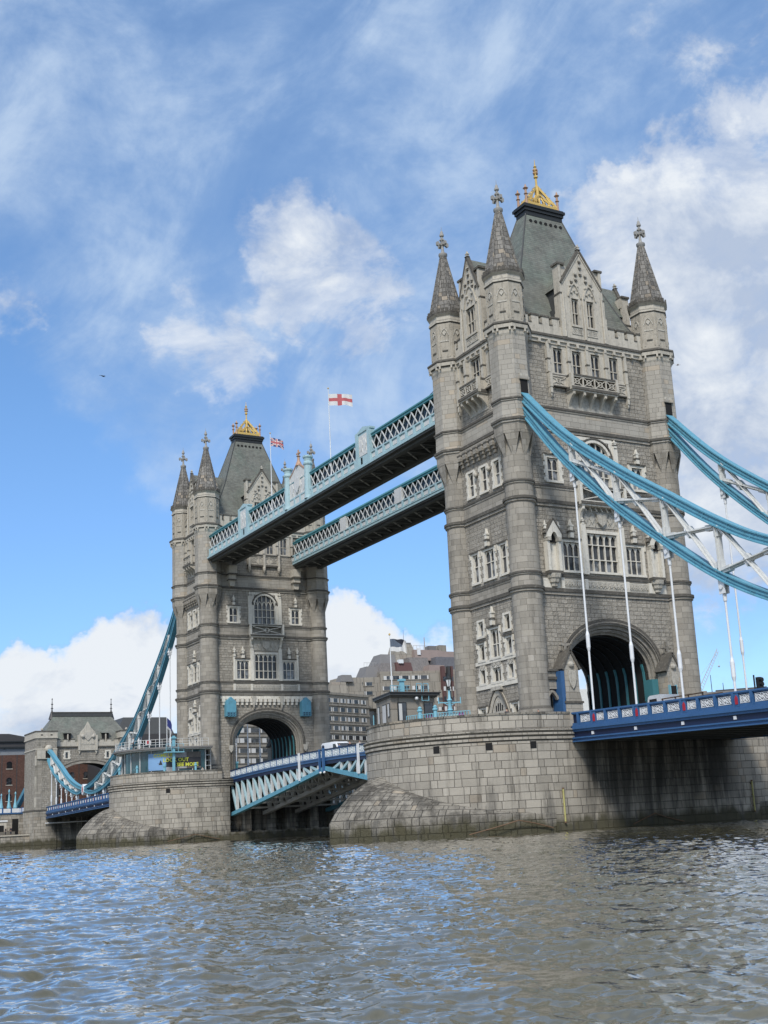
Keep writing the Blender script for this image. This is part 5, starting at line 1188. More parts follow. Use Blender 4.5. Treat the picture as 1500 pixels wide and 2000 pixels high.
# ------------------------------------------------------------------ high level walkways
def walkway(xo, xi, label, near):
    s = 1 if xo > xi else -1                               # outward direction of the outer face
    y0, y1 = HY+1.2, D-HY-1.2; root = thing('high_walkway', ((xo+xi)/2, D/2, 41.2), label, 'walkway', 'high walkways between the towers')
    lo, hi = min(xo, xi), max(xo, xi)
    m = MB(); m.box(lo+.3, hi-.3, y0, y1, 41.75, 41.95, 'under_steel'); m.build('floor', root)
    for x in (lo+.35, hi-.35): m = MB(); m.box(x-.32, x+.32, y0, y1, 41.12, 41.74, 'under_steel'); m.build('floor_girder', root)
    k = 0; y = y0+1
    while y < y1-1.5:
        q = MB(); q.box(lo+.7, hi-.7, y-.1, y+.1, 41.3, 41.7, 'under_steel'); q.beam((lo+.7, y, 41.45), (hi-.7, y+2.6, 41.45), .14, .12, 'rib_steel'); q.beam((hi-.7, y, 41.42), (lo+.7, y+2.6, 41.42), .14, .12, 'under_steel'); q.build('floor_brace', root); y += 2.9
    m = MB(); m.prism([(lo-.05, 45.22), (hi+.05, 45.22), (hi-.4, 45.75), (lo+.4, 45.75)], 0, 1, 'teal_paint'); m.v = [(x, y0 if yy < .5 else y1, z) for x, yy, z in m.v]; m.build('walkway_roof', root)
    m = MB(); m.box(lo+.45, hi-.45, y0, y1, 43.05, 45.2, 'walk_glass'); m.build('glazing', root)
    for X0, sg in ((xo, s), (xi, -s)):
        fr = lambda u, d, z: (X0+sg*d, u, z)
        f = MB(fr); wide = .55 if X0 == xo else .35
        f.box(y0, y1, -.2, wide, 41.62, 41.86, 'walk_blue'); f.box(y0, y1, -.2, wide-.12, 41.40, 41.62, 'under_steel'); f.box(y0, y1, -.2, .12, 41.86, 42.95, 'walk_blue'); f.box(y0, y1, -.2, .26, 42.95, 43.12, 'walk_blue'); f.box(y0, y1, -.2, .34, 42.0, 42.1, 'walk_blue')
        n = 40
        for k in range(n):
            y = y0+(y1-y0)*(k+.5)/n; f.box(y-.20, y+.20, .0, .30, 42.1, 42.95, 'walk_blue'); f.box(y+.28, y+(y1-y0)/n-.28, .1, .15, 42.3, 42.8, 'weathered_white')
        fa = f.build('fascia', root)
        t = MB(fr); t.box(y0, y1, -.14, .16, 44.86, 45.22, 'teal_paint'); t.box(y0, y1, -.10, .24, 45.12, 45.24, 'teal_paint'); t.build('top_chord', root)
        # double white lattice between fascia and top chord
        pitch = 1.36; y = y0; proto = None; k = 0
        while y < y1-pitch*.5:
            if proto is None:
                q = MB(fr)
                for sgn in (-1, 1):
                    q.beam((y, .04+.05*sgn, 43.12 if sgn > 0 else 44.9), (y+pitch, .04+.05*sgn, 44.9 if sgn > 0 else 43.12), .145, .07, 'weathered_white', (1, 0, 0))
                proto = (q.build('lattice_panel', root), y)
            else: c = proto[0].copy(); COL.objects.link(c); c.parent = root; c.location = Vector(proto[0].location)+Vector((0, y-proto[1], 0))
            y += pitch
    fr = lambda u, d, z: (xo+s*d, u, z)
    if near:
        for a, c, zt in ((59.4, 62.9, 46.0), (22.4, 25.9, 45.9)):
            q = MB(fr); q.box(a, c, -.3, .30, 41.9, zt, 'walk_blue'); q.box(a-.1, c+.1, -.35, .40, zt, zt+.22, 'walk_blue'); q.prism([(a, zt+.22), (c, zt+.22), ((a+c)/2, zt+.7)], -.3, .3, 'walk_blue')
            for e in (a+.3, c-.3): q.box(e-.3, e+.3, .3, .44, 41.9, zt, 'walk_blue')
            q.box(a+.7, c-.7, .3, .34, 43.1, zt-.3, 'weathered_white'); relief(q, a+.8, c-.8, 43.3, zt-.5, .34, 4, 'weathered_white', 2)
            q.build('crest_pier', root)
        q = MB(fr); a, c = 39.6, 45.8
        for e in (a, c):
            q.lathe((e, .15), [(.62, 41.9), (.55, 42.3), (.50, 46.2), (.62, 46.4), (.62, 46.6), (.48, 46.8), (.52, 47.1), (.66, 47.3), (.66, 47.5), (.3, 47.6)], 12, 'walk_blue')
        q.box(a+.5, c-.5, -.2, .20, 41.9, 45.9, 'weathered_white'); q.prism([(a+.5, 45.9), (c-.5, 45.9), (c-1.2, 46.3), ((a+c)/2+.7, 46.9), ((a+c)/2, 47.6), ((a+c)/2-.7, 46.9), (a+1.2, 46.3)], -.15, .2, 'weathered_white')
        relief(q, a+.7, c-.7, 43.0, 45.6, .2, 7, 'weathered_white', 4); q.prism([((a+c)/2-.8, 45.4), ((a+c)/2+.8, 45.4), ((a+c)/2+.7, 44.2), ((a+c)/2, 43.4), ((a+c)/2-.7, 44.2)], .2, .4, 'weathered_white')
        o = q.build('coat_of_arms', root)
        q = MB(fr)
        for e, e2, za, zb in ((a+.6, a+1.5, 46.0, 46.5), (a+1.5, (a+c)/2-.5, 46.5, 47.2), (c-.6, c-1.5, 46.0, 46.5), (c-1.5, (a+c)/2+.5, 46.5, 47.2)): q.beam((e, .1, za), (e2, .1, zb), .3, .18, 'rose_gilt')
        q.lathe(((a+c)/2, .0), [(.5, 47.1), (.35, 47.5), (.2, 47.8), (.16, 48.3), (.3, 48.4), (.14, 48.5), (.10, 49.3)], 8, 'rose_gilt'); q.beam(((a+c)/2-.45, 0, 48.8), ((a+c)/2+.45, 0, 48.8), .2, .22, 'rose_gilt', (0, 1, 0))
        q.build('gilded_cresting', o)
    else:
        fi = lambda u, d, z: (xi-s*d, u, z)
        for a in (40.5, 24.5, 57.0): q = MB(fi); q.box(a, a+1.9, -.1, .28, 43.0, 45.0, 'weathered_white'); q.build('crest_pier', root)
    return root
walkway(-9.3, -4.9, 'nearer high walkway with white lattice and coat of arms between the towers', True)
walkway(9.3, 4.9, 'second high walkway, lower in view behind the nearer one, plain white lattice', False)
m = MB(); m.tube((-7.0, 5.5, 48.6), (-8.8, 12.5, 45.3), .035, .035, 'black_iron', 6); tag(m.build('stay_wire'), 'thin dark stay wire from the nearer tower down to the walkway roof', 'wire')
# flags on the walkway
def flag_mesh(o, L, H, paint, amp=.22, droop=.25):
    """paint(u, v) -> material name, u and v from 0 to 1; the cloth ripples and flies along the local X axis"""
    nu, nv = 48, 28; m = MB(); P = []
    for i in range(nu+1):
        for j in range(nv+1):
            u, v = i/nu, j/nv; P.append((u*L*.97, amp*u*math.sin(u*8.5+v*1.3)+.05*math.sin(u*17), -H*(1-v)-droop*u*u+.10*u*math.sin(u*9+1)))
    for i in range(nu):
        for j in range(nv):
            a = i*(nv+1)+j; m.face([P[a], P[a+nv+1], P[a+nv+2], P[a+1]], paint((i+.5)/nu, (j+.5)/nv))
    return m
def union(u, v):
    x, y = u*2-1, v*2-1; w = x*2; d1 = abs(y*2-x*2*1.0*.5*2)/2; dA = abs(y-x); dB = abs(y+x)
    if abs(x) < .10 or abs(y) < .20: return 'flag_red'
    if abs(x) < .15 or abs(y) < .30: return 'flag_white'
    if dA < .09 or dB < .09: return 'flag_red'
    if dA < .24 or dB < .24: return 'flag_white'
    return 'flag_navy'
def george(u, v): return 'flag_red' if abs(u-.47) < .085 or abs(v-.5) < .14 else 'flag_white'
def two_tone(u, v): return 'flag_white' if v < .36 or u > .80+.25*(v-.7) else ('cloth_dark' if u+v > 1.25 else 'cloth_slate')
def flagpole(loc, h, zflag, L, H, paint, heading, label, r=.07, tilt=0.0):
    root = thing('flagpole', loc, label, 'flagpole', 'flagpoles flying flags'); m = MB(); x, y, z = loc
    m.tube((x, y, z), (x, y, z+h), r, r*.55, 'white_paint', 10); m.lathe((x, y), [(.02, z+h), (r*1.5, z+h+.05), (r*1.5, z+h+.15), (.01, z+h+.22)], 8, 'gold'); m.box(x-.2, x+.2, y-.2, y+.2, z, z+.12, 'white_paint'); m.build('pole', root, 40)
    f = flag_mesh(None, L, H, paint); c, s = math.cos(heading), math.sin(heading)
    f.v = [(x+c*a-s*b_, y+s*a+c*b_, zflag+d_-tilt*a) for a, b_, d_ in f.v]
    o = f.build('flag', root, 60); return root
flagpole((-9.35, 51.5, 43.1), 11.1, 53.7, 1.85, 1.2, union, math.atan2(-.55, .84), 'white pole on the walkway flying a rippling Union flag', tilt=.22)
flagpole((-9.35, 33.2, 43.1), 11.3, 53.75, 3.05, 1.5, george, math.atan2(-.5, .87), 'white pole on the walkway flying a white flag with red cross')

# ------------------------------------------------------------------ on the nearer pier
m_root = thing('control_cabin', (-20.0, .6, ROAD), 'grey stone control cabin with dark flat roof on the nearer pier', 'cabin')
pl = [(-20.9, 3.0), (-22.0, -1.7), (-17.5, -1.7), (-17.5, 3.0)]
m = MB(); m.column(pl, ROAD, 12.05, 'concrete'); m.build('wall', m_root)
ctr = (-19.9, .8)
def grow(pl, k): return [(ctr[0]+(x-ctr[0])*(1+k), ctr[1]+(y-ctr[1])*(1+k*1.4)) for x, y in pl]
m = MB(); m.column(grow(pl, .06), 12.05, 12.2, 'ledge_stone'); m.column(grow(pl, .13), 12.2, 12.42, 'roof_lead'); m.column(grow(pl, .16), 12.42, 12.5, 'dark_cladding'); m.build('roof', m_root)
for x, w in ((-20.9, .78), (-18.2, .82)):
    m = MB(); m.box(x-w/2-.06, x+w/2+.06, -1.78, -1.66, 9.95, 11.62, 'black_iron'); o = m.build('window', m_root)
    p = MB(); p.face([(x-w/2, -1.79, 10.0), (x+w/2, -1.79, 10.0), (x+w/2, -1.79, 11.56), (x-w/2, -1.79, 11.56)], 'window_glass'); p.build('pane', o)
    if x < -20: p = MB(); p.face([(x-w/2+.05, -1.795, 10.05), (x-.02, -1.795, 10.05), (x-.02, -1.795, 11.5), (x-w/2+.05, -1.795, 11.5)], 'curtain'); p.build('blind', o)
dx, dy = pl[1][0]-pl[0][0], pl[1][1]-pl[0][1]; L = math.hypot(dx, dy); tx, ty = dx/L, dy/L; nx, ny = -ty*-1, -tx
fr = lambda u, d, z: (pl[0][0]+tx*u+ty*d, pl[0][1]+ty*u-tx*d, z)
for u, w, z0 in ((.9, .55, 10.0), (2.8, 1.2, ROAD+.1), (4.2, .5, 10.4)):
    m = MB(fr); m.box(u-w/2-.05, u+w/2+.05, -.02, .05, z0, 11.6, 'black_iron'); o = m.build('window', m_root); p = MB(fr); p.face([(u-w/2, .058, z0+.05), (u+w/2, .058, z0+.05), (u+w/2, .058, 11.52), (u-w/2, .058, 11.52)], 'window_glass' if w < .5 else 'curtain'); p.build('pane', o)
m = MB(); m.ball((-19.5, -1.95, 11.95), .17, 'lantern_glass', 10); m.tube((-19.5, -1.95, 12.05), (-19.5, -1.7, 12.1), .03, .03, 'black_iron', 6); m.build('bulkhead_lamp', m_root)
m = MB()
for x in (-19.0, -18.3):
    m.tube((x, -2.05, 11.75), (x, -2.05, 13.25), .035, .035, 'sky_paint', 6); m.tube((x, -2.05, 13.25), (x, -1.2, 13.35), .035, .035, 'sky_paint', 6); m.tube((x, -1.2, 13.35), (x, -1.2, 12.5), .035, .035, 'sky_paint', 6)
for z in (11.75, 12.25): m.tube((-19.0, -2.05, z), (-18.3, -2.05, z), .03, .03, 'sky_paint', 6)
m.build('roof_ladder', m_root)
m = MB()
for k in range(7): x = -21.9+.28*k; m.tube((x, -1.6+.0*k, 12.5), (x, -1.6, 13.1), .022, .022, 'sky_paint', 6)
for z in (12.8, 13.1): m.tube((-21.9, -1.6, z), (-19.9, -1.6, z), .028, .028, 'sky_paint', 6)
m.box(-20.9, -20.55, -1.75, -1.45, 12.5, 13.7, 'sky_paint'); m.box(-21.0, -20.45, -1.85, -1.35, 13.5, 13.66, 'sky_paint'); m.build('roof_railing', m_root)
flagpole((-21.5, -1.2, 12.5), 5.1, 17.3, 1.5, 1.1, two_tone, math.atan2(-.55, .84), 'white pole on the cabin roof flying a dark and white flag', r=.06)
# iron railing along the pier edge
def pier_railing(y0, a0, a1, n, h, R0, name_label, posters=True, big=(3, 9)):
    root = thing('pier_railing', (-PX, y0, 9.0), name_label, 'railing', 'light blue railings on the piers')
    P = lambda a: (-PX+R0*math.cos(a), y0+R0*math.sin(a))
    for k in range(n+1):
        a = a0+(a1-a0)*k/n; x, y = P(a); q = MB()
        if k in big: q.lathe((x, y), [(.20, ROAD), (.18, 9.6), (.16, 10.5), (.24, 10.58), (.24, 10.7), (.15, 10.75), (.20, 10.86), (.05, 11.0)], 10, 'sky_paint'); q.build('railing_post', root)
        else: q.box(x-.025, x+.025, y-.025, y+.025, ROAD, 9.3+h, 'sky_paint'); q.build('baluster', root)
    q = MB()
    for z in (9.3+h, 9.5):
        for k in range(n): a, c = P(a0+(a1-a0)*k/n), P(a0+(a1-a0)*(k+1)/n); q.beam((*a, z), (*c, z), .05, .05, 'sky_paint')
    q.build('handrail', root)
    if posters:
        for k in range(n):
            if 8 <= k < n-2 and k != big[1]:
                a, c = a0+(a1-a0)*(k+.15)/n, a0+(a1-a0)*(k+.85)/n; p0, p1 = P(a), P(c); f_ = .985
                q = MB(); q.face([(-PX+(p0[0]+PX)*f_, y0+(p0[1]-y0)*f_, 9.7), (-PX+(p1[0]+PX)*f_, y0+(p1[1]-y0)*f_, 9.7), (-PX+(p1[0]+PX)*f_, y0+(p1[1]-y0)*f_, 9.2+h), (-PX+(p0[0]+PX)*f_, y0+(p0[1]-y0)*f_, 9.2+h)], 'magenta' if k % 12 in (8, 9, 10, 11, 0) else 'walk_blue'); q.build('poster_panel', root)
    return root
pier_railing(0, R(196), R(232), 24, 1.0, 9.7, 'light blue railing with magenta panels in front of the control cabin', True, (6, 12))
m = MB()
for x, y in ((-20.75, 3.9), (-20.3, 4.7), (-19.9, 5.4)): m.tube((x, y, ROAD), (x, y, 11.0), .05, .05, 'sky_paint', 8)
for z in (9.95, 10.3, 10.65, 11.0): m.tube((-20.75, 3.9, z), (-19.9, 5.4, z), .035, .035, 'sky_paint', 6)
m.face([(-20.73, 3.9, 9.5), (-19.88, 5.4, 9.5), (-19.88, 5.4, 10.6), (-20.73, 3.9, 10.6)], 'sky_paint')
tag(m.build('pier_gate'), 'light blue gate panel at the tip of the nearer pier', 'gate')
# three armed street lamp
t = thing('street_lamp', (-18.6, -6.0, ROAD), 'light blue iron lamp post with black lantern beside the nearer tower', 'lamp post')
m = MB(); x, y = -18.6, -6.0; m.lathe((x, y), [(.30, ROAD), (.30, 9.2), (.22, 9.4), (.20, 10.4), (.28, 10.5), (.17, 10.6), (.14, 11.2), (.24, 11.35), (.12, 11.5), (.08, 12.15), (.14, 12.2), (.02, 12.25)], 12, 'sky_paint'); m.build('post', t, 40)
m = MB()
for s in (-1, 1):
    m.beam((x, y, 11.15), (x+s*.95, y-s*.25, 11.15), .07, .09, 'sky_paint'); m.tube((x+s*.95, y-s*.25, 11.05), (x+s*.95, y-s*.25, 11.6), .05, .04, 'sky_paint', 6); m.beam((x, y, 10.85), (x+s*.5, y-s*.13, 11.13), .05, .06, 'sky_paint')
m.build('cross_arm', t)
m = MB(); m.lathe((x, y), [(.10, 12.2), (.16, 12.3), (.08, 12.45), (.14, 12.5)], 8, 'black_iron'); m.lathe((x, y), [(.30, 13.12), (.34, 13.16), (.12, 13.45), (.12, 13.52), (.03, 13.62), (.015, 13.85)], 8, 'black_iron')
for k in range(6): a = k*PI/3; m.tube((x+.14*math.cos(a), y+.14*math.sin(a), 12.5), (x+.28*math.cos(a), y+.28*math.sin(a), 13.12), .02, .02, 'black_iron', 5)
o = m.build('lantern', t); m = MB(); m.lathe((x, y), [(.13, 12.52), (.27, 13.12)], 6, 'lantern_glass'); m.build('lantern_pane', o)

# ------------------------------------------------------------------ glass pavilion on the farther pier
pv = thing('glass_pavilion', (-13.0, D-1, ROAD), 'round glass pavilion with banner and roof terrace on the farther pier', 'pavilion')
pc = (-12.2, D)
def arc(r, a0, a1, n): return [(pc[0]+r*math.cos(a0+(a1-a0)*k/n), pc[1]+r*math.sin(a0+(a1-a0)*k/n)) for k in range(n+1)]
A0, A1 = R(100), R(278)
m = MB(); P = arc(8.3, A0, A1, 26)
for a, c in zip(P[:-1], P[1:]): m.face([(*a, ROAD), (*c, ROAD), (*c, 12.95), (*a, 12.95)], 'teal_glass')
m.build('glass_wall', pv)
m = MB(); P = arc(6.5, A0, A1, 20)
for i, (a, c) in enumerate(zip(P[:-1], P[1:])): m.face([(*a, ROAD), (*c, ROAD), (*c, 12.9), (*a, 12.9)], ('dark', 'curtain', 'dark_cladding')[i % 3])
m.build('interior_wall', pv)
for k, a in enumerate(arc(8.36, A0, A1, 13)):
    m = MB(); m.box(a[0]-.06, a[0]+.06, a[1]-.06, a[1]+.06, ROAD, 12.95, 'weathered_white'); m.build('mullion', pv)
def disc(m, r, z0, z1, mat, a0=A0-.05, a1=A1+.06): m.column([(pc[0]+4, pc[1])]+arc(r, a0, a1, 36), z0, z1, mat)
m = MB(); disc(m, 9.6, 13.12, 13.36, 'grey_cladding'); disc(m, 9.2, 12.95, 13.12, 'weathered_white'); rf = m.build('roof', pv)
rail = MB(); P = arc(9.3, A0, A1, 30)
for z in (13.75, 14.1, 14.5):
    for a, c in zip(P[:-1], P[1:]): rail.beam((*a, z), (*c, z), .045, .045, 'weathered_white')
rail.build('terrace_rail', rf)
for a in P: q = MB(); q.tube((*a, 13.36), (*a, 14.52), .035, .035, 'weathered_white', 6); q.build('rail_post', rf)
# banner with its lettering, bent round the glass
bn = tag(bpy.data.objects.new('banner', None), 'banner with yellow letters across the glass pavilion', 'banner'); COL.objects.link(bn); bn.location = (pc[0], pc[1]-8.5, 11.5)
RB = 8.46
def bent(u, d, z): a = R(232)+u/RB; return (pc[0]+(RB+d)*math.cos(a), pc[1]+(RB+d)*math.sin(a), z)
def strip(m, u0, u1, z0, z1, d, mat, n=8):
    for k in range(n): a, c = u0+(u1-u0)*k/n, u0+(u1-u0)*(k+1)/n; m.face([bent(a, d, z0), bent(c, d, z0), bent(c, d, z1), bent(a, d, z1)], mat)
m = MB(); strip(m, -1.75, 1.0, 10.15, 12.55, 0, 'banner_sky'); strip(m, 1.0, 3.9, 10.3, 12.55, 0, 'banner_grey'); strip(m, 3.9, 6.0, 10.3, 12.6, 0, 'banner_brown')
strip(m, 1.0, 2.6, 9.3, 10.3, 0, 'banner_grey'); strip(m, 1.0, 6.0, 10.55, 11.85, .012, 'banner_ink')
m.face([bent(-1.7, .01, 10.2), bent(.9, .01, 10.2), bent(.9, .01, 10.75), bent(-.2, .01, 11.15), bent(-1.7, .01, 10.35)], 'banner_brown'); m.face([bent(-.1, .015, 10.9), bent(.45, .015, 10.9), bent(.25, .015, 11.55), bent(.15, .015, 11.55)], 'banner_ink')
m.build('printed_sheet', bn)
def lettering(txt, u, z, size, parent, mp, mat, name='lettering', off=.03):
    cu = bpy.data.curves.new('lettering', 'FONT'); cu.body = txt; cu.size = size; cu.offset = size*.030; cu.resolution_u = 2
    o = bpy.data.objects.new('lettering', cu); COL.objects.link(o); bpy.context.view_layer.update()
    me = bpy.data.meshes.new_from_object(o.evaluated_get(bpy.context.evaluated_depsgraph_get())); bpy.data.objects.remove(o)
    q = MB()
    for f in me.polygons: q.face([mp(u+me.vertices[i].co.x, off, z+me.vertices[i].co.y) for i in f.vertices], mat)
    bpy.data.meshes.remove(me); return q.build(name, parent)
for txt, u, z in (('COME UP', -.9, 12.02), ('LOOK OUT', .55, 11.30), ('SEE MORE', 2.5, 10.60)): lettering(txt, u, z, .70, bn, bent, 'banner_yellow')
# steel steps and light blue post in front of the pavilion
m = MB()
for k in range(5): m.box(-11.5, -10.1, D-7.9, D-7.0, ROAD+.4+.75*k, ROAD+.48+.75*k, 'weathered_white')
for x in (-11.5, -10.1): m.tube((x, D-7.9, ROAD), (x, D-7.9, 13.0), .05, .05, 'weathered_white', 6)
m.box(-11.45, -10.15, D-6.9, D-6.85, ROAD, 12.9, 'dark'); m.build('steel_stair', pv)
m = MB(); m.box(-16.1, -15.75, D-8.75, D-8.45, ROAD, 14.9, 'sky_paint'); m.box(-16.25, -15.6, D-8.9, D-8.3, 14.5, 14.72, 'sky_paint'); m.box(-17.3, -14.5, D-9.15, D-8.2, 12.5, 12.64, 'sky_paint')
for x in (-17.2, -16.4, -15.4, -14.6): m.tube((x, D-9.1, 12.6), (x, D-9.1, 13.7), .035, .035, 'sky_paint', 6)
m.tube((-17.2, D-9.1, 13.7), (-14.6, D-9.1, 13.7), .035, .035, 'sky_paint', 6); m.tube((-17.2, D-9.1, 13.15), (-14.6, D-9.1, 13.15), .03, .03, 'sky_paint', 6)
tag(m.build('signal_platform'), 'light blue signal post with small railed platform before the pavilion', 'platform')
pier_railing(D, R(185), R(262), 36, .55, 9.85, 'light blue railing along the edge of the farther pier', False, (0, 12, 24, 36))
m = MB(); m.tube((-16.9, D-8.6, 13.4), (-16.9, D-8.6, 17.6), .06, .035, 'white_paint', 8); f = flag_mesh(None, .9, 1.5, lambda u, v: 'flag_navy' if v > .2 else 'banner_grey', .12, .9); f.v = [(-16.9+.8*a*.84, D-8.6-.5*a, 17.4+d_) for a, b_, d_ in f.v]
fp = thing('flagpole', (-16.9, D-8.6, 13.36), 'white pole on the pavilion terrace with drooping dark flag', 'flagpole', 'flagpoles flying flags'); m.build('pole', fp); f.build('flag', fp, 60)
m = MB(); m.box(-19.4, -18.6, D-6.6, D-6.5, 13.8, 14.5, 'flag_white'); m.box(-19.2, -18.95, D-6.63, D-6.6, 13.95, 14.4, 'red_paint'); m.tube((-19.0, D-6.55, 13.36), (-19.0, D-6.55, 13.8), .04, .04, 'black_iron', 6); tag(m.build('notice_board'), 'small red and white notice on the pavilion roof terrace', 'sign')

# ------------------------------------------------------------------ bank tower at the far end
def bank_tower():
    y = 178.0; root = thing('bank_tower', (0, y+6, 3), 'squat stone gate tower with slate roof on the far bank', 'tower'); G = 'rubble'
    for s in (-1, 1):
        m = MB(); a, c = sorted((s*7.2, s*11.8)); m.box(a, c, y, y+10.5, -1, 20.4, G); m.box(a-.12, c+.12, y-.12, y+10.6, 20.4, 20.7, 'limestone'); m.box(a, c, y, y+10.5, 20.7, 24.2, G); m.box(a-.2, c+.2, y-.2, y+10.7, 22.9, 23.15, 'limestone'); m.box(a-.1, c+.1, y-.1, y+10.6, 23.15, 24.3, 'limestone'); m.box(a-.2, c+.2, y-.2, y+10.7, 24.3, 24.55, 'ledge_stone')
        for k in range(2): u = a+1.3+2.1*k; m.box(u-.22, u+.22, y-.13, y-.05, 23.5, 23.75, 'dark')
        m.box(a-.05, a+1.5, y-.06, y+.05, -1, 20.4, 'granite'); m.box(c-1.5, c+.05, y-.06, y+.05, -1, 20.4, 'granite'); m.box(a-.15, c+.15, y-.18, y+10.6, -1, 7.2, 'pier_stone'); m.box(a-.25, c+.25, y-.28, y+10.7, 7.2, 7.5, 'ledge_stone')
        if s < 0: m.box(a+.3, c, y-.35, y, 18.4, 20.3, 'limestone'); m.prism_ = None; m.ball((s*9.0, y-.1, 20.6), .85, 'limestone', 10); m.box(s*9.7-.0, s*8.2, y-.4, y-.3, 18.6, 20.2, 'dark')
        for zz in range(4): m.box(a-.06, a+.25, y-.1, y+.3, 3.5+4.5*zz, 5.6+4.5*zz, 'limestone')
        m.ball((a+1.5, y+.8, 24.9), .3, 'limestone', 6)
        m.build('turret', root)
    f = lambda u, d, z: (u, y+1.4-d, z); m = MB(f); rects = [(-5.0, -4.25, 18.5, 19.9), (4.25, 5.0, 18.5, 19.9)]
    wall_with_openings(m, -7.2, 7.2, 17.75, 22.2, rects, G)
    A = [(6.3*math.cos(PI-PI*k/20), 14.6+3.0*math.sin(PI*k/20)) for k in range(21)]
    for p, q in zip(A[:-1], A[1:]): m.face([(p[0], 0, p[1]), (q[0], 0, q[1]), (q[0], 0, 17.75), (p[0], 0, 17.75)], G)
    for s in (-1, 1): m.face([(s*6.3, 0, 3), (s*7.2, 0, 3), (s*7.2, 0, 17.75), (s*6.3, 0, 17.75)], G)
    m.build('wall', root)
    m = MB(f)
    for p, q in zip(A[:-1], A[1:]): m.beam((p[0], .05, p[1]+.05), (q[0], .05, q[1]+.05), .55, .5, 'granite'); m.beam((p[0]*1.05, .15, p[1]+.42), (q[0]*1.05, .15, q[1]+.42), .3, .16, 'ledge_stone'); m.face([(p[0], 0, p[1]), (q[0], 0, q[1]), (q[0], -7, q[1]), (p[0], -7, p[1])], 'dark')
    m.build('archway', root)
    for a, c, z0, z1 in rects: window(root, f, (a+c)/2, c-a, z0, z1, 1, (), fm=.3)
    m = MB(f); m.box(-7.2, 7.2, -.3, .3, 20.9, 21.15, 'ledge_stone'); m.box(-7.2, 7.2, -.4, .12, 21.15, 22.1, 'limestone'); n = 9
    for k in range(n):
        u = -6.6+13.2*k/(n-1)
        if abs(u) > 2: m.box(u-.45, u+.45, -.4, .12, 22.1, 22.6, 'limestone'); m.box(u-.5, u+.5, -.45, .18, 22.6, 22.75, 'ledge_stone')
    m.build('parapet', root)
    m = MB(f); m.box(-1.9, 1.9, -.5, .35, 20.2, 23.4, 'limestone'); m.box(-2.2, -1.7, -.6, .45, 20.2, 23.6, 'limestone'); m.box(1.7, 2.2, -.6, .45, 20.2, 23.6, 'limestone'); m.prism([(-1.9, 23.4), (1.9, 23.4), (1.5, 24.4), (.7, 25.2), (0, 26.6), (-.7, 25.2), (-1.5, 24.4)], -.4, .35, 'limestone'); m.prism([(-.9, 24.2), (.9, 24.2), (.9, 23.2), (0, 22.3), (-.9, 23.2)], .35, .5, 'carved_stone')
    for s in (-1, 1): m.ball((s*1.2, .4, 23.3), .45, 'carved_stone', 8); m.prism([(s*1.9-.3, 20.2), (s*1.9+.3, 20.2), (s*1.9, 19.3)], 0, .3, 'limestone')
    relief(m, -1.5, 1.5, 21.3, 22.0, .35, 3, n=5); m.build('crest_gable', root)
    m = MB(); z0, z1 = 22.0, 28.3; p0 = [(-8.2, y+2.2), (8.2, y+2.2), (8.2, y+11), (-8.2, y+11)]; p1 = [(-6.6, y+6.0), (6.6, y+6.0), (6.6, y+7.0), (-6.6, y+7.0)]
    p0 = [(-10.0, y+1.9), (10.0, y+1.9), (10.0, y+11.5), (-10.0, y+11.5)]; pm = [(-8.6, y+3.9), (8.6, y+3.9), (8.6, y+9.2), (-8.6, y+9.2)]
    for A_, za, B_, zb in ((p0, z0, pm, 25.3), (pm, 25.3, p1, z1)):
        for i in range(4): j = (i+1) % 4; m.face([(*A_[i], za), (*A_[j], za), (*B_[j], zb), (*B_[i], zb)], 'slate')
    rr_ = m.build('roof', root)
    m = MB(); m.box(-6.9, 6.9, y+5.8, y+7.2, 28.2, 29.1, 'roof_lead'); m.box(-7.0, 7.0, y+5.7, y+7.3, 29.1, 29.25, 'ledge_stone'); m.build('roof_ridge', rr_)
    for s in (-1, 1):
        m = MB(); m.lathe((s*6.8, y+6.5), [(.8, 27.6), (.45, 28.8), (.16, 29.6), (.12, 30.0), (.34, 30.1), (.12, 30.25), (.1, 30.9), (.3, 31.05), (.1, 31.2), (.06, 32.0), (.16, 32.1), (.02, 32.5)], 8, 'dark_cladding'); m.build('roof_finial', rr_)
        m = MB(); u = s*4.3; m.box(u-.75, u+.75, y+2.2, y+4.6, 22.6, 24.15, 'dark'); m.poly([(u-1.0, y+1.9, 24.1), (u+1.0, y+1.9, 24.1), (u+.8, y+5.0, 24.9), (u-.8, y+5.0, 24.9)], [(0, 1, 2, 3)], 'slate'); m.box(u-.12, u+.12, y+1.9, y+2.3, 22.0, 23.9, 'limestone'); m.build('dormer', root)
    m = MB(); m.tube((-9.6, y-.5, 4.55), (9, y-.5, 4.75), .12, .12, 'white_paint', 8); m.box(-9.3, 9.3, y+.1, y+3, -1, 6.6, 'pier_stone'); m.build('abutment_wall', root)
bank_tower()
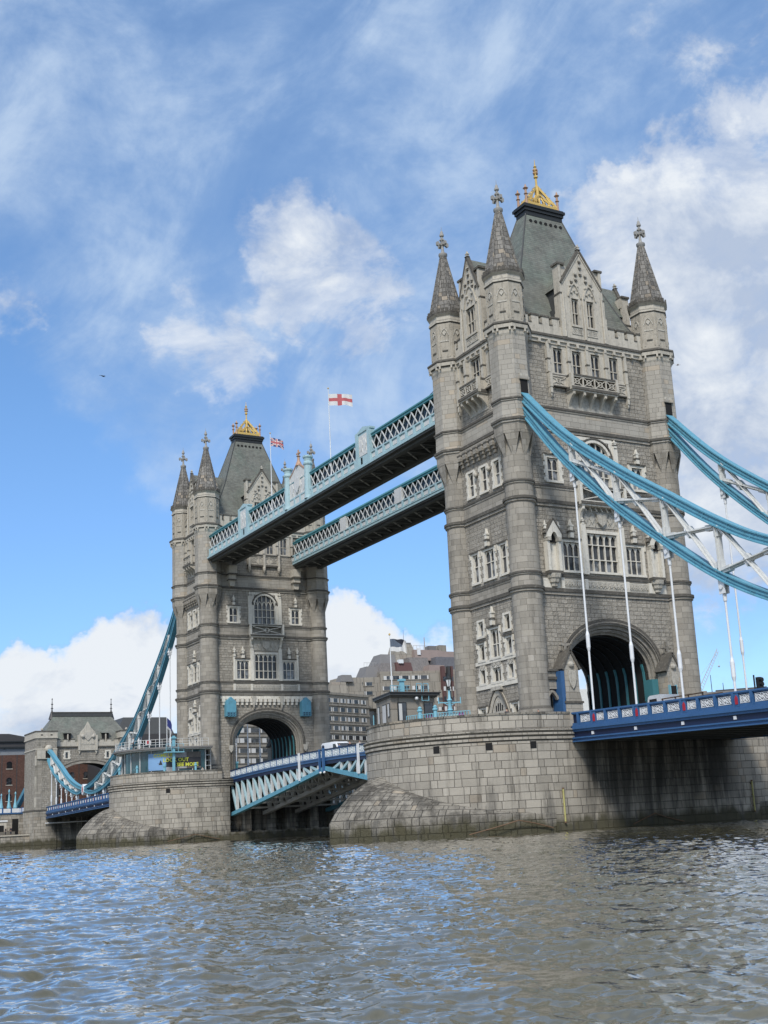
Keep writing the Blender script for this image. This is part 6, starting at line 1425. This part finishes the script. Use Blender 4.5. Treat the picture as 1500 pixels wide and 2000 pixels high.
# approach road beyond it
m = MB(); m.box(-9.6, 9.6, 188.6, 300, 2, 7.4, 'pier_stone'); m.box(-9.3, 9.3, 188.6, 300, 7.4, 7.55, 'tarmac')
ap = tag(m.build('approach_viaduct'), 'stone approach viaduct carrying the road beyond the bank tower', 'viaduct')
for k in range(12): m = MB(); y = 190+3.4*k; m.box(-9.75, -9.55, y, y+2.9, 7.6, 8.5, 'white_paint'); m.box(-9.8, -9.5, y+2.9, y+3.4, 7.4, 8.7, 'deck_blue'); m.build('parapet_panel', ap)
m = MB(); m.box(-60, -9.7, 191.4, 206, 2, 7.1, 'pier_stone'); m.box(-60, -9.7, 191.2, 206, 7.1, 7.35, 'deck_blue'); m.box(-13.7, -12.4, 191.3, 191.45, 2.6, 6.0, 'dark'); m.build('side_arch_wall', ap)
for k in range(9): m = MB(); x = -12.2-1.9*k; m.box(x-1.6, x, 191.3, 191.45, 7.4, 8.3, 'white_paint'); m.box(x-1.9, x-1.6, 191.25, 191.5, 7.35, 8.5, 'deck_blue'); m.build('parapet_panel', ap)
for i, (x, y) in enumerate(((-12.9, 192.2), (-14.3, 192.2), (-16.0, 192.2))):
    m = MB(); h = (1.0, 1.15, .9)[i]; m.lathe((x, y), [(.40, 7.3), (.42, 8.4), (.5, 8.5), (.40, 9.0), (.28, 9.6), (.12, 8.4+2.6*h), (.09, 8.4+3.0*h), (.18, 8.4+3.1*h), (.18, 8.4+3.4*h), (.02, 8.4+3.7*h)], 8, 'sky_paint')
    tag(m.build('iron_pinnacle'), ('light blue iron pinnacle nearest to the bank tower on its approach parapet', 'tallest light blue iron pinnacle, between two others left of the bank tower', 'shortest light blue iron pinnacle, farthest left from the bank tower')[i], 'pinnacle', 'light blue pinnacles of the approach')
m = MB(); m.beam((-8.95, 189, 17.0), (-8.95, 212, 7.6), .95, 1.0, 'chain_blue'); tag(m.build('anchor_chain'), 'blue anchor chain slanting down behind the bank tower', 'chain')
m = MB(); m.box(-80, -11.9, 182.0, 186.2, -2, 2.2, 'pier_stone'); m.box(-80, -11.9, 181.8, 186.2, 2.2, 2.45, 'limestone'); tag(m.build('river_wall'), 'low stone river wall left of the bank tower', 'wall')
m = MB(); m.box(13.7, 400, 188.5, 192.2, -2, 4.0, 'pier_stone'); m.box(13.7, 400, 188.3, 192.2, 4.0, 4.3, 'limestone'); tag(m.build('river_wall'), 'stone river wall behind the piers right of the bank tower', 'wall')
kk = thing('riverside_kiosk', (-20.5, 187.5, 2.4), 'pale riverside building with dark doorways at the left edge', 'building')
m = MB(); m.box(-30, -15.8, 187.0, 189.5, 2.4, 5.4, 'limestone'); m.box(-30, -15.6, 186.8, 189.6, 5.4, 5.7, 'white_paint'); m.box(-30, -17.2, 187.2, 189.4, 5.7, 7.2, 'teal_paint'); m.build('wall', kk)
for x in (-28.5, -26, -23.5, -21, -18.6, -17.0): m = MB(); m.box(x-.6, x+.6, 186.9, 187.05, 2.5, 4.6, 'dark'); m.build('door', kk)

# ------------------------------------------------------------------ buildings on the far bank
def segment_frame(p0, p1):
    d = Vector((p1[0]-p0[0], p1[1]-p0[1])); L = d.length; d /= L
    return (lambda u, dd, z: (p0[0]+d.x*u+d.y*dd, p0[1]+d.y*u-d.x*dd, z)), L
def block(root, p0, p1, depth, z0, z1, mat, name='wall'):
    f, L = segment_frame(p0, p1); m = MB(f); m.box(0, L, -depth, 0, z0, z1, mat); return m.build(name, root), f, L
count = [0]
def ribbon_windows(root, f, L, zs, pitch, w, h, mats, margin=1.0):
    n = int((L-2*margin)//pitch); protos = {}
    off0 = Vector(root.location)
    for z in zs:
        for k in range(n):
            u = margin+pitch*(k+.5); kind = rng.integers(3)
            count[0] += 1
            if count[0] > 98: return
            key = kind
            if key not in protos:
                m = MB(f); m.box(u-w/2, u+w/2, -.05, .06, z, z+h, 'window_glass')
                if kind != 2: m.box(u-w/2-.35, u-w/2, -.05, .12, z, z+h, 'curtain')
                m.box(u+w/2, u+w/2+.45, -.05, .12, z, z+h, 'curtain' if kind else 'concrete'); m.box(u-w/2-.4, u+w/2+.5, -.02, .22, z-.16, z, 'concrete')
                if kind == 2: m.box(u-w/2+.05, u, .06, .075, z, z+h, 'curtain')
                protos[key] = (m.build('window', root), Vector(f(u, 0, z)))
            else:
                o, p = protos[key]; c = o.copy(); COL.objects.link(c); c.parent = root; c.location = Vector(o.location)+Vector(f(u, 0, z))-p
ht = thing('concrete_hotel', (100, 240, 3.2), 'big stepped concrete hotel with ribbon windows between the two towers', 'building')
def taper(root, pl, z0, pl2, z1, mat, name):
    m = MB(); n = len(pl)
    for i in range(n): j = (i+1) % n; m.face([(*pl[i], z0), (*pl[j], z0), (*pl2[j], z1), (*pl2[i], z1)], mat)
    m.face([(*p, z1) for p in pl2], mat); return m.build(name, root)
sq = lambda x0, x1, y0, y1: [(x0, y0), (x1, y0), (x1, y1), (x0, y1)]
_, f, L = block(ht, (85.0, 232.0), (105.0, 241.0), 14, 3, 39.8, 'concrete')
ribbon_windows(ht, f, L, [36.9-2.78*k for k in range(6)], 3.35, 2.0, 1.25, None, .4)
m = MB(f)
for k in range(6): m.box(-.1, L+.1, -.05, .28, 35.9-2.78*k, 36.35-2.78*k, 'concrete')
m.box(-.1, L+.1, -.05, .35, 39.2, 39.9, 'concrete'); m.build('floor_band', ht)
_, f, L = block(ht, (110.0, 242.0), (129.5, 237.0), 20, 3, 47.6, 'concrete')
ribbon_windows(ht, f, L-3, [44.9, 41.6], 3.1, 2.1, 1.2, None, .6)
_, f, L = block(ht, (102.5, 245.0), (111.0, 242.2), 10, 36, 45.9, 'concrete'); ribbon_windows(ht, f, L, [43.2, 40.3], 2.9, 1.9, 1.15, None, .2)
_, f, L = block(ht, (126.5, 236.5), (142.0, 233.5), 12, 3, 41.2, 'concrete'); ribbon_windows(ht, f, L, [37.6, 34.6, 31.4], 3.2, 2.1, 1.15, None, .6)
_, f, L = block(ht, (48.0, 226.0), (85.0, 232.0), 16, 3, 33.0, 'concrete'); ribbon_windows(ht, f, 26, [27.6-2.85*k for k in range(6)], 3.7, 2.9, 1.25, None, .2)
m = MB(f)
for k in range(7): m.box(0, L, -.05, .25, 29.3-2.85*k, 29.8-2.85*k, 'concrete')
m.build('floor_band', ht)
_, f, L = block(ht, (133.0, 241.0), (146.0, 239.5), 14, 3, 48.5, 'concrete'); ribbon_windows(ht, f, L, [45.5, 42.4], 5.2, 1.2, 1.3, None, .3)
taper(ht, sq(90.2, 96.6, 238.5, 246), 39.5, sq(91.2, 96.4, 239.5, 245), 43.8, 'concrete', 'roof')
taper(ht, sq(94.6, 103.5, 240.5, 250), 39.5, sq(95.6, 102.8, 241.2, 249), 45.5, 'concrete', 'roof')
taper(ht, sq(95.0, 99.5, 240.0, 244), 44.0, sq(95.8, 99.0, 240.6, 243.5), 46.2, 'grey_cladding', 'roof')
taper(ht, sq(105.8, 113.0, 244.5, 252), 45.5, sq(107.6, 112.8, 246.5, 251), 49.8, 'grey_cladding', 'roof')
taper(ht, sq(110.6, 118.2, 243.8, 254), 46.4, sq(112.2, 118.2, 245.0, 253), 50.8, 'ribbed_cladding', 'roof')
taper(ht, sq(112.8, 121.6, 247.5, 256), 50.2, sq(115.0, 121.4, 250.0, 255), 54.4, 'grey_cladding', 'roof')
taper(ht, sq(117.0, 123.0, 243.0, 250), 47.4, sq(117.2, 122.8, 244.0, 249), 51.0, 'red_cladding', 'roof')
taper(ht, sq(122.0, 130.0, 243.2, 252), 47.4, sq(122.4, 129.6, 244.8, 251), 52.8, 'ribbed_cladding', 'roof')
taper(ht, sq(119.6, 128.6, 248.0, 256), 51.0, sq(121.4, 127.2, 250.5, 255), 58.0, 'concrete', 'roof')
taper(ht, sq(125.6, 139.0, 245.6, 257), 52.0, sq(126.8, 137.2, 248.5, 255), 56.0, 'copper_cladding', 'roof')
taper(ht, sq(137.0, 145.0, 247.0, 257), 52.0, sq(138.2, 143.5, 249.5, 255), 55.8, 'copper_cladding', 'roof')
taper(ht, sq(130.4, 146.0, 241.2, 250), 48.4, sq(131.8, 145.0, 242.8, 249), 52.9, 'slate_cladding', 'roof')
taper(ht, sq(126.2, 133.8, 238.6, 246), 47.0, sq(127.6, 133.2, 240.4, 245), 49.8, 'copper_cladding', 'roof')
m = MB(); m.box(124.0, 127.0, 250.6, 254, 57.6, 58.6, 'grey_cladding'); m.box(133.5, 136.0, 249.5, 253, 55.8, 57.6, 'grey_cladding'); m.box(137.6, 140.4, 250, 254, 55.6, 58.0, 'concrete'); m.box(118.0, 119.6, 243.2, 244.6, 50.6, 51.8, 'white_paint'); m.box(127.2, 128.2, 246.5, 247.2, 54.0, 56.2, 'white_paint'); m.build('plant_room', ht)
m = MB(); m.tube((124.5, 251, 58), (124.5, 251, 63), .07, .04, 'black_iron', 5); m.tube((131.6, 249.5, 56), (131.6, 249.5, 60.4), .22, .15, 'rib_steel', 5)
for k in range(8): x = 127.5+1.3*k; m.tube((x, 250, 56), (x, 250, 57.6), .05, .05, 'rib_steel', 5)
m.tube((127.5, 250, 57.6), (137, 250, 57.6), .06, .06, 'rib_steel', 5)
for k in range(5): x = 107.6+1.1*k; m.tube((x, 248, 49.8), (x, 248, 51.2), .05, .05, 'rib_steel', 5)
m.tube((107.6, 248, 51.2), (112.4, 248, 51.2), .06, .06, 'rib_steel', 5); m.build('roof_railing', ht)
for x, w_, mt in ((129.2, 1.1, 'red_cladding'), (131.3, .9, 'dark_cladding'), (132.6, .7, 'red_cladding')):
    m = MB(); m.box(x, x+w_, 235.2, 236.6, 26, 48.8, mt)
    for k in range(6): m.box(x+.15, x+w_-.15, 235.05, 235.2, 28+3.2*k, 29.4+3.2*k, 'window_glass' if k % 2 else 'curtain')
    m.build('facade_strip', ht)
def warehouse(p0, p1, depth, zb, zt, label, rows, pitch, roof):
    root = thing('brick_warehouse', (p0[0], p0[1], 3.0), label, 'warehouse', 'brick warehouses on the far bank'); w_, f, L = block(root, p0, p1, depth, 2.5, zt, 'brick'); n = int(L//pitch); proto = None; c_ = 0
    for z in rows:
        for k in range(n):
            u = pitch*(k+.5); c_ += 1
            if c_ > 96: break
            if proto is None:
                m = MB(f); pts = [(u-.62, z), (u+.62, z)]+[(u+.62*math.cos(PI*q/8), z+1.25+.45*math.sin(PI*q/8)) for q in range(9)]; m.prism(pts, -.02, .03, 'window_glass'); m.box(u-.8, u+.8, 0, .12, z-.16, z, 'limestone')
                for q in range(8): a, e = PI*q/8, PI*(q+1)/8; m.beam((u+.75*math.cos(a), .02, z+1.25+.58*math.sin(a)), (u+.75*math.cos(e), .02, z+1.25+.58*math.sin(e)), .2, .1, 'red_cladding')
                proto = (m.build('window', root), Vector(f(u, 0, z)))
            else: o = proto[0].copy(); COL.objects.link(o); o.parent = root; o.location = Vector(proto[0].location)+Vector(f(u, 0, z))-proto[1]
    for k in range(n+1):
        m = MB(f); m.box(pitch*k-.09, pitch*k+.09, 0, .04, 2.5, zt, 'dark_cladding'); m.build('pilaster', root)
    m = MB(f)
    if roof:
        m.box(0, L, -depth, -.3, zt, zt+1.6, 'pale_glass'); m.build('glass_storey', root); m = MB(f); m.box(-.3, L+.3, -depth, .3, zt+1.6, zt+2.0, 'black_iron'); m.box(0, L, -depth, -.2, zt+2.0, zt+3.1, 'dark_cladding'); m.box(-.3, L+.2, -depth, .2, zt+3.1, zt+3.4, 'black_iron')
        P = [(0, zt+3.4)]+[(L*q/10, zt+3.4+2.3*math.sin(PI*q/10)**.6) for q in range(1, 10)]+[(L, zt+3.4)]; m.prism([(-2, zt+3.4), (L+1, zt+3.4), (L, zt+4.4), (L-4, zt+5.2), (L*.4, zt+5.4), (0, zt+4.6)], -depth, -.2, 'dark_cladding')
    else: m.box(-.3, L+.3, -depth, .3, zt, zt+.6, 'ledge_stone')
    m.build('roof', root)
warehouse((-72, 217), (-6.2, 213.5), 10, 3, 21.7, 'red brick warehouse with arched windows left of the bank tower', [18.4-3.9*k for k in range(4)], 3.55, True)
warehouse((-14, 232), (36, 225.5), 10, 3, 20.5, 'red brick warehouse seen through the arch of the bank tower', [16.2-4.2*k for k in range(3)], 3.6, False)
db = thing('dark_roofed_block', (22, 215, 3), 'dark modern roofed building between the bank tower and farther tower', 'building')
m = MB(); m.box(12, 38, 212, 224, 3, 21.5, 'dark_cladding'); m.box(12, 38, 211.5, 212.2, 16.5, 18.8, 'grey_cladding'); m.build('wall', db); m = MB(); m.prism([(11, 24.2), (37, 24.2), (41, 23.4), (41, 25.2), (37, 26.2), (10, 26.0)], 209, 225, 'dark_cladding'); m.build('roof', db)
taper(db, sq(16, 31.5, 212, 224), 26.2, sq(18.5, 30, 214, 222), 30.8, 'roof_lead', 'roof')
m = MB(); m.box(13, 37.5, 211, 223, 21.5, 24.2, 'window_glass'); m.build('glass_storey', db)
m = MB(); m.box(30, 31.5, 208, 212, 3, 21, 'limestone'); m.box(33, 37, 208.6, 211.5, 14, 20.5, 'limestone'); m.build('pale_bay', db)
# low distant riverside beyond the nearer tower on the right
dr = direction(1425, 1356); 
lb = thing('low_riverside_building', tuple(CAM+dr*420), 'low distant building just showing above the blue road deck', 'building')
c0 = CAM+direction(1330, 1358)*420; c1 = CAM+direction(1640, 1330)*420
f, L = segment_frame((c0.x, c0.y), (c1.x, c1.y)); zt = CAM.z+direction(1425, 1349).z*420
m = MB(f); m.box(0, L, -20, 0, 3, zt, 'grey_cladding'); m.box(L*.12, L*.16, -12, -8, zt, zt+1.2, 'concrete'); m.box(L*.22, L*.55, -14, -6, zt, zt+1.0, 'roof_lead'); m.build('wall', lb)
for k in range(9): u = L*(.05+.075*k); m = MB(f); m.tube((u, -3, zt), (u, -3, zt+3.0+1.5*((k*7) % 3)), .14, .1, 'dark_cladding', 5); m.build('roof_mast', lb)
# white low building visible through the nearer arch
c0 = CAM+direction(1132, 1368)*300; c1 = CAM+direction(1180, 1368)*300; zt = CAM.z+direction(1140, 1346).z*300
wb = thing('white_block', (c0.x, c0.y, 3), 'small white building glimpsed through the road arch of the nearer tower', 'building'); f, L = segment_frame((c0.x, c0.y), (c1.x, c1.y)); m = MB(f); m.box(0, L, -8, 0, 3, zt, 'weathered_white'); m.box(L*.3, L*.8, -6, -2, zt, zt+1.4, 'weathered_white'); m.build('wall', wb)
# tower crane
def crane():
    B0 = CAM+direction(1366, 1352)*620; T0 = CAM+direction(1401, 1272)*625; root = thing('tower_crane', (B0.x, B0.y, 3), 'pale luffing crane jib leaning in the distance right of the nearer tower', 'crane')
    m = MB(); m.box(B0.x-1, B0.x+1, B0.y-1, B0.y+1, 3, B0.z, 'crane_paint'); m.build('mast', root); m = MB(); d = T0-B0; n = 16; side = rt2*1.1; upv = Vector((0, 0, 1)).cross(rt2)*1.1
    for o in (side, -side, Vector((0, 0, 1.6))):
        m.beam(B0+o, T0+o*.5, .28, .28, 'crane_paint')
    for k in range(n):
        a, c = B0+d*(k/n), B0+d*((k+1)/n); m.beam(a+side*(1-.5*k/n), c-side*(1-.5*k/n), .2, .2, 'crane_paint'); m.beam(a-side*(1-.5*k/n), c+Vector((0, 0, 1.5)), .2, .2, 'crane_paint')
    m.build('jib', root); m = MB(); A = CAM+direction(1352, 1342)*618; m.tube(A, B0+d*.93, .07, .07, 'crane_paint', 4); m.tube(T0, T0-Vector((0, 0, 7)), .06, .06, 'crane_paint', 4); m.ball(T0-Vector((0, 0, 7.5)), .6, 'crane_paint', 6); m.build('cable', root)
crane()

# ------------------------------------------------------------------ vehicles, signals, people, birds
def wheel(root, x, y, z, r, w, ax='x'):
    m = MB(); m.tube((x-w/2, y, z), (x+w/2, y, z), r, r, 'rubber', 16); o = m.build('wheel', root, 40); q = MB(); q.tube((x-w/2-.01, y, z), (x+w/2+.01, y, z), r*.55, r*.55, 'rib_steel', 12); q.build('rim', o, 40)
vz = brail(47)-1.14
v = thing('panel_van', (-3.0, 47.0, vz), 'white panel van crossing the opening span, roof above the parapet', 'van'); f = lambda u, d, z: (-3.0+d, 47.0-u, vz+z)
m = MB(f); prof = [(-3.0, .45), (3.0, .45), (3.02, 1.0), (2.75, 1.22), (1.95, 1.38), (1.25, 2.22), (.8, 2.42), (-2.8, 2.46), (-2.98, 2.3)]
n = len(prof); P = []
for d, k in ((-1.0, 1), (-.90, 1), (.90, 1), (1.0, 1)):
    P += [(u, d*(1 if z < 1.4 else (.96 if abs(d) > .95 else 1)), z-(0 if abs(d) < .95 else (.10 if z > 1.4 else 0))) for u, z in prof]
F = [tuple(range(n)), tuple(range(4*n-1, 3*n-1, -1))]
for s in range(3): F += [(s*n+i, s*n+(i+1) % n, (s+1)*n+(i+1) % n, (s+1)*n+i) for i in range(n)]
m.poly(P, F, 'white_paint'); m.build('body', v, 35)
m = MB(f); m.poly([(1.98, -.82, 1.42), (1.98, .82, 1.42), (1.31, .78, 2.18), (1.31, -.78, 2.18)], [(0, 1, 2, 3)], 'window_glass'); m.v = [(x, y_-.02, z+.02) for x, y_, z in m.v]; m.build('windscreen', v)
for d in (-1.005, 1.005): m = MB(f); m.face([(.5, d, 1.45), (1.75, d, 1.45), (1.2, d, 2.1), (.5, d, 2.15)], 'window_glass'); m.build('side_window', v)
for u in (-1.9, 1.9):
    for d in (-.85, .85): wheel(v, -3.0+d, 47.0-u, vz+.36, .36, .24)
tz = rail_top(16)-1.34
v = thing('flatbed_truck', (-1.6, -16.1, tz), 'white cab flatbed truck driving under the nearer tower arch', 'truck'); f = lambda u, d, z: (-1.6+d, -15.9+u, tz+z)
m = MB(f); m.prism_ = None; pr = [(1.2, .5), (3.1, .5), (3.15, 1.4), (2.85, 2.5), (2.6, 2.62), (1.2, 2.62)]
m.poly([(u, -1.05, z) for u, z in pr]+[(u, 1.05, z) for u, z in pr], [tuple(range(6)), tuple(range(11, 5, -1))]+[(i, (i+1) % 6, (i+1) % 6+6, i+6) for i in range(6)], 'white_paint'); m.build('cab', v, 30)
for d in (-1.056, 1.056): m = MB(f); m.face([(1.75, d, 1.45), (2.8, d, 1.45), (2.7, d, 2.3), (1.75, d, 2.3)], 'window_glass'); m.build('side_window', v)
m = MB(f); m.face([(3.17, -.95, 1.5), (3.17, .95, 1.5), (2.9, .95, 2.42), (2.9, -.95, 2.42)], 'window_glass'); m.build('windscreen', v)
for d in (-1.25, 1.25): m = MB(f); m.box(3.0, 3.1, d-.1, d+.1, 1.5, 2.2, 'black_iron'); m.build('wing_mirror', v)
m = MB(f); m.box(-4.0, 1.1, -1.1, 1.1, .85, 1.05, 'rust'); m.box(-4.0, 1.1, -.5, .5, .5, .85, 'black_iron')
for u in (-3.9, -2.2, -.6, 1.0): m.box(u-.05, u+.05, -1.1, -1.02, 1.05, 2.2, 'rust'); m.box(u-.05, u+.05, 1.02, 1.1, 1.05, 2.2, 'rust')
m.box(-4.0, 1.1, -1.1, -1.04, 2.12, 2.22, 'rust'); m.box(-4, 1.1, 1.04, 1.1, 2.12, 2.22, 'rust'); m.box(-3.4, -.6, -.9, .9, 1.05, 1.7, 'copper_cladding'); m.build('flatbed', v)
for u in (-2.8, 2.2):
    for d in (-.9, .9): wheel(v, -1.6+d, -15.9+u, tz+.45, .45, .28)
tl = thing('traffic_light', (-7.2, -30.0, 8.05), 'black traffic light seen side-on above the blue parapet', 'traffic light')
m = MB(); m.tube((-7.2, -30.0, 7.9), (-7.2, -30.0, 10.62), .06, .06, 'black_iron', 8); m.build('pole', tl)
m = MB(); m.box(-7.05, -6.72, -30.30, -30.0, 9.45, 10.45, 'black_iron')
for z in (9.63, 9.95, 10.27):
    m.tube((-6.88, -30.3, z+.0), (-6.88, -30.5, z-.02), .14, .15, 'black_iron', 10); m.tube((-6.72, -30.15, z), (-6.5, -30.15, z-.03), .13, .14, 'black_iron', 10)
m.build('signal_head', tl)
ms = thing('message_sign', (4.7, -8.2, ROAD), 'tall dark sign box in light blue frame beside the right gabled buttress', 'sign')
m = MB(); m.box(4.35, 5.05, -8.35, -8.1, 10.6, 12.5, 'dark'); m.box(4.28, 4.36, -8.38, -8.08, 10.5, 12.6, 'sky_paint'); m.box(5.05, 5.12, -8.38, -8.08, 10.5, 12.6, 'sky_paint'); m.build('sign_box', ms); m = MB(); m.tube((4.7, -8.2, ROAD-.2), (4.7, -8.2, 10.6), .08, .08, 'sky_paint', 8); m.build('post', ms)
def person(x, y, z, h, coat, trousers, label, heading=0.0, lean=0.0, arm=.18):
    """standing figure grown as one skinned surface, with hair and coat as separate skins"""
    root = thing('person', (x, y, z), label, 'person', 'people on the bridge')
    c, s = math.cos(heading), math.sin(heading); Tm = lambda a, b_, q: (x+(c*a-s*b_)*h, y+(s*a+c*b_)*h, z+q*h)
    def skin(name, pts, edges, rad, mat):
        me = bpy.data.meshes.new(name); me.from_pydata([Vector(Tm(*p))-Vector((x, y, z)) for p in pts], edges, []); me.materials.append(MAT[mat])
        o = bpy.data.objects.new(name, me); COL.objects.link(o); o.parent = root
        mod = o.modifiers.new('Skin', 'SKIN'); me.skin_vertices[0].data[0].use_root = True
        for i, r in enumerate(rad): me.skin_vertices[0].data[i].radius = (r*h, r*h)
        o.modifiers.new('Sub', 'SUBSURF').levels = 1; return o
    body = [(0, 0, .53), (0, lean*.3, .66), (0, lean*.7, .80), (0, lean, .86), (0, lean+.01, .90), (0, lean+.02, .965), (.05, 0, .50), (.055, .01, .28), (.055, 0, .04), (.055, .06, .02), (-.05, 0, .50), (-.055, .01, .28), (-.055, 0, .04), (-.055, .06, .02), (.115, lean, .80), (.14, lean-.01, .63), (.13, lean+arm, .52), (.13, lean+arm+.04, .46), (-.115, lean, .80), (-.14, lean-.01, .63), (-.13, lean+arm*.4, .50), (-.13, lean+arm*.4+.03, .45)]
    ed = [(0, 1), (1, 2), (2, 3), (3, 4), (4, 5), (0, 6), (6, 7), (7, 8), (8, 9), (0, 10), (10, 11), (11, 12), (12, 13), (2, 14), (14, 15), (15, 16), (16, 17), (2, 18), (18, 19), (19, 20), (20, 21)]
    ra = [.085, .085, .095, .045, .035, .055, .055, .036, .026, .022, .055, .036, .026, .022, .042, .030, .022, .018, .042, .030, .022, .018]
    skin('body', body, ed, ra, 'skin')
    skin('coat', [(0, 0, .47), (0, lean*.3, .66), (0, lean*.7, .80), (0, lean, .845), (.115, lean, .80), (.14, lean-.01, .63), (.13, lean+arm, .53), (-.115, lean, .80), (-.14, lean-.01, .63), (-.13, lean+arm*.4, .51)], [(0, 1), (1, 2), (2, 3), (2, 4), (4, 5), (5, 6), (2, 7), (7, 8), (8, 9)], [.10, .10, .11, .06, .052, .040, .032, .052, .040, .032], coat)
    for sg in (-1, 1): skin('trouser_leg', [(sg*.05, 0, .50), (sg*.055, .01, .28), (sg*.055, 0, .05)], [(0, 1), (1, 2)], [.064, .046, .036], trousers)
    skin('hair', [(0, lean-.005, .985), (0, lean-.01, .95)], [(0, 1)], [.055, .045], 'cloth_dark')
bz = brail(38.5)-1.14
person(-6.6, 36.6, bz, 1.78, 'cloth_dark', 'cloth_dark', 'person in dark coat on the opening span near the white post', 0)
person(-6.6, 34.0, brail(34)-1.14, 1.7, 'cloth_pale', 'cloth_dark', 'person in pale top on the opening span beside the pier edge', .6)
person(-6.5, 39.6, bz, 1.72, 'deck_blue', 'cloth_dark', 'person in blue coat behind the white van', .3)
person(-14.6, -8.7, ROAD-.05, 1.74, 'cloth_dark', 'cloth_dark', 'person in dark coat behind the pier parapet left of the stone doorway', .2)
person(-11.6, -9.1, ROAD-.05, 1.62, 'cloth_dark', 'cloth_dark', 'person with dark hair just showing over the pier parapet by the doorway', .9)
person(-20.6, D-4.6, 13.36, 1.7, 'flag_white', 'cloth_dark', 'person in white top on the pavilion roof terrace', 1.2)
person(-11.9, D-9.4, ROAD-.05, 1.72, 'cloth_pale', 'cloth_dark', 'person with pale coat below the pavilion banner', .4)
person(-15.4, 184.3, 2.45, 1.75, 'cloth_dark', 'cloth_dark', 'person in dark clothes on the river wall by the bank tower', .3)
person(-16.6, 184.0, 2.45, 1.68, 'cloth_dark', 'cloth_dark', 'second person left along the river wall by the bank tower', 1.0)
def bird(p, span, heading, bank, mat, tip, label):
    root = thing('gull', tuple(p), label, 'bird', 'birds in the sky'); c, s = math.cos(heading), math.sin(heading); k = span
    prof = [(-.34, .004, 0), (-.28, .03, .01), (-.15, .06, .01), (.0, .085, 0), (.14, .075, .005), (.22, .05, .02), (.28, .055, .035), (.33, .035, .03), (.37, .012, .015), (.40, .003, .01)]
    V, Fc = [], []; n = 8
    for x0, r, zz in prof:
        for q in range(n): a = 2*PI*q/n; V.append((x0, r*math.cos(a), zz+r*.9*math.sin(a)))
    for i in range(len(prof)-1):
        for q in range(n): Fc.append((i*n+q, i*n+(q+1) % n, (i+1)*n+(q+1) % n, (i+1)*n+q))
    for sg in (-1, 1):                                     # wings: shoulder, wrist, tip; lens-shaped section
        b0 = len(V); st = [(.07, .12, -.10, .03), (.30, .17, -.06, .14), (.62, .06, -.12, .10), (.92, -.12, -.17, .02)]
        for yy, xl, xt, zz in st: V += [(xl, sg*yy*.9, zz), ((xl+xt)/2, sg*yy*.9, zz+.018), (xt, sg*yy*.9, zz), ((xl+xt)/2, sg*yy*.9, zz-.008)]
        for i in range(3):
            for q in range(4): Fc.append((b0+i*4+q, b0+i*4+(q+1) % 4, b0+(i+1)*4+(q+1) % 4, b0+(i+1)*4+q))
    b0 = len(V); V += [(-.26, -.04, .01), (-.26, .04, .01), (-.46, .09, .01), (-.46, -.09, .01), (-.26, 0, .03), (-.46, 0, .02)]; Fc += [(b0, b0+1, b0+2, b0+3), (b0, b0+4, b0+5, b0+3), (b0+1, b0+4, b0+5, b0+2)]
    m = MB(); cb, sb = math.cos(bank), math.sin(bank)
    def T(v_): X_, Y_, Z_ = v_[0]*k, v_[1]*k, v_[2]*k; Y_, Z_ = cb*Y_-sb*Z_, sb*Y_+cb*Z_; return (p[0]+c*X_-s*Y_, p[1]+s*X_+c*Y_, p[2]+Z_)
    m.poly([T(v_) for v_ in V], Fc, mat); m.build('body', root, 60)
bird(CAM+direction(201, 735)*95, .50, .4, .35, 'cloth_dark', 0, 'dark bird flying in the blue sky at the left')
bird(CAM+direction(1324, 713)*105, .52, 2.6, -.2, 'gull_white', 0, 'pale gull flying just right of the nearer tower')
